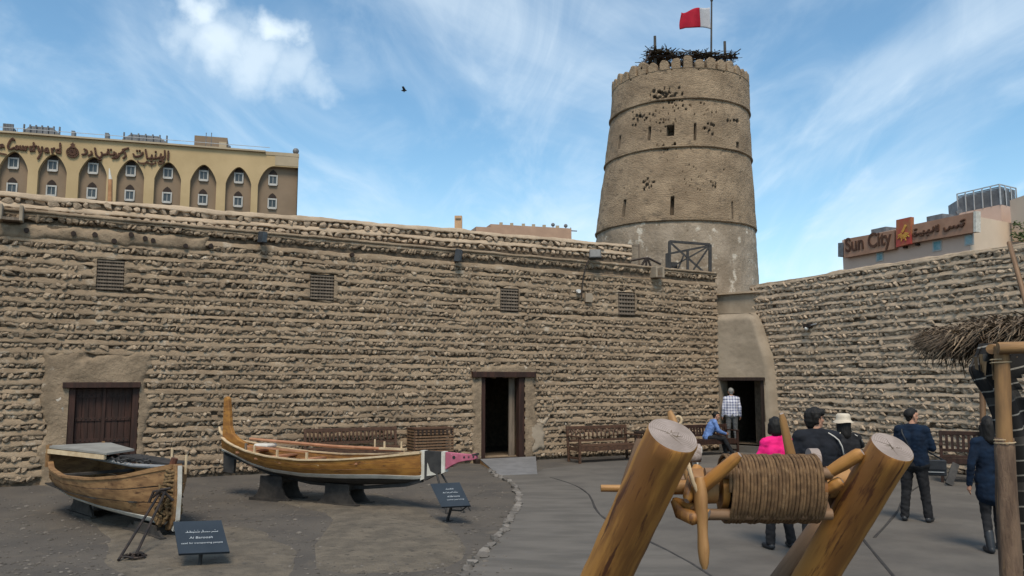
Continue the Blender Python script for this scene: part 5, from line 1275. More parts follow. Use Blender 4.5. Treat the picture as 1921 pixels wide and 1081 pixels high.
for _ in range(36):
    p = Vector((nr.uniform(.9, 2.3), nr.uniform(0.1, .5), .86 + nr.uniform(0, .08))); a = nr.uniform(0, 6.3)
    q = [p + Vector((math.cos(a + k * .7) * .16, math.sin(a + k * .7) * .1, .02 * math.sin(k * 2))) for k in range(6)]; net.tube(q, .013, 5)
part('tangled_net', net.xf(MB1), M_BLACK, boat1, kind='stuff')
# stem post with rope wrapping
sx = L1 + .0
part('stem_post', MB().prism([(sx - .10, -.05, 1.0), (sx + .09, -.05, 1.0), (sx + .12, -.05, .6), (sx + .10, -.05, .25), (sx - .02, -.05, .10), (sx - .3, -.05, .08), (sx - .2, -.05, .2), (sx - .06, -.05, .5)], (0, .1, 0)).xf(MB1), M_HULL1, boat1, bev=.01)
part('stem_facing', MB().prism([(sx + .10, -.025, .99), (sx + .13, -.025, .99), (sx + .155, -.025, .6), (sx + .13, -.025, .25), (sx + .03, -.025, .09), (sx - .02, -.025, .11), (sx + .10, -.025, .26), (sx + .125, -.025, .6)], (0, .05, 0)).xf(MB1), M_WHITE, boat1)
rp_ = MB()
for k in range(13):
    z = .92 - k * .052; w = .09 + .05 * k / 12; c = (sx - .07 - .05 * (k / 12), 0, z)
    q = [(c[0] + math.cos(a) * (.13 + .02 * math.sin(k * 3)), math.sin(a) * w, z + .02 * math.sin(a * 2 + k)) for a in [2 * math.pi * i / 14 for i in range(15)]]; rp_.tube(q, .027, 6, cap=False)
part('rope_wrapping', rp_.xf(MB1), mat('old_dark_rope', (.20, .13, .06), (.1, .06, .03), 20, .95, .8, 90, .006), boat1, smooth=True)
nb = MB()
for _ in range(26):
    p = Vector((sx - .08 + nr.uniform(-.1, .1), -.13 + nr.uniform(-.06, .05), nr.uniform(.28, .75))); q = [p + Vector((nr.uniform(-.04, .04), nr.uniform(-.04, .02), -k * .05)) for k in range(4)]; nb.tube(q, .02, 5)
part('hanging_rope_ends', nb.xf(MB1), MATS['old_dark_rope'], boat1, kind='stuff')
for (x, y, h) in ((L1 - .55, .18, .28), (L1 - .05, .16, .22)): part('thole_pin', MB().tube([(x, y, .85), (x + .01, y, .9 + h)], .018, 6).xf(MB1), M_CREAMW, boat1)
part('bow_fitting', MB().tube([(L1 - .12, .0, .98), (L1 - .1, .02, 1.08)], .05, 8).xf(MB1), mat('rusty_iron', (.12, .045, .025), (.07, .03, .02), 9), boat1)
c1_ = cradle(.95, .34, .34, .52, MB1, 'dark cradle under the stern of the rope-bowed boat'); c2_ = cradle(3.35, .17, .34, .60, MB1, 'dark cradle under the bow of the rope-bowed boat')
# iron anchor leaning on the bow
an = thing('anchor', 'thin black iron anchor leaning on the bow of the left boat', 'anchor', G(225, 1055))
pA, pB = G(222, 1056) + Vector((0, 0, .03)), P(300, 925, 11.5)
pA2, pB2 = G(252, 1052) + Vector((0, 0, .03)), P(312, 918, 11.5)
part('shank', MB().tube([pA, pB], .018, 7), M_IRON, an); part('shank', MB().tube([pA2 , pB2], .018, 7), M_IRON, an)
part('fluke', MB().tube([pB + Vector((-.12, -.05, -.12)), pB + Vector((-.06, -.06, .03)), pB + Vector((.02, -.05, .04)), pB + Vector((.10, -.05, 0)), pB + Vector((.2, -.03, -.1))], .02, 7), M_IRON, an)
part('fluke', MB().tube([pB2 + Vector((-.16, -.05, -.10)), pB2 + Vector((-.05, -.06, .0)), pB2 + Vector((.08, -.05, .02))], .02, 7), M_IRON, an)
part('ring', MB().tube([pA2 + Vector((.09 * math.cos(k * .524) + .03, .09 * math.sin(k * .524), .02)) for k in range(13)], .014, 6, cap=False), M_IRON, an)
part('chain_heap', MB().tube([pA2 + Vector((nr.uniform(-.12, .12), nr.uniform(-.1, .1), .02 + .02 * (k % 3))) for k in range(22)], .013, 5), M_IRON, an)

# ------------------------------------------------------------------ information boards
def infoboard(corner_px, Yt, Yb, foot_px, lines, label, roll=0):
    tl, tr_, br, bl = [P(x, y, Y) for (x, y), Y in zip(corner_px, (Yt[0], Yt[1], Yb[1], Yb[0]))]
    br = bl + (tr_ - tl).normalized() * (br - bl).length
    ft_ = G(*foot_px); t = thing('information_board', label, 'sign', ft_, 'slanted information boards beside the boats')
    u = (tr_ - tl); v = (tl - bl); nrm = u.cross(v).normalized()
    if nrm.dot(CAM - tl) < 0: nrm = -nrm
    part('panel', MB().prism([bl, br, tr_, tl], -nrm * .03), M_BOARD, t, label=None)
    c = (tl + tr_ + bl + br) / 4
    part('post', MB().tube([ft_, Vector((ft_.x, ft_.y, 0)) + (c - ft_) * .97 - nrm * .05 if False else c - nrm * .035 - v * .2], .024, 8), M_BLACK, t)
    part('base_plate', MB().tube([ft_, ft_ + Vector((0, 0, .015))], .07, 12), M_BLACK, t)
    U, V = u.normalized(), v.normalized(); W = u.length; Hh = v.length
    for (txt, cx, cy, w, h) in lines:
        if txt is None: # arabic line: connected strokes
            mb = MB(); n = int(w / .035); r = random.Random(int(cx * 100 + cy * 1000)); x = -w / 2; prev = None
            o = bl + u * cx + v * cy + nrm * .003
            while x < w / 2:
                wd = r.uniform(.02, .045) * .7; hh = r.choice((.25, .9, .3, .45, 1.0, .3)) * h
                a = o + U * x; b = a + U * wd
                mb.beam(a, b, .006, .003, up=tuple(nrm)); mb.beam(b, b + V * hh, .006, .003, up=tuple(nrm))
                if r.random() < .4: mb.ball(a + V * h * (1.1 if r.random() < .5 else -.35), .0045, 5, 4)
                x += wd + (.016 if r.random() < .25 else 0)
            part('lettering', mb, M_PRINT, t, kind='stuff')
        else:
            me = text_mesh(txt, 1.0, .003); co = np.empty(len(me.vertices) * 3, 'f'); me.vertices.foreach_get('co', co); co = co.reshape(-1, 3)
            mn, mxx = co.min(0), co.max(0); co[:, 0] = (co[:, 0] - (mn[0] + mxx[0]) / 2) * w / (mxx[0] - mn[0]); co[:, 1] = (co[:, 1] - mn[1]) * h / (mxx[1] - mn[1]); co[:, 2] *= .5
            me.vertices.foreach_set('co', co.reshape(-1)); me.materials.clear(); me.materials.append(M_PRINT); me.update(); me.name = 'lettering'
            o = bl + u * cx + v * cy + nrm * .0035; V2 = nrm.cross(U)
            if V2.dot(V) < 0: V2 = -V2
            link('lettering', me, t, Matrix(((U.x, V2.x, nrm.x, o.x), (U.y, V2.y, nrm.y, o.y), (U.z, V2.z, nrm.z, o.z), (0, 0, 0, 1))), kind='stuff')
    return t
infoboard([(325, 979), (415, 976), (431, 1031), (335, 1039)], (10.15, 10.3), (9.75, 9.9), (374, 1063),
          [(None, .52, .63, .34, .03), ('Al Baroosh', .50, .43, .26, .035), ('used for transporting people', .50, .26, .46, .032)], 'slanted dark slate sign with faint white writing, in front of the left boat')
infoboard([(807, 908), (862, 905), (880, 945), (828, 951)], (13.1, 13.0), (12.7, 12.55), (839, 978),
          [(None, .55, .72, .12, .02), (None, .5, .57, .22, .02), ('Al Barooma', .55, .38, .2, .028), ('used for pearl diving', .56, .24, .27, .026)], 'slanted blue-grey sign on a black post below the pink beak of the boat')
br_ = thing('sign_stay', 'bent black metal foot bar behind the blue-grey sign', 'bracket', G(872, 968))
part('bar', MB().tube([P(845, 957, 12.9), P(866, 958, 12.9), P(876, 950, 12.85), P(880, 940, 12.85)], .012, 6).tube([P(878, 950, 12.85), P(883, 959, 12.85)], .012, 6), M_BLACK, br_)
# ------------------------------------------------------------------ benches
def bench(M, W, D, Hs, Hb, m, label, carve='turned', arms=True, legs=4, group='wooden benches along the walls', nsl=16):
    t = thing('bench', label, 'bench', M=M)
    X = lambda mb: mb.xf(M)
    for sx_ in (-1, 1):
        part('leg', X(MB().box((sx_ * (W / 2 - .04), -D / 2 + .035, Hs / 2 + (.12 if arms else 0)), (.06, .06, Hs + (.24 if arms else 0)))), m, t, bev=.006)
        part('leg', X(MB().beam((sx_ * (W / 2 - .04), D / 2 - .035, 0), (sx_ * (W / 2 - .04), D / 2 + .05, Hb), .06, .06, up=(0, 1, 0))), m, t, bev=.006)
        part('side_rail', X(MB().beam((sx_ * (W / 2 - .04), -D / 2 + .07, Hs - .07), (sx_ * (W / 2 - .04), D / 2 - .07, Hs - .07), .035, .08)), m, t)
        part('stretcher', X(MB().beam((sx_ * (W / 2 - .04), -D / 2 + .07, .12), (sx_ * (W / 2 - .04), D / 2 - .07, .12), .03, .05)), m, t)
        if arms: part('armrest', X(MB().beam((sx_ * (W / 2 - .04), -D / 2 - .02, Hs + .26), (sx_ * (W / 2 - .04), D / 2 + .0, Hs + .26), .075, .035)), m, t, bev=.006)
    n = 5
    for k in range(n): part('seat_slat', X(MB().box((0, -D / 2 + .03 + (D - .1) * (k + .5) / n, Hs + .012), (W - .14, (D - .1) / n - .012, .026))), m, t)
    part('apron', X(MB().box((0, -D / 2 + .035, Hs - .06), (W - .14, .03, .11))), m, t)
    yb = lambda z: D / 2 - .035 + .085 * z / Hb
    part('top_rail', X(MB().box((0, yb(Hb - .05), Hb - .05), (W - .0, .045, .09))), m, t, bev=.008)
    part('lower_rail', X(MB().box((0, yb(Hs + .12), Hs + .12), (W - .13, .035, .06))), m, t)
    z0_, z1_ = Hs + .15, Hb - .095
    for k in range(nsl):
        x = -W / 2 + .1 + (W - .2) * (k + .5) / nsl
        if carve == 'turned':
            n_ = 9; pts = [(x, yb(z0_ + (z1_ - z0_) * i / (n_ - 1)), z0_ + (z1_ - z0_) * i / (n_ - 1)) for i in range(n_)]
            part('spindle', X(MB().tube(pts, [.012 + .018 * abs(math.sin(i * 1.35 + .4)) for i in range(n_)], 8)), m, t, smooth=True)
        elif carve == 'slat': part('back_slat', X(MB().beam((x, yb(z0_), z0_), (x, yb(z1_), z1_), (W - .2) / nsl * .55, .02, up=(0, 1, 0))), m, t)
        elif carve == 'arch':
            w = (W - .2) / nsl; z2 = (z0_ + z1_) / 2
            part('spindle', X(MB().tube([(x, yb(z0_), z0_), (x, yb(z2), z2), (x, yb(z1_), z1_)], [.012, .026, .012], 8)), m, t, smooth=True)
            part('carved_arch', X(MB().tube([(x - w * .5, yb(z1_), z1_ - .08), (x - w * .3, yb(z1_), z1_ - .02), (x, yb(z1_), z1_), (x + w * .3, yb(z1_), z1_ - .02), (x + w * .5, yb(z1_), z1_ - .08)], .012, 6)), m, t)
    return t
def onwall(pl, s, d, flip=0): # local +y = towards the wall
    p = pl.w(s, 0, d); return Matrix(((pl.u.x, -pl.n.x, 0, p.x), (pl.u.y, -pl.n.y, 0, p.y), (0, 0, 1, 0), (0, 0, 0, 1)))
s0_, s1_ = WL.px(1024, 815)[0], WL.px(1150, 815)[0]
bench(onwall(WL, (s0_ + s1_) / 2 + .10, 1.05), 1.95, .62, .42, .93, M_BENCH, 'carved brown wooden bench against the wall, right of the open doorway', 'arch', nsl=13)
s0_, s1_ = WL.px(566, 830)[0], WL.px(740, 830)[0]
bench(onwall(WL, (s0_ + s1_) / 2, .45), s1_ - s0_, .5, .55, 1.02, M_BENCH, 'long carved bench against the wall, behind the middle of the pink-beaked boat', 'turned', arms=False, nsl=22)
s0_, s1_ = WL.px(1172, 840)[0], WL.px(1222, 840)[0]
bench(onwall(WL, (s0_ + s1_) / 2 + .05, .8), (s1_ - s0_) + .15, .5, .42, .72, M_DARKWOOD, 'low very dark seat between the carved bench and the big log', 'slat', nsl=10)
# slatted crate / chair back
a, b = WL.px(765, 820)[0], WL.px(833, 820)[0]; zt_, zb_ = WL.px(800, 803)[1], 0
cr = thing('slatted_crate', 'brown slatted wooden crate standing against the wall near the prow', 'crate', WL.w((a + b) / 2, 0, .3))
for s in (a, b): 
    for d_ in (.05, .55): part('corner_post', MB().beam(WL.w(s, 0, d_), WL.w(s, zt_, d_), .05, .05), M_BENCH, cr)
for k in range(13):
    z = .06 + (zt_ - .1) * k / 12
    part('slat', MB().beam(WL.w(a - .02, z, .585), WL.w(b + .02, z, .585), .018, (zt_) / 13 * .55), M_RAIL, cr)
    part('slat', MB().beam(WL.w(a - .035, z, .05), WL.w(a - .035, z, .55), .018, (zt_) / 13 * .55), M_RAIL, cr)
part('lid', MB().beam(WL.w(a - .04, zt_ + .015, .3), WL.w(b + .04, zt_ + .015, .3), .62, .03), M_BENCH, cr)
for k in range(9): part('lid_stud', MB().beam(WL.w(a + (b - a) * (k + .5) / 9, zt_ - .12, .60), WL.w(a + (b - a) * (k + .5) / 9, zt_ - .01, .60), .05, .012), M_DARKWOOD, cr)
# bench where the man in blue sits
seatP = G(1318, 868)
Mb = Matrix.Translation(WL.w(WL.px(1335, 800)[0] - .85, 0, .95)) @ Matrix.Rotation(WL.yaw, 4, 'Z')
bench(Mb, 1.7, .5, .43, .86, M_DARKWOOD2, 'reddish-brown bench by the wall corner under the seated man', 'slat', nsl=14)
bx = P(1308, 845, 21.5); bt = thing('white_stool', 'small white box table beside the seated man', 'table', (bx.x, bx.y, 0))
part('top', MB().box((bx.x, bx.y, bx.z + .02), (.22, .2, .16)), M_BOXW, bt, bev=.01); part('leg', MB().tube([(bx.x, bx.y, 0), (bx.x, bx.y, bx.z - .06)], .025, 8), M_BOXW, bt)
# red-brown armchair by the right wall, at right
Mc = Matrix.Translation(G(1812, 905)) @ Matrix.Rotation(R(-28), 4, 'Z')
bench(Mc, .95, .62, .52, 1.06, M_DARKWOOD2, 'dark red wooden armchair bench near the right-hand wall, beside the man in blue', 'slat', nsl=7)
bd = thing('leaning_board', 'short dark board leaning against the red armchair bench', 'board', G(1780, 912))
gb = G(1780, 912); part('board', MB().beam(gb + Vector((0, 0, .03)), gb + Vector((.32, .28, .42)), .04, .14, up=(1, 0, 0)), M_BLACK, bd)

# ------------------------------------------------------------------ foreground windlass
WY = 5.0
wl = thing('rope_windlass', 'large timber windlass in the foreground: leaning logs, spoked hubs and a rope-wound drum', 'windlass', (P(1400, 900, WY).x, WY, 0))
def axis_log(px0, py0, Y0, px1, py1, lean, r0, r1, cap=True, name='log', m=None, seg=40):
    """top end at pixel, Y0; runs through pixel (px1,py1) at Y1=Y0+lean; extended to the ground"""
    a = P(px0, py0, Y0); b = P(px1, py1, Y0 + lean); d = b - a; t = (.0 - a.z) / d.z; e = a + d * t
    L = (e - a).length; mb = MB(); n = 26; pts = []; rs = []
    for i in range(n + 1):
        tt = i / n; rr = r0 + (r1 - r0) * tt
        if i == 0: rr *= .97
        pts.append((0, 0, L * tt)); rs.append(rr)
    pts.insert(1, (0, 0, .012)); rs.insert(1, r0)
    mb.tube(pts, rs, seg, wob=.05); mb.mi[-1] = 1; mb.mi[-2] = 1
    return part(name, mb, [m or M_LOG, M_LOGEND], wl, M=axisM(a, e), auto=True), a, e
lg1, a1, e1 = axis_log(1262, 816, 4.75, 1140, 1075, .62, .150, .148)
lg2, a2, e2 = axis_log(1674, 838, 4.85, 1530, 1081, .62, .126, .128)
# slimmer rear legs leaning the other way
axis_log(1215, 830, 5.75, 1165, 985, -.05, .085, .09, name='rear_leg', m=M_RAIL, seg=20)
axis_log(1650, 838, 5.7, 1560, 960, .0, .07, .075, name='rear_leg', m=M_RAIL, seg=20)
# end-grain cracks: thin dark wedges let into the cut faces
def cracks(a, e, r, n, seed):
    d = (a - e).normalized(); q = axisM(a, e); mb = MB(); rr = random.Random(seed)
    for k in range(n):
        an = rr.uniform(0, 6.28) if k else .6; l = r * rr.uniform(.3, .7) if k else r * .96; p0 = Vector((rr.uniform(-.02, .02), rr.uniform(-.02, .02), -.0005)); p1 = Vector((math.cos(an) * l, math.sin(an) * l, -.0005)); w = .004
        s_ = Vector((-math.sin(an), math.cos(an), 0)) * w
        mb.add([q @ (p0 - s_), q @ (p0 + s_), q @ p1], [(0, 1, 2)])
    return part('crack', mb, M_PIT, wl, kind='stuff')
cracks(a1, e1, .15, 9, 2); cracks(a2, e2, .126, 6, 5)
# axle, rails
xl, xr = P(1290, 915, WY + .1), P(1560, 915, WY + .1)
dc = P(1455, 914, WY + .15); RD = .178
def hx_(px, py=914, Y=WY + .15): return P(px, py, Y)
axl = rod('axle', hx_(1230), hx_(1600), .045, .045, M_LOG2, wl, 16, 4)
for (y, Yk) in ((888, -.12), (889, .2), (965, -.1), (966, .22)):
    rod('drum_bar', P(1322, y, WY + .15 + Yk), P(1560, y, WY + .15 + Yk), .034, .034, M_RAIL, wl, 14, 3)
rod('cross_rod', P(1127, 916, 5.25), P(1330, 917, 5.25), .022, .026, M_LOG2, wl, 10, 3)
rod('cross_rod', P(1185, 900, 5.7), P(1640, 905, 5.7), .035, .035, M_RAIL, wl, 10, 3)
# rope coil: one rope wound round the drum bars
u_ = (hx_(1530) - hx_(1356)); L = u_.length; ud = u_.normalized(); fwd = Vector((0, 1, 0)); upv = Vector((0, 0, 1))
turns = 27; q = []; rb = random.Random(8)
for i in range(turns * 28 + 1):
    t = i / (turns * 28); an = 2 * math.pi * i / 28; c = hx_(1356) + ud * L * t
    tn_ = i / 28
    # rounded-square section
    ca, sa = math.cos(an), math.sin(an); k = 1 / max(abs(ca) ** 4 + abs(sa) ** 4, .01) ** .25
    rr = RD * (.80 + .2 * k) * (1 + .012 * math.sin(tn_ * 1.7) + .01 * math.sin(tn_ * 5.1))
    q.append(c + fwd * (-ca * rr) + upv * (sa * rr * 1.12 - .008) + ud * (.012 * sa + .0015 * math.sin(tn_ * 2.3)))
rope = MB().tube(q, .0104, 7, cap=True)
part('rope_coil', rope, M_ROPE, wl, smooth=True)
q = []
for i in range(turns * 22 + 1):
    t = i / (turns * 22); an = 2 * math.pi * i / 22; c = hx_(1361) + ud * L * .95 * t; rr = RD - .022
    q.append(c + fwd * (-math.cos(an) * rr) + upv * (math.sin(an) * rr * 1.05))
part('rope_coil', MB().tube(q, .0125, 6), M_ROPE, wl, smooth=True)
for px in (1354, 1533):
    c = hx_(px); part('drum_flange', MB().tube([c - ud * .02, c + ud * .02], RD * .72, 24), M_LOG, wl, auto=True)
# hubs with four spokes each
def peg(p0, p1, r0, rm, r1, name='spoke', m=M_LOG2, sq=.75, bend=0.):
    return rod(name, p0, p1, 1, 1, m, wl, 16, 12, wob=.05, sq=sq, bend=bend, prof=lambda t: float(np.interp(t, [0, .15, .5, .85, .97, 1], [r0, r0 * 1.05, rm, r1 * 1.15, r1, r1 * .6])), cap_m=M_LOGEND)
hL, hR = P(1318, 915, 5.1), P(1568, 900, 5.15)
part('hub', MB().tube([P(1296, 912, 5.12), P(1340, 912, 5.12)], .11, 20, wob=.08), M_LOG2, wl, auto=True)
part('hub', MB().tube([P(1550, 905, 5.2), P(1590, 905, 5.2)], .095, 20, wob=.08), M_LOG2, wl, auto=True)
peg(P(1300, 930, 5.05), P(1388, 853, 4.86), .036, .042, .030, m=M_LOG)      # up-right stub
rod('spoke', P(1312, 895, 5.0), P(1322, 1068, 4.95), 1, 1, M_LOG2, wl, 18, 16, wob=.10, sq=.7, prof=lambda t: float(np.interp(t, [0, .08, .25, .42, .5, .62, .8, .95, 1], [.035, .052, .056, .050, .044, .042, .046, .034, .018])), cap_m=M_LOGEND)               # long handle down
peg(P(1305, 925, 5.25), P(1256, 772, 5.45), .042, .038, .030)               # up, behind the big log
peg(P(1330, 965, 5.0), P(1262, 938, 5.15), .028, .040, .022, m=M_LOG)       # short crescent
part('crescent_brace', MB().tube([P(1262, 940, 5.1), P(1275, 962, 5.05), P(1300, 972, 5.0), P(1325, 968, 5.0)], [.015, .038, .044, .03], 12), M_LOG, wl, smooth=True)
peg(P(1310, 880, 5.15), P(1288, 940, 5.0), .045, .055, .035, m=M_LOG)
peg(P(1500, 930, 5.3), P(1466, 776, 5.15), .034, .040, .026)                # tall paddle over the rope
peg(P(1545, 893, 5.05), P(1618, 848, 4.9), .032, .040, .034, m=M_LOG)       # up-right stub on the right
rod('spoke', P(1556, 905, 5.3), P(1590, 1040, 5.35), 1, 1, M_RAIL, wl, 18, 14, wob=.1, sq=.7, prof=lambda t: float(np.interp(t, [0, .1, .35, .6, .9, 1], [.04, .045, .04, .035, .035, .02])), cap_m=M_LOGEND)
peg(P(1552, 918, 5.05), P(1580, 902, 5.0), .03, .036, .028, m=M_LOG)
for (x, y, Y, r) in ((1304, 850, 5.3, .058), (1526, 862, 5.35, .07)):        # pale round rope guides
    c = P(x, y, Y); part('pale_disc', MB().tube([c - ud * .03, c + ud * .03], r, 22).xf(Matrix.Identity(4)), M_LOGEND, wl, auto=True)
part('pale_wedge', MB().ball(P(1300, 858, 5.25), .045, 12, 8, sc=(1.3, .6, .7)), M_LOGEND, wl, smooth=True)
# little ring fitting above the left log
c = P(1272, 789, 5.45); part('ring', MB().tube([c + Vector((math.cos(k * .5236) * .022, 0, math.sin(k * .5236) * .026)) for k in range(13)], .010, 8, cap=False), M_CREAMW, wl, smooth=True)
part('lashing', MB().tube([P(1290, 868, 5.0), P(1300, 905, 4.97), P(1318, 940, 4.97), P(1298, 955, 5.05)], .014, 7), M_CREAMW, wl, smooth=True)

# ------------------------------------------------------------------ thatched shelter at right
HY = 5.6
hut = thing('thatched_shelter', 'palm-thatched shelter corner with peeled log post and striped black textile wall, at the right edge', 'shelter', (P(1890, 700, HY).x, HY, 0))
pt, pbm = P(1879, 650, HY), P(1913, 1317, HY)
o = rod('corner_post', Vector((pbm.x, pbm.y, 0)), pt, .066, .046, M_HUTPOST, hut, 20, 16, wob=.14, bend=.03)
rod('eave_beam', P(1872, 653, HY - .05), P(2300, 642, HY - .35), .040, .05, M_HUTPOST, hut, 14, 6)
rod('eave_beam', P(1860, 655, HY + .03), Vector((P(1860, 655, HY).x + 2.25, HY + 2.6, pt.z + .12)), .035, .04, M_HUTPOST, hut, 12, 5)
rod('rear_post', Vector((P(1860, 655, HY).x + 2.2, HY + 2.4, 0)), Vector((P(1860, 655, HY).x + 2.2, HY + 2.4, pt.z + .1)), .05, .045, M_HUTPOST, hut, 14, 6)
rod('far_post', Vector((P(2250, 700, HY).x, HY - .2, 0)), Vector((P(2250, 700, HY).x, HY - .2, pt.z)), .05, .045, M_HUTPOST, hut, 14, 6)
Mx_ = axisM(Vector((pbm.x, pbm.y, 0)), pt)
bk = MB(); pts_ = [Mx_ @ Vector((.03 * math.sin(math.pi * z / 3), 0, z)) for z in [.0, .2, .4, .6, .8, 1.0, 1.2, 1.4, 1.6, 1.72, 1.80]]; bk.tube(pts_, [.080, .078, .077, .075, .074, .072, .071, .069, .066, .062, .052], 18, wob=.35)
part('bark_sleeve', bk, M_BARK, hut, smooth=True)
for k in range(2): part('lashing', MB().tube([axisM(Vector((pbm.x, pbm.y, 0)), pt) @ Vector((math.cos(j * .6) * .064 + .02, math.sin(j * .6) * .064, zz + .002 * j)) for j in range(16)], .0035, 5), M_CREAMW, hut) if (zz := (1.76, 2.3)[k]) else None
# textile wall with folds; left edge drawn in
edge = [(648, 1840), (670, 1832), (692, 1820), (712, 1828), (740, 1848), (779, 1866), (830, 1878), (900, 1888), (1000, 1900), (1090, 1910), (1200, 1918)]
nzv, nxv = 90, 60; vs = []
o3 = P(1880, 650, HY + .12)
for j in range(nzv + 1):
    py = 645 + (1290 - 645) * j / nzv; xl_ = float(np.interp(py, [q[0] for q in edge], [q[1] for q in edge])); z = P(1900, py, HY + .15).z
    for i in range(nxv + 1):
        px = xl_ + (2350 - xl_) * (i / nxv) ** 1.5
        p = P(px, py, HY + .17)
        p.y += .035 * math.sin(i * .9 + j * .05) + .03 * nz(i * .2, j * .06); vs.append(tuple(p))
fs = []
for j in range(nzv):
    for i in range(nxv):
        a = Vector(vs[j * (nxv + 1) + i]); 
        # tear in the cloth that shows the wall
        px_ = a.x / a.y * F_ / math.cos(PITCH) + W_ / 2 ; 
        py_ = 645 + (1290 - 645) * j / nzv
        if 1906 < px_ < 1960 and 698 < py_ < 742: continue
        fs.append((j * (nxv + 1) + i, j * (nxv + 1) + i + 1, (j + 1) * (nxv + 1) + i + 1, (j + 1) * (nxv + 1) + i))
cl = part('striped_textile', MB().add(vs, fs), M_STRIPE, hut, smooth=True); md = cl.modifiers.new('s', 'SOLIDIFY'); md.thickness = .008
# rags of sacking under the eave
rg = MB(); rr = random.Random(12)
for k in range(7):
    x, y = rr.uniform(1822, 1862), rr.uniform(655, 690); p = P(x, y, HY + rr.uniform(.02, .1)); l = rr.uniform(.06, .16)
    rg.add([p, p + Vector((.03, .01, 0)), p + Vector((.035 + rr.uniform(-.02, .02), .02, -l)), p + Vector((.005, .0, -l * .9))], [(0, 1, 2, 3)])
part('sacking_rags', rg, M_FROND, hut, kind='stuff')
# thatch: mats of straw fanning outwards
tg = MB(); rr = random.Random(21)
e_tip = P(1800, 646, 6.4); e_front = P(1905, 655, 5.35)
def eave(t): return e_tip.lerp(P(2350, 640, 4.9), t)
ridge_dir = Vector((.55, .95, .42)).normalized()
NTH = 11000
for k in range(NTH):
    t = rr.random() ** 1.35; row = rr.random()
    base = eave(t) + Vector((.25, .9, .07)) * row * 1.4
    base.z += -.01 + (.07 + .10 * min(1, t * 3)) * rr.random() ** 1.3 - .03 * (1 - t) + .05 * max(0, 1 - abs(t - .25) * 6)*0
    out = Vector((-.75 + rr.gauss(0, .55), -.42 + rr.gauss(0, .5), -.12 + rr.gauss(0, .24))).normalized()
    if rr.random() < .35: base.z += .03 + .03 * rr.random()
    out.z = min(out.z, .06); out.normalize()
    l = rr.uniform(.14, .38) * (.75 + .5 * t); w = rr.uniform(.003, .009)
    a = base; b = base + out * l; m_ = (a + b) / 2 + Vector((0, 0, .02)); b.z -= .02 + .05 * rr.random() * (row < .15)
    sd_ = out.cross(Vector((0, 0, 1))).normalized() * w
    tg.add([a - sd_, a + sd_, m_ + sd_, m_ - sd_, b + sd_ * .3, b - sd_ * .3, (a + m_) / 2 - Vector((0, 0, w))], [(0, 1, 2, 3), (3, 2, 4, 5), (0, 3, 6), (1, 6, 2)])
part('thatch', tg, M_THATCH, hut, kind='stuff')
bk_ = [eave(0.03) + Vector((.12, .1, -.03)), eave(1) + Vector((0, .1, -.03)), eave(1) + Vector((.3, 1.6, .08)), eave(.03) + Vector((.35, 1.3, .08))]
part('thatch_bed', MB().prism(bk_, (0, 0, .05)), M_FROND, hut)
for k in range(5): rod('purlin', eave(.12 + .2 * k) + Vector((0, .05, -.05)), eave(.12 + .2 * k) + Vector((.35, 1.5, .06)), .018, .015, M_HUTPOST, hut, 8, 3)
# slim pole leaning against the right wall behind the shelter, and small timber post
t = thing('leaning_pole', 'long slim wooden pole leaning against the right-hand wall at the frame edge', 'pole', P(1921, 560, 15))
rod('pole', P(1893, 455, 16.6), P(1990, 800, 14.5), .045, .06, M_RAIL, t, 10, 6)
t = thing('timber_post', 'short timber post with a pale stone cap beside the blue-coated woman', 'post', G(1846, 905))
gq = G(1846, 905); tp = P(1843, 735, gq.y)
rod('post', gq, tp, .07, .06, M_RAIL, t, 10, 5); cpz = P(1858, 797, gq.y - .3); part('cap_stone', MB().box(cpz, (.30, .25, .12), taper=.8), M_WHITEC, t, bev=.02); rod('second_post', Vector((cpz.x, cpz.y, 0)), cpz, .06, .05, M_RAIL, t, 10, 3)
# twig of a tree above the right wall
tr_ = thing('tree', 'few green leafy twigs poking over the right-hand wall at the frame edge', 'tree', P(1960, 500, 24))
q0 = P(1960, 470, 24); rod('trunk', Vector((q0.x, q0.y, 0)), q0, .09, .05, M_RAIL, tr_, 8, 5)
lf = MB(); rr = random.Random(31)
for k in range(26):
    tip = P(rr.uniform(1945, 2050), rr.uniform(380, 450), 24 + rr.uniform(-.8, .8)) if k > 7 else P(rr.uniform(1908, 1930), rr.choice((422, 428, 442, 447)), 24)
    lf.tube([q0 + Vector((rr.gauss(0, .1), rr.gauss(0, .1), 0)), (q0 + tip) / 2 + Vector((0, 0, .1)), tip], [.02, .012, .005], 5)
    for _ in range(22):
        c = tip + Vector((rr.gauss(0, .09), rr.gauss(0, .13), rr.gauss(0, .06))); d1 = Vector((rr.gauss(0, 1), rr.gauss(0, 1), rr.gauss(0, .6))).normalized() * .06; d2 = d1.cross(Vector((rr.gauss(0, 1), rr.gauss(0, 1), 1))).normalized() * .022
        lf.add([c - d1, c + d2, c + d1, c - d2], [(0, 1, 2, 3)])
part('crown', lf, M_LEAF, tr_, kind='stuff')
# bird high over the wall
t = thing('bird', 'tiny dark bird gliding in the sky over the middle of the wall', 'bird', P(758, 170, 40))
c = P(758, 170, 40); part('body', MB().ball(c, .06, 8, 6, sc=(2.4, .8, .8)), M_BLACK, t, smooth=True)
for sg in (-1, 1): part('wing', MB().prism([c + Vector((-.05, 0, .02)), c + Vector((.09, 0, .02)), c + Vector((.02, sg * .3, .10)), c + Vector((-.06, sg * .42, .04))], (0, 0, .012)), M_BLACK, t)
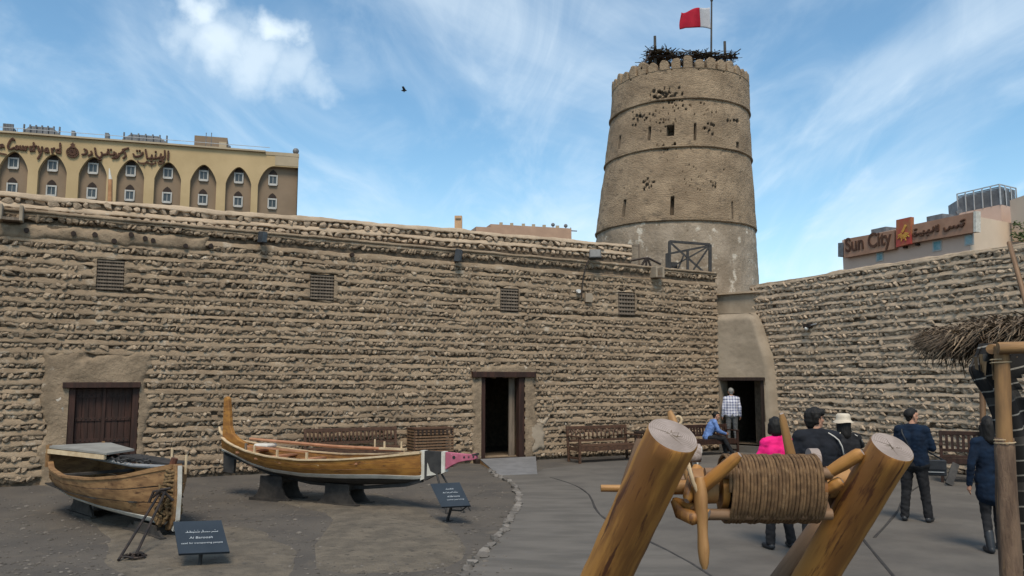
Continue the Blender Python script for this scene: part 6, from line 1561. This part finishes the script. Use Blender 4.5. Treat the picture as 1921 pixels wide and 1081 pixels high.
# ------------------------------------------------------------------ people
def capsule(mb, p0, p1, r0, r1, sc=None, seg=14):
    p0, p1 = Vector(p0), Vector(p1); d = p1 - p0; L = d.length
    if L < 1e-5: mb.ball(p0, r0, seg, 10); return
    z = d / L; x = z.cross(Vector((0, 1, 0)) if abs(z.y) < .9 else Vector((1, 0, 0))).normalized(); y = z.cross(x)
    rings = []
    for k in range(1, 6): a = -math.pi / 2 + math.pi / 2 * k / 5; rings.append((p0 + z * math.sin(a) * r0, math.cos(a) * r0))
    for k in range(0, 5): a = math.pi / 2 * k / 5; rings.append((p1 + z * math.sin(a) * r1, math.cos(a) * r1))
    vs = [p0 - z * r0]
    for c, r in rings:
        for i in range(seg): an = 2 * math.pi * i / seg; vs.append(c + (x * math.cos(an) + y * math.sin(an)) * r)
    vs.append(p1 + z * r1); n = len(rings); fs = [(0, 1 + (i + 1) % seg, 1 + i) for i in range(seg)]
    for j in range(n - 1):
        for i in range(seg): a, b = 1 + j * seg + i, 1 + j * seg + (i + 1) % seg; fs.append((a, b, b + seg, a + seg))
    o = 1 + (n - 1) * seg; fs += [(o + i, o + (i + 1) % seg, len(vs) - 1) for i in range(seg)]
    mb.add(vs, fs)
def fuse(mb, voxel, smooth_it=2, name='body'):
    me = mb.mesh('tmp', [], False); o = bpy.data.objects.new('tmp', me); COL.objects.link(o)
    r = o.modifiers.new('r', 'REMESH'); r.mode = 'VOXEL'; r.voxel_size = voxel
    if smooth_it: s = o.modifiers.new('s', 'SMOOTH'); s.factor = .5; s.iterations = smooth_it
    dg = bpy.context.evaluated_depsgraph_get(); dg.update()
    out = bpy.data.meshes.new_from_object(o.evaluated_get(dg)); bpy.data.objects.remove(o); bpy.data.meshes.remove(me); out.name = name
    out.polygons.foreach_set('use_smooth', [True] * len(out.polygons)); return out
def fused(name, mb, m, root, M, voxel, it=2):
    me = fuse(mb, voxel, it, name); me.materials.clear()
    if name in ('jacket', 'shirt', 'trousers', 'hair'):     # folds and strands
        n_ = len(me.vertices); co = np.empty(n_ * 3, 'f'); no = np.empty(n_ * 3, 'f'); me.vertices.foreach_get('co', co); me.vertices.foreach_get('normal', no); co = co.reshape(-1, 3); no = no.reshape(-1, 3)
        if name == 'hair': a = np.array([nz(c[0] * 60, c[1] * 60, c[2] * 14) * .006 + nz(c[0] * 18, c[1] * 18, c[2] * 12) * .005 for c in co], 'f')
        else: a = np.array([(abs(nz(c[0] * 7 + c[2] * 3, c[1] * 7, c[2] * 11)) - .2) * .013 + nz(c[0] * 20, c[1] * 20, c[2] * 26) * .006 for c in co], 'f')
        me.vertices.foreach_set('co', (co + no * a[:, None]).reshape(-1))
    me.materials.append(m); return link(name, me, root, M)

def person(loc, yaw, H, label, top, bottom, shoes, hair, joints=None, head_yaw=0., head_tilt=0., female=False, hair_style='short', top_len=0., sleeve='long',
           hat=None, vox=.012, loose=.012, bulk=1.0, legs=True, collar=None, fingers='relax'):
    """local frame: +Y forward, +X to the right, Z up, metres for a height H"""
    k = H / 1.75
    J = dict(pelvis=(0, 0, .93), waist=(0, .0, 1.08), chest=(0, .0, 1.30), neck=(0, -.005, 1.47), head=(0, .025, 1.625),
             shL=(-.185, -.01, 1.42), shR=(.185, -.01, 1.42), elL=(-.25, -.03, 1.13), elR=(.25, -.03, 1.13), wrL=(-.27, .05, .89), wrR=(.27, .05, .89),
             hipL=(-.095, 0, .90), hipR=(.095, 0, .90), knL=(-.11, .02, .49), knR=(.11, .02, .49), anL=(-.12, -.02, .085), anR=(.12, -.02, .085))
    if female: J.update(shL=(-.165, -.01, 1.41), shR=(.165, -.01, 1.41), elL=(-.22, -.03, 1.13), elR=(.22, -.03, 1.13), wrL=(-.24, .04, .9), wrR=(.24, .04, .9))
    J.update(joints or {})
    J = {a: Vector(b) * k for a, b in J.items()}
    M = tz(yaw, loc); t = thing('person', label, 'person', M=M)
    HM = Matrix.Translation(J['head']) @ Matrix.Rotation(head_yaw, 4, 'Z') @ Matrix.Rotation(head_tilt, 4, 'X')
    hp = lambda x, y, z: HM @ (Vector((x, y, z)) * k)
    def torso(mb, g):
        w = 1.0 * bulk; sp = (J['neck'] - J['pelvis']).normalized(); rt = (J['shR'] - J['shL']).normalized(); fw = sp.cross(rt) * -1
        P0, P1, P2 = J['pelvis'], J['waist'], J['chest']
        hipw = .075 if not female else .085
        for s_ in (-1, 1):
            capsule(mb, P0 + rt * s_ * hipw * k * w, P1 + rt * s_ * .06 * k * w, (.105 + g) * k * w, (.098 + g) * k * w)
            capsule(mb, P1 + rt * s_ * .06 * k * w, P2 + rt * s_ * .075 * k * w, (.098 + g) * k * w, (.108 + g) * k * w)
        capsule(mb, P2 + rt * .075 * k, J['shR'] * .75 + J['neck'] * .25 - sp * .03 * k, (.10 + g) * k, (.062 + g) * k)
        capsule(mb, P2 - rt * .075 * k, J['shL'] * .75 + J['neck'] * .25 - sp * .03 * k, (.10 + g) * k, (.062 + g) * k)
        capsule(mb, J['shL'], J['shR'], (.058 + g) * k, (.058 + g) * k)
        capsule(mb, J['shL'], J['neck'] - sp * .01 * k, (.052 + g) * k, (.05 + g) * k); capsule(mb, J['shR'], J['neck'] - sp * .01 * k, (.052 + g) * k, (.05 + g) * k)
    def arm(mb, s_, g, frac=1.0):
        sh, el, wr = J['sh' + s_], J['el' + s_], J['wr' + s_]
        capsule(mb, sh, el, (.050 + g) * k, (.038 + g) * k)
        if frac > 0: capsule(mb, el, el + (wr - el) * frac, (.038 + g) * k, (.027 + g * .8) * k)
    def leg(mb, s_, g, frac=1.0):
        hi, kn, an_ = J['hip' + s_], J['kn' + s_], J['an' + s_]
        capsule(mb, hi, kn, (.085 + g) * k, (.055 + g) * k); capsule(mb, kn, kn + (an_ - kn) * frac, (.052 + g) * k, (.038 + g * 1.3) * k)
        c = kn + (an_ - kn) * .3; capsule(mb, c, c + (an_ - kn) * .2, (.052 + g) * k, (.045 + g) * k)
    # ---- body: one continuous mesh with hands and head
    b = MB(); torso(b, 0)
    for s_ in 'LR':
        arm(b, s_, 0); leg(b, s_, 0)
        el, wr = J['el' + s_], J['wr' + s_]; d = (wr - el).normalized(); side = 1 if s_ == 'R' else -1
        inw = (Vector((0, 1, 0)) - d * d.y); inw = inw.normalized() if inw.length > .1 else Vector((0, 0, 1)); pn = d.cross(inw)
        capsule(b, wr, wr + d * .075 * k, .026 * k, .030 * k); capsule(b, wr + inw * .016 * k, wr + d * .08 * k + inw * .022 * k, .018 * k, .017 * k); capsule(b, wr - inw * .016 * k, wr + d * .08 * k - inw * .022 * k, .018 * k, .015 * k)
        curl = pn * (side * -.35)
        for fi, (o_, l) in enumerate(((.027, .070), (.009, .080), (-.009, .074), (-.026, .058))):
            p0 = wr + d * .078 * k + inw * o_ * k; p1 = p0 + (d + curl * .5).normalized() * l * .5 * k; p2 = p1 + (d + curl * 1.8).normalized() * l * .5 * k
            capsule(b, p0, p1, .0095 * k, .0088 * k, seg=8); capsule(b, p1, p2, .0088 * k, .0078 * k, seg=8)
        p0 = wr + d * .025 * k + inw * .024 * k; p1 = p0 + (d * .6 + inw * .8 + curl * .5).normalized() * .04 * k; capsule(b, p0, p1, .013 * k, .0115 * k, seg=8); capsule(b, p1, p1 + (d + inw * .25 + curl).normalized() * .032 * k, .011 * k, .009 * k, seg=8)
        an_ = J['an' + s_]; kn = J['kn' + s_]; ff = Vector((.12 * side, 1, 0)).normalized() if s_ + 'foot' not in (joints or {}) else Vector(joints[s_ + 'foot']).normalized()
        capsule(b, an_ + Vector((0, -.02, -.03)) * k, an_ + ff * .13 * k + Vector((0, 0, -.045)) * k, .035 * k, .032 * k)
    capsule(b, J['neck'] - Vector((0, 0, .04)) * k, J['head'] - Vector((0, .01, .03)) * k, .056 * k, .052 * k)
    # head: skull, jaw, face
    for (c0, c1, r0, r1) in (((0, -.022, .035), (0, .012, .045), .083, .078), ((0, .0, -.01), (0, .028, .0), .070, .066), ((0, .03, -.055), (0, .052, -.082), .045, .034), ((-.032, .02, -.045), (-.018, .05, -.078), .034, .026), ((.032, .02, -.045), (.018, .05, -.078), .034, .026),
                           ((0, .082, .028), (0, .103, -.018), .012, .015), ((-.012, .088, -.022), (.012, .088, -.022), .011, .011), ((-.022, .076, -.052), (.022, .076, -.052), .012, .012), ((-.02, .074, -.062), (.02, .074, -.062), .011, .011), ((-.055, .063, .045), (.055, .063, .045), .017, .017), ((-.038, .06, -.01), (-.03, .055, -.03), .026, .022), ((.038, .06, -.01), (.03, .055, -.03), .026, .022),
                           ((-.083, -.012, .02), (-.085, -.004, -.03), .017, .011), ((.083, -.012, .02), (.085, -.004, -.03), .017, .011)):
        capsule(b, hp(*c0), hp(*c1), r0 * k, r1 * k)
    body = fused('body', b, M_SKIN, t, M, min(vox, .0095), 1)
    # eyes and brows
    e = MB()
    for s_ in (-1, 1): e.ball(hp(s_ * .031, .076, .018), .0115 * k, 10, 7)
    part('eyes', e.xf(M), M_WHITEC, t, smooth=True)
    e = MB()
    for s_ in (-1, 1): e.ball(hp(s_ * .031, .0855, .018), .0055 * k, 8, 6); capsule(e, hp(s_ * .048, .077, .048), hp(s_ * .016, .084, .046), .0045 * k, .005 * k, seg=6)
    part('brows', e.xf(M), M_HAIR, t, smooth=True)
    # ---- hair
    if hair_style:
        h = MB()
        capsule(h, hp(0, -.034, .050), hp(0, .0, .072), .089 * k, .076 * k)
        if hair_style == 'short': capsule(h, hp(0, -.045, .01), hp(0, -.05, -.02), .072 * k, .052 * k); capsule(h, hp(-.04, .042, .092), hp(.04, .042, .092), .030 * k, .030 * k)
        if hair_style == 'thick':
            capsule(h, hp(-.062, -.015, .03), hp(-.066, -.02, -.025), .042 * k, .030 * k); capsule(h, hp(.062, -.015, .03), hp(.066, -.02, -.025), .042 * k, .030 * k); capsule(h, hp(0, -.055, -.02), hp(0, -.055, -.06), .075 * k, .055 * k)
            capsule(h, hp(0, -.04, .02), hp(0, -.055, -.035), .092 * k, .066 * k); capsule(h, hp(-.05, .04, .08), hp(.05, .045, .08), .045 * k, .045 * k)
            for a in range(18): an = a * .9; capsule(h, hp(.06 * math.cos(an), -.02 + .06 * math.sin(an), .08), hp(.09 * math.cos(an + .2), -.02 + .09 * math.sin(an + .2), .075 - .02 * (a % 3)), .03 * k, .02 * k, seg=8)
        if hair_style == 'bob':
            capsule(h, hp(0, -.04, .02), hp(0, -.05, -.05), .096 * k, .08 * k); capsule(h, hp(-.06, -.01, .02), hp(-.068, -.01, -.07), .045 * k, .035 * k); capsule(h, hp(.06, -.01, .02), hp(.068, -.01, -.07), .045 * k, .035 * k); capsule(h, hp(-.04, .05, .085), hp(.04, .05, .085), .038 * k, .038 * k)
        if hair_style == 'long':
            capsule(h, hp(0, -.04, .02), hp(0, -.06, -.16), .094 * k, .085 * k); capsule(h, hp(-.06, -.01, .0), hp(-.075, -.03, -.18), .048 * k, .04 * k); capsule(h, hp(.06, -.01, .0), hp(.075, -.03, -.18), .048 * k, .04 * k)
        if hair_style == 'thin': pass
        fused('hair', h, hair, t, M, .010, 1)
    if hat == 'bucket':
        c = HM; h = MB(); rings = []
        prof = [(.0, .135), (.075, .135), (.098, .118), (.104, .08), (.106, .045), (.112, .035), (.150, .0), (.152, -.004), (.108, .028), (.0, .03)]
        vs = []; n = 32
        for r_, z in prof:
            for i in range(n):
                an = 2 * math.pi * i / n; wv = .008 * math.sin(an * 3) if r_ > .13 else 0
                vs.append(hp(math.cos(an) * r_, -.012 + math.sin(an) * r_ * 1.08, z + .025 + wv))
        fs = [(j * n + i, j * n + (i + 1) % n, (j + 1) * n + (i + 1) % n, (j + 1) * n + i) for j in range(len(prof) - 1) for i in range(n)]
        part('hat', MB().add(vs, fs).xf(M), M_HAT, t, smooth=True)
    if hat == 'cap':
        h = MB(); capsule(h, hp(0, -.02, .055), hp(0, .01, .065), .092 * k, .085 * k); fused('hat', h, M_HAIRG, t, M, .01, 1)
    # ---- trousers, top, shoes
    g = MB()
    sp = Vector((0, 0, 1))
    for s_ in 'LR': leg(g, s_, loose, .97)
    capsule(g, J['hipL'], J['hipR'], (.10 + loose) * k * bulk, (.10 + loose) * k * bulk); capsule(g, J['pelvis'] + Vector((-.06, 0, 0)) * k, J['pelvis'] * .6 + J['waist'] * .4 + Vector((-.05, 0, 0)) * k, (.108 + loose * .5) * k * bulk, (.10 + loose * .5) * k * bulk); capsule(g, J['pelvis'] + Vector((.06, 0, 0)) * k, J['pelvis'] * .6 + J['waist'] * .4 + Vector((.05, 0, 0)) * k, (.108 + loose * .5) * k * bulk, (.10 + loose * .5) * k * bulk)
    fused('trousers', g, bottom, t, M, vox, 3)
    g = MB(); torso(g, .014 + loose * .6)
    for s_ in 'LR': arm(g, s_, .010 + loose * .6, 1.0 if sleeve == 'long' else .0)
    if top_len:
        for s_, kk in (('L', -1), ('R', 1)):
            hi, kn = J['hip' + s_], J['kn' + s_]; capsule(g, J['pelvis'] + Vector((kk * .07, 0, 0)) * k, hi + (kn - hi) * top_len + Vector((-kk * .03, 0, 0)) * k, (.118 + loose) * k, (.125 + loose) * k)
            capsule(g, J['pelvis'] + Vector((0, kk * .02, 0)) * k, (J['hipL'] + J['hipR']) / 2 + Vector((0, 0, -.42 * top_len)) * k, (.11) * k, (.125 + loose) * k)
    if collar is not None: capsule(g, J['neck'] - Vector((0, .0, .02)) * k, J['neck'] + Vector((0, -.018, .0)) * k, .070 * k, .060 * k)
    fused('jacket' if top not in (M_BLUEC, M_PLAID) else 'shirt', g, top, t, M, vox, 2)
    for s_ in 'LR':
        g = MB(); an_ = J['an' + s_]; side = 1 if s_ == 'R' else -1; ff = Vector((.12 * side, 1, 0)).normalized()
        if joints and (s_ + 'foot') in joints: ff = Vector(joints[s_ + 'foot']).normalized()
        capsule(g, an_ + Vector((0, -.03, -.035)) * k, an_ + ff * .14 * k + Vector((0, 0, -.042)) * k, .046 * k, .040 * k); capsule(g, an_ + ff * .06 * k + Vector((0, 0, -.04)) * k, an_ + ff * .155 * k + Vector((0, 0, -.046)) * k, .042 * k, .036 * k)
        if shoes == 'boot': capsule(g, an_ + Vector((0, -.01, 0)) * k, an_ + (J['kn' + s_] - an_) * .42, .052 * k, .060 * k)
        me = fuse(g, .010, 1, 'shoe'); me.materials.append(M_LEATH)
        co = np.empty(len(me.vertices) * 3, 'f'); me.vertices.foreach_get('co', co); co = co.reshape(-1, 3); co[:, 2] = np.maximum(co[:, 2], (an_.z - .085 * k) if an_.z < .3 else -9); me.vertices.foreach_set('co', co.reshape(-1)); link('shoe', me, t, M)
    t['_k'] = k; return t, M, J, hp, k
def clean(t): 
    if '_k' in t: del t['_k']
def piping(t, M, pts, name='piping', r=.006, m=None): part(name, MB().tube([M @ Vector(p) for p in pts], r, 6), m or M_WHITEC, t, smooth=True)

# man in the blue jacket with the shoulder bag
t, M, J, hp, k = person(G(1720, 979), R(-38), 1.72, 'man in a dark blue jacket, black bag at his hip, standing right of the windlass', M_NAVY, M_BLKC, 'shoe', M_HAIR,
    joints=dict(anL=(-.16, -.05, .085), knL=(-.13, .0, .49), anR=(.17, .02, .085), knR=(.13, .04, .49), elL=(-.27, .02, 1.14), wrL=(-.16, .22, 1.12), elR=(.27, .05, 1.15), wrR=(.14, .25, 1.16)), head_yaw=R(-42), hair_style='short', bulk=1.14, loose=.022, collar=1, vox=.012)
clean(t)
sleeve = None
bagM = M @ Matrix.Translation((.24, .10, .83)) @ Matrix.Rotation(R(20), 4, 'Z')
bag = thing('shoulder_bag', 'black rectangular shoulder bag hanging at the hip of the man in blue', 'bag', M=bagM)
part('pouch', MB().box((0, 0, 0), (.38, .13, .24), taper=1.0).xf(bagM), M_LEATH, bag, bev=.02); part('flap', MB().box((0, -.072, .045), (.375, .012, .14)).xf(bagM), M_LEATH, bag, bev=.005)
part('trim', MB().box((.02, -.08, -.06), (.26, .006, .012)).xf(bagM), M_METALF, bag)
part('strap', MB().tube([bagM @ Vector(p) for p in ((-.19, 0, .1), (-.22, -.08, .2))] + [M @ Vector(p) for p in ((.0, -.165, 1.1), (-.12, -.14, 1.36), (-.155, .0, 1.495), (-.1, .12, 1.38), (.1, .19, 1.1))] + [bagM @ Vector((.19, .03, .1))], .014, 6, sq=.5), M_LEATH, bag, smooth=True)
# woman in the navy coat, half behind the shelter post
t, M, J, hp, k = person(G(1869, 1036), R(-12), 1.70, 'woman in a navy coat and black boots, walking behind the shelter post', M_NAVY, M_BLKC, 'boot', M_HAIR, female=True,
    joints=dict(anL=(-.10, -.12, .085), knL=(-.09, .02, .49), anR=(.11, .16, .085), knR=(.10, .14, .5), elL=(-.26, -.08, 1.14), wrL=(-.28, -.03, .88)), hair_style='long', top_len=.42, loose=.01, collar=1)
clean(t)
# woman in hot pink, behind the drum
t, M, J, hp, k = person(G(1464, 1030), R(10), 1.68, 'woman in a hot pink top with short dark hair, behind the rope drum', M_PINKC, M_BLKC, 'shoe', M_HAIR, female=True,
    joints=dict(anL=(-.15, -.02, .085), anR=(.17, .0, .085), elL=(-.26, .03, 1.16), wrL=(-.14, .24, 1.2), elR=(.26, .03, 1.16), wrR=(.14, .24, 1.2)), head_yaw=R(-20), hair_style='bob', loose=.02, collar=1, bulk=1.05)
clean(t); part('bag_panel', MB().ball(J['chest'] + Vector((.11, -.07, -.06)), .105, 14, 9, sc=(.75, .6, 1)).xf(M), M_WHITEC, t, smooth=True, label='pale panel on the back of the pink top')
# tall youth in the charcoal jacket
t, M, J, hp, k = person(G(1541, 1062), R(-4), 1.84, 'dark-haired person in a charcoal jacket with white shoulder piping, behind the drum', M_DKJ, M_BLKC, 'shoe', M_HAIR,
    joints=dict(elL=(-.28, .0, 1.14), wrL=(-.2, .2, 1.08), elR=(.28, .0, 1.14), wrR=(.2, .2, 1.08)), head_yaw=R(-72), hair_style='thick', loose=.03, bulk=1.1, collar=1)
clean(t); piping(t, M, [Vector((.05, -.035, 1.51)) * k, Vector((.12, -.085, 1.475)) * k, Vector((.17, -.105, 1.44)) * k, Vector((.215, -.11, 1.40)) * k, Vector((.25, -.105, 1.33)) * k, Vector((.27, -.10, 1.22)) * k], r=.008)
# woman with the sun hat, photographing with a phone
t, M, J, hp, k = person(G(1592, 1000), R(4), 1.66, 'woman in a beige bucket hat and black jacket raising a blue phone', M_BLKC, M_BLKC, 'shoe', M_HAIR, female=True,
    joints=dict(elL=(-.26, .02, 1.16), wrL=(-.15, .24, 1.2), elR=(.30, .12, 1.30), wrR=(.20, .30, 1.50)), hair_style='long', hat='bucket', loose=.03, bulk=1.08, collar=1)
clean(t); piping(t, M, [Vector((.08, -.05, 1.50)) * k, Vector((.15, -.09, 1.455)) * k, Vector((.22, -.07, 1.42)) * k, Vector((.27, -.03, 1.35)) * k], r=.008)
piping(t, M, [Vector((-.08, -.05, 1.50)) * k, Vector((-.15, -.09, 1.455)) * k, Vector((-.21, -.08, 1.40)) * k], r=.008)
pc = M @ (Vector((.19, .32, 1.60)) * k); ph = thing('phone', 'smartphone in a blue case held up by the woman in the bucket hat', 'phone', pc)
part('case', MB().box(pc, (.085, .014, .16)), M_PHONE, ph, bev=.006); part('camera_bump', MB().box(pc + Vector((-.02, -.009, .055)), (.025, .006, .03)), M_LEATH, ph)
# man in the checked shirt, standing in the dark doorway
gd = WD.w(da + .33, fl, -.05)
t, M, J, hp, k = person(gd, R(-4), 1.70, 'grey-haired man in a checked shirt and grey trousers standing in the dark tower doorway', M_PLAID, M_GREYT, 'shoe', M_HAIRG, hair_style='short', vox=.014, loose=.018, bulk=1.05)
clean(t)
# seated man in light blue
sp_ = WL.w(WL.px(1335, 800)[0] - .90, 0, .92)
t, M, J, hp, k = person(sp_, WL.yaw + R(180) + R(62), 1.68, 'man in a light blue shirt sitting on the bench by the wall corner, leaning forward', M_BLUEC, M_BLKC, 'shoe', M_HAIR,
    joints=dict(pelvis=(0, -.05, .53), waist=(0, .0, .67), chest=(0, .10, .87), neck=(0, .18, 1.02), head=(0, .24, 1.15), shL=(-.18, .15, .98), shR=(.18, .15, .98), elL=(-.24, .25, .73), elR=(.24, .25, .73), wrL=(-.12, .47, .64), wrR=(.12, .47, .64),
                hipL=(-.10, -.02, .52), hipR=(.10, -.02, .52), knL=(-.13, .42, .50), knR=(.13, .42, .50), anL=(-.13, .52, .085), anR=(.14, .66, .085)), hair_style='short', loose=.016, head_tilt=R(-8))
clean(t)
